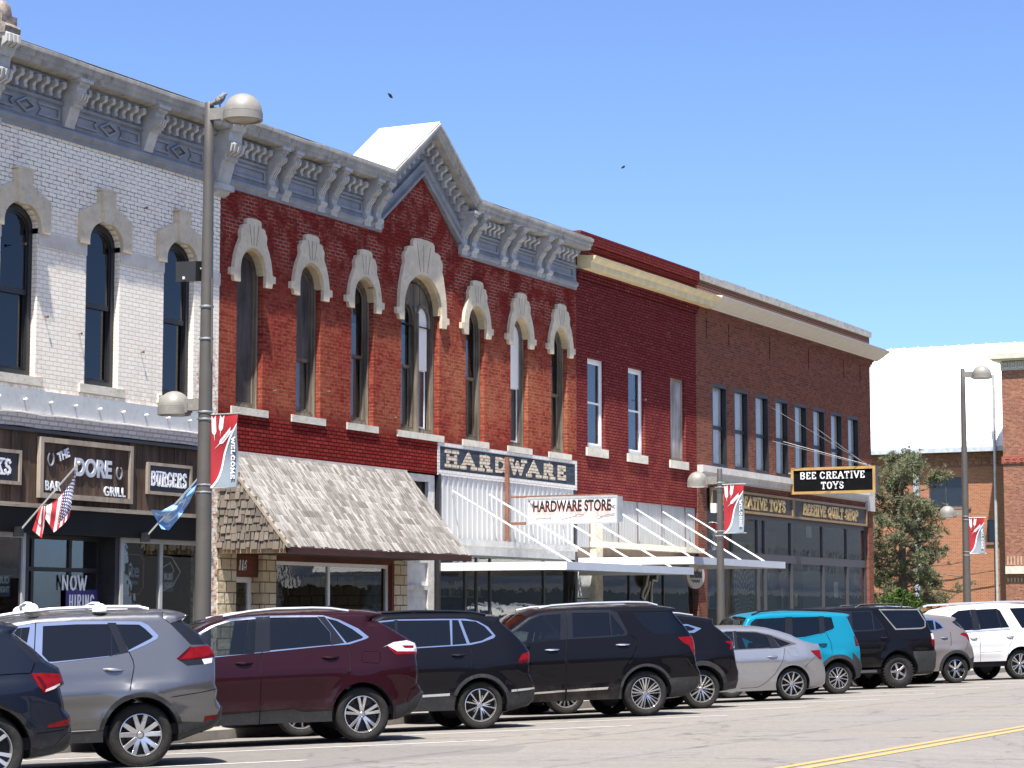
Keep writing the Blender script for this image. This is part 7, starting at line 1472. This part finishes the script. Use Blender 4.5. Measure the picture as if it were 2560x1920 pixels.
# ---- flags
def flagmat(name, kind):
    t = NT(name); uv = t.n('TexCoord').outputs['UV']; sp = t.n('SeparateXYZ', {0: uv}); u, v = sp.outputs[0], sp.outputs[1]
    if kind == 'stripes':
        st = t.math('FLOORED_MODULO', t.math('MULTIPLY', u, 6.5), 1.0); c = t.mix(t.math('GREATER_THAN', st, .5), (.46, .022, .035), (.74, .73, .71))
        can = t.math('MULTIPLY', t.math('LESS_THAN', u, .36), t.math('LESS_THAN', v, .86))
        g = t.n('VectorMath', {0: uv, 1: (17, 13, 1)}, operation='MULTIPLY'); vo = t.n('TexVoronoi', {'Vector': g.outputs[0], 'Scale': 1.0, 'Randomness': .0}); star = t.math('LESS_THAN', vo.outputs['Distance'], .24)
        c = t.mix(can, c, t.mix(star, (.018, .024, .085), (.72, .72, .74)))
    else:
        d = t.n('VectorMath', {0: uv, 1: (.62, .5, 0)}, operation='DISTANCE'); ring = t.math('COMPARE', d.outputs['Value'], .22, .045); n = t.noise(t.n('VectorMath', {0: uv, 1: (5, 3, 1)}, operation='MULTIPLY').outputs[0], 2.2, 3)
        c = t.mix(t.math('MULTIPLY', t.math('MAXIMUM', ring, t.ramp(n, .56, .64)), .7), (.17, .36, .68), (.66, .72, .78))
    p = t.done(c, .8); return p
def flag(name, label, base, tip, Yb, Yt, cols, kind, fold):
    A = F(base[0], base[1], Yb); B = F(tip[0], tip[1], Yt); r = thing(name, label, 'flag', tuple(A))
    b = MB(); b.tube([A, B], .016, 8); b.lathe([(0, .04), (.03, .02), (.035, 0), (.03, -.02), (0, -.04)], tuple(B), 'z', 10); b.build('flagpole', satin, r)
    MB().box(A.x - .05, A.x + .05, A.y - .06, -.08, A.z - .08, A.z + .08).build('bracket', blackp, r)
    ns, nt = 40, 22; cols = [(s_, a, e) for s_, a, e in cols]; b = MB(); uvs = []
    for i in range(ns + 1):
        s_ = i / ns
        for k in range(len(cols) - 1):
            if cols[k][0] <= s_ <= cols[k + 1][0] + 1e-9: break
        f = (s_ - cols[k][0]) / (cols[k + 1][0] - cols[k][0]); a = [cols[k][1][q] + (cols[k + 1][1][q] - cols[k][1][q]) * f for q in (0, 1)]; e = [cols[k][2][q] + (cols[k + 1][2][q] - cols[k][2][q]) * f for q in (0, 1)]
        ya = Yt + (Yb - Yt) * s_ * .75
        for j in range(nt + 1):
            t_ = j / nt; px, py = a[0] + (e[0] - a[0]) * t_, a[1] + (e[1] - a[1]) * t_
            yy = ya + fold * t_ ** .6 * math.sin(s_ * 15 + t_ * 2.2) + .02 * math.sin(t_ * 7 + s_ * 4); P_ = F(px, py, yy); b.v.append(tuple(P_)); uvs.append((s_, t_))
    m = nt + 1
    for i in range(ns):
        for j in range(nt): b.f.append((i * m + j, (i + 1) * m + j, (i + 1) * m + j + 1, i * m + j + 1)); b.sm.append(True)
    o = b.build('cloth', flagmat(name + '_cloth', kind), r, fixn=False); uvl = o.data.uv_layers.new(name='UVMap')
    for lp in o.data.loops: uvl.data[lp.index].uv = uvs[lp.vertex_index]
R3_ = lambda x, y: (x / 3.16, 900 + y / 3.16)
flag('flag', 'stars and stripes flag drooping from an angled pole over the bar entrance', R3_(150, 1355), R3_(622, 815), -.16, -1.15,
     [(0, R3_(606, 862), R3_(548, 1240)), (.2, R3_(560, 960), R3_(500, 1300)), (.45, R3_(470, 1085), R3_(425, 1362)), (.62, R3_(360, 1160), R3_(360, 1250)), (.8, R3_(345, 1150), R3_(330, 1408)), (1, R3_(325, 1132), R3_(255, 1345))], 'stripes', .07)
flag('flag', 'pale blue flag with white emblem bunched on an angled pole beside the near lamp post', R3_(1150, 1400), R3_(1570, 930), -.16, -1.1,
     [(0, R3_(1565, 945), R3_(1555, 990)), (.3, R3_(1480, 1030), R3_(1500, 1120)), (.6, R3_(1370, 1140), R3_(1420, 1240)), (.85, R3_(1280, 1190), R3_(1335, 1345)), (1, R3_(1192, 1182), R3_(1275, 1335))], 'blue', .06)
# ---- pine at the corner and the shrub under it
def needle_mat(name, c1, c2, c3):
    t = NT(name); g = t.n('NewGeometry'); n = t.noise(t.coord(), .8, 4); c = t.mix(g.outputs['Random Per Island'], c1, c2); c = t.mix(t.math('MULTIPLY', t.ramp(n, .5, .68), .6), c, c3)
    d = t.n('BsdfDiffuse', {0: c}); tl = t.n('BsdfTranslucent', {0: c}); mx = t.n('MixShader', {0: .25, 1: d.outputs[0], 2: tl.outputs[0]}); t.t.links.new(mx.outputs[0], t.out.inputs[0]); return t.m
XT = 104.0
pt_ = FX(2262, 1500, XT); base = Vector((XT, pt_.y, .0)); topz = FX(2262, 1140, XT).z
tree = thing('pine_tree', 'ragged grey-green pine at the far corner before the orange brick hall', 'tree', tuple(base))
bark = plain('pine_bark', (.13, .10, .08), .95, var=.3, scale=5, bump=.5)
b = MB(); b.tube([base + Vector((0, .0, 0)), base + Vector((.1, .1, topz * .4)), base + Vector((-.1, .05, topz * .75)), base + Vector((0, 0, topz * .98))], [.24, .19, .11, .03], 10); tips = []
R_ = random.Random(4)
for k in range(58):
    z = topz * (.13 + .86 * (k / 58) ** .95); f = z / topz; L_ = (2.5 * (1 - f * .48) if f < .8 else 1.54 - (f - .8) * 4.4) * R_.choice((.45, .75, .95, 1.1, 1.2)) * R_.uniform(.85, 1.1); a = k * 2.399 + R_.uniform(-.5, .5)
    p0 = base + Vector((0, 0, z)); d = Vector((math.cos(a), math.sin(a), R_.uniform(-.12, .35))); p1 = p0 + d * L_ * .55; p2 = p0 + d * L_ + Vector((0, 0, .18 * L_))
    b.tube([p0, p1, p2], [.055, .035, .012], 5)
    for q in range(int(2 + L_ * 2.1)):                  # needle clumps strung along the limb, with gaps between
        t_ = R_.uniform(.38, 1.05); c0 = p0 + (p2 - p0) * t_ + Vector((R_.gauss(0, .13), R_.gauss(0, .13), R_.gauss(.05, .08))); cr_ = R_.uniform(.10, .24)
        for w in range(int(16 * cr_ / .2)): tips.append((c0 + Vector((R_.gauss(0, cr_), R_.gauss(0, cr_), R_.gauss(0, cr_ * .75))), c0))
b.build('trunk', bark, tree)
b = MB()
for c, c0 in tips:
    ax = ((c - c0) * 3 + Vector((R_.gauss(0, .5), R_.gauss(0, .5), R_.gauss(.5, .4)))).normalized(); sz = R_.uniform(.13, .25)
    for q in range(13):
        d = (ax * .7 + Vector((R_.gauss(0, 1), R_.gauss(0, 1), R_.gauss(0, 1))).normalized()).normalized(); w_ = d.cross(Vector((R_.gauss(0, 1), R_.gauss(0, 1), R_.gauss(0, 1)))).normalized() * sz * .085
        b.add([c - w_, c + w_, c + d * sz + w_ * .4, c + d * sz - w_ * .4], [(0, 1, 2, 3)])
b.build('crown', needle_mat('pine_needles', (.12, .132, .075), (.225, .235, .135), (.22, .18, .125)), tree, fixn=False)
bp = FX(2250, 1512, 100.0); bush = thing('shrub', 'bright green leafy shrub at the foot of the pine', 'shrub', (100, bp.y, 0)); b = MB(); st = MB(); zt = FX(2250, 1478, 100.0).z
for k in range(16):
    a = k * 2.4; p = Vector((100 + .5 * math.cos(a), bp.y + 1.2 * math.sin(a) * R_.uniform(.5, 1), 1.2 + R_.uniform(0, 1) * (zt - 1.6))); st.tube([(100 + .1 * math.cos(a), bp.y + .1 * math.sin(a), 0), ((100 + p.x) / 2, (bp.y + p.y) / 2, p.z * .6), tuple(p)], [.04, .025, .01], 5)
st.build('stem', bark, bush)
for k in range(2600):
    a = R_.uniform(0, 6.283); rr_ = R_.uniform(0, 1) ** .5; z = R_.uniform(.3, zt); prof = math.sin(min(1, z / zt * .9 + .12) * math.pi) ** .5; c = Vector((100 + rr_ * 1.0 * prof * math.cos(a), bp.y + rr_ * 1.65 * prof * math.sin(a), z + R_.gauss(0, .08))); d = Vector((R_.gauss(0, 1), R_.gauss(0, 1), R_.gauss(0, .6))).normalized(); q = d.cross(Vector((R_.gauss(0, .5), R_.gauss(0, .5), 1))).normalized(); s2 = R_.uniform(.05, .11)
    b.add([c, c + d * s2 + q * s2 * .5, c + d * s2 * 2, c + d * s2 - q * s2 * .5], [(0, 1, 2, 3)])
b.build('leaves', needle_mat('shrub_leaf', (.04, .075, .018), (.08, .13, .03), (.035, .06, .015)), bush, fixn=False)
# ---- birds
birdm = plain('dark_feather', (.02, .02, .022), .7)
def fly(px, py, Y, a, label, s=1.0):
    c = F(px, py, Y); r = thing('bird', label, 'bird', tuple(c)); b = MB(); ca, sa = math.cos(a), math.sin(a)
    def T2(x, y, z): return c + (_r * (x * ca - z * sa) + Vector((0, 0, 1)) * (x * sa + z * ca) + _f * y) * s
    b.tube([T2(-.11, 0, 0), T2(-.05, 0, .005), T2(.03, 0, .005), T2(.08, 0, .01), T2(.11, 0, .012)], [.004, .022, .028, .02, .004], 8)
    for sg in (-1, 1): b.add([T2(.05, 0, .01), T2(.02, sg * .12, .05), T2(-.05, sg * .25, .02), T2(-.03, sg * .1, .02), T2(-.04, 0, .0)], [(0, 1, 2, 3, 4)])
    b.add([T2(-.10, 0, 0), T2(-.17, .03, .01), T2(-.17, -.03, .01)], [(0, 1, 2)]); b.build('body', birdm, r, fixn=False)
fly(975, 239, -3, -.9, 'small dark bird gliding in the sky left of the gable', .62); fly(1558, 418, -3, .6, 'small dark bird in the sky right of the gable', .5)
def perched(p, label, mat, s=1.0):
    p = Vector(p); r = thing('bird', label, 'bird', tuple(p)); b = MB(); q = lambda x, z, y=0: p + (_r * x + Vector((0, 0, 1)) * z + _f * y) * s
    b.tube([q(-.16, .04), q(-.08, .09), q(.0, .13), q(.06, .19), q(.09, .24), q(.14, .245)], [.012, .045, .065, .05, .035, .008], 10); b.tube([q(.0, .08, .02), q(.01, .0, .02)], .006, 5); b.tube([q(.02, .08, -.02), q(.03, .0, -.02)], .006, 5); b.build('body', mat, r)
cp = F(1467, 640, -.25); perched((cp.x, -.25, 10.545), 'dark bird perched on the yellowed cornice', birdm, 1.0)
perched((28.87, -4.08, 9.52), 'speckled grey pigeon sitting on the arm of the near lamp post', plain('pigeon_feather', (.14, .14, .14), .8, var=.8, scale=30), .9)
# ---- behind the corner shop's glass; the two signs stand in for reflections
ss = thing('reflected_stop_sign', 'small red STOP sign behind the corner shop glass, standing in for a reflection', 'sign', (66.6, .8, 0)); A = F(1956, 1440, .8); b = MB(); b.plate([(A.x + .42 * math.cos(math.radians(22.5 + 45 * k)), A.z + .42 * math.sin(math.radians(22.5 + 45 * k))) for k in range(8)], .78, .80); b.build('panel', plain('dull_red_sign', (.20, .02, .025), .5), ss)
text(ss, 'lettering', 'STOP', .3, face_street(A.x, .775, A.z), plain('dull_white_letters', (.35, .32, .3), .6), .002, .85, .006); MB().tube([(A.x, .81, .1), (A.x, .81, A.z)], .025, 6).build('post', greyp, ss)
A = F(1920, 1442, .7); sg = thing('reflected_street_sign', 'small green street name sign behind the corner shop glass, standing in for a reflection', 'sign', (A.x, .7, A.z)); MB().box(A.x - .38, A.x + .38, .68, .70, A.z - .15, A.z + .15).build('panel', plain('sign_green', (.02, .16, .10), .5), sg); text(sg, 'lettering', 'T', .26, face_street(A.x, .675, A.z), letter_w, .002)
t = NT('mandala_print'); ob = t.n('TexCoord').outputs['Object']; sp = t.n('SeparateXYZ', {0: ob}); x_, z_ = sp.outputs[0], sp.outputs[2]; rr_ = t.math('SQRT', t.math('ADD', t.math('MULTIPLY', x_, x_), t.math('MULTIPLY', z_, z_))); an = t.math('ARCTAN2', z_, x_)
ptn = t.math('MULTIPLY', t.math('SINE', t.math('MULTIPLY', rr_, 26.0)), t.math('SINE', t.math('MULTIPLY', an, 24.0))); cc = t.mix(t.math('GREATER_THAN', ptn, .15), (.03, .03, .03), (.42, .42, .38)); cc = t.mix(t.math('GREATER_THAN', z_, 1.75), cc, (.42, .34, .08)); mm = t.done(cc, .8)
A = F(1860, 1530, .5); po = thing('poster', 'black and white ring-patterned cloth with yellow top behind the corner shop glass', 'poster', (A.x, .5, A.z)); MB().box(A.x - .75, A.x + .75, .49, .51, A.z - 1.1, A.z + 2.05).build('sheet', mm, po)

# ---- wall anchors and bolts with their own little shadows
def anchors(parent, pts):
    for px, py in pts:
        A = F(px, py, 0); b = MB(); b.lathe([(0, -.075), (.022, -.07), (.026, -.055), (.010, -.05), (.010, .05)], (A.x, 0, A.z), 'y', 8); b.build('wall_anchor', plain('rusty_anchor', (.16, .09, .06), .8), parent)
anchors(WB, [(197, 834), (352, 880), (361, 520), (112, 792), (57, 610)]); anchors(RB, [(683, 978), (818, 980), (985, 1045), (1003, 565), (925, 720)]); anchors(MR, [(1490, 880), (1610, 1000), (1668, 832)])
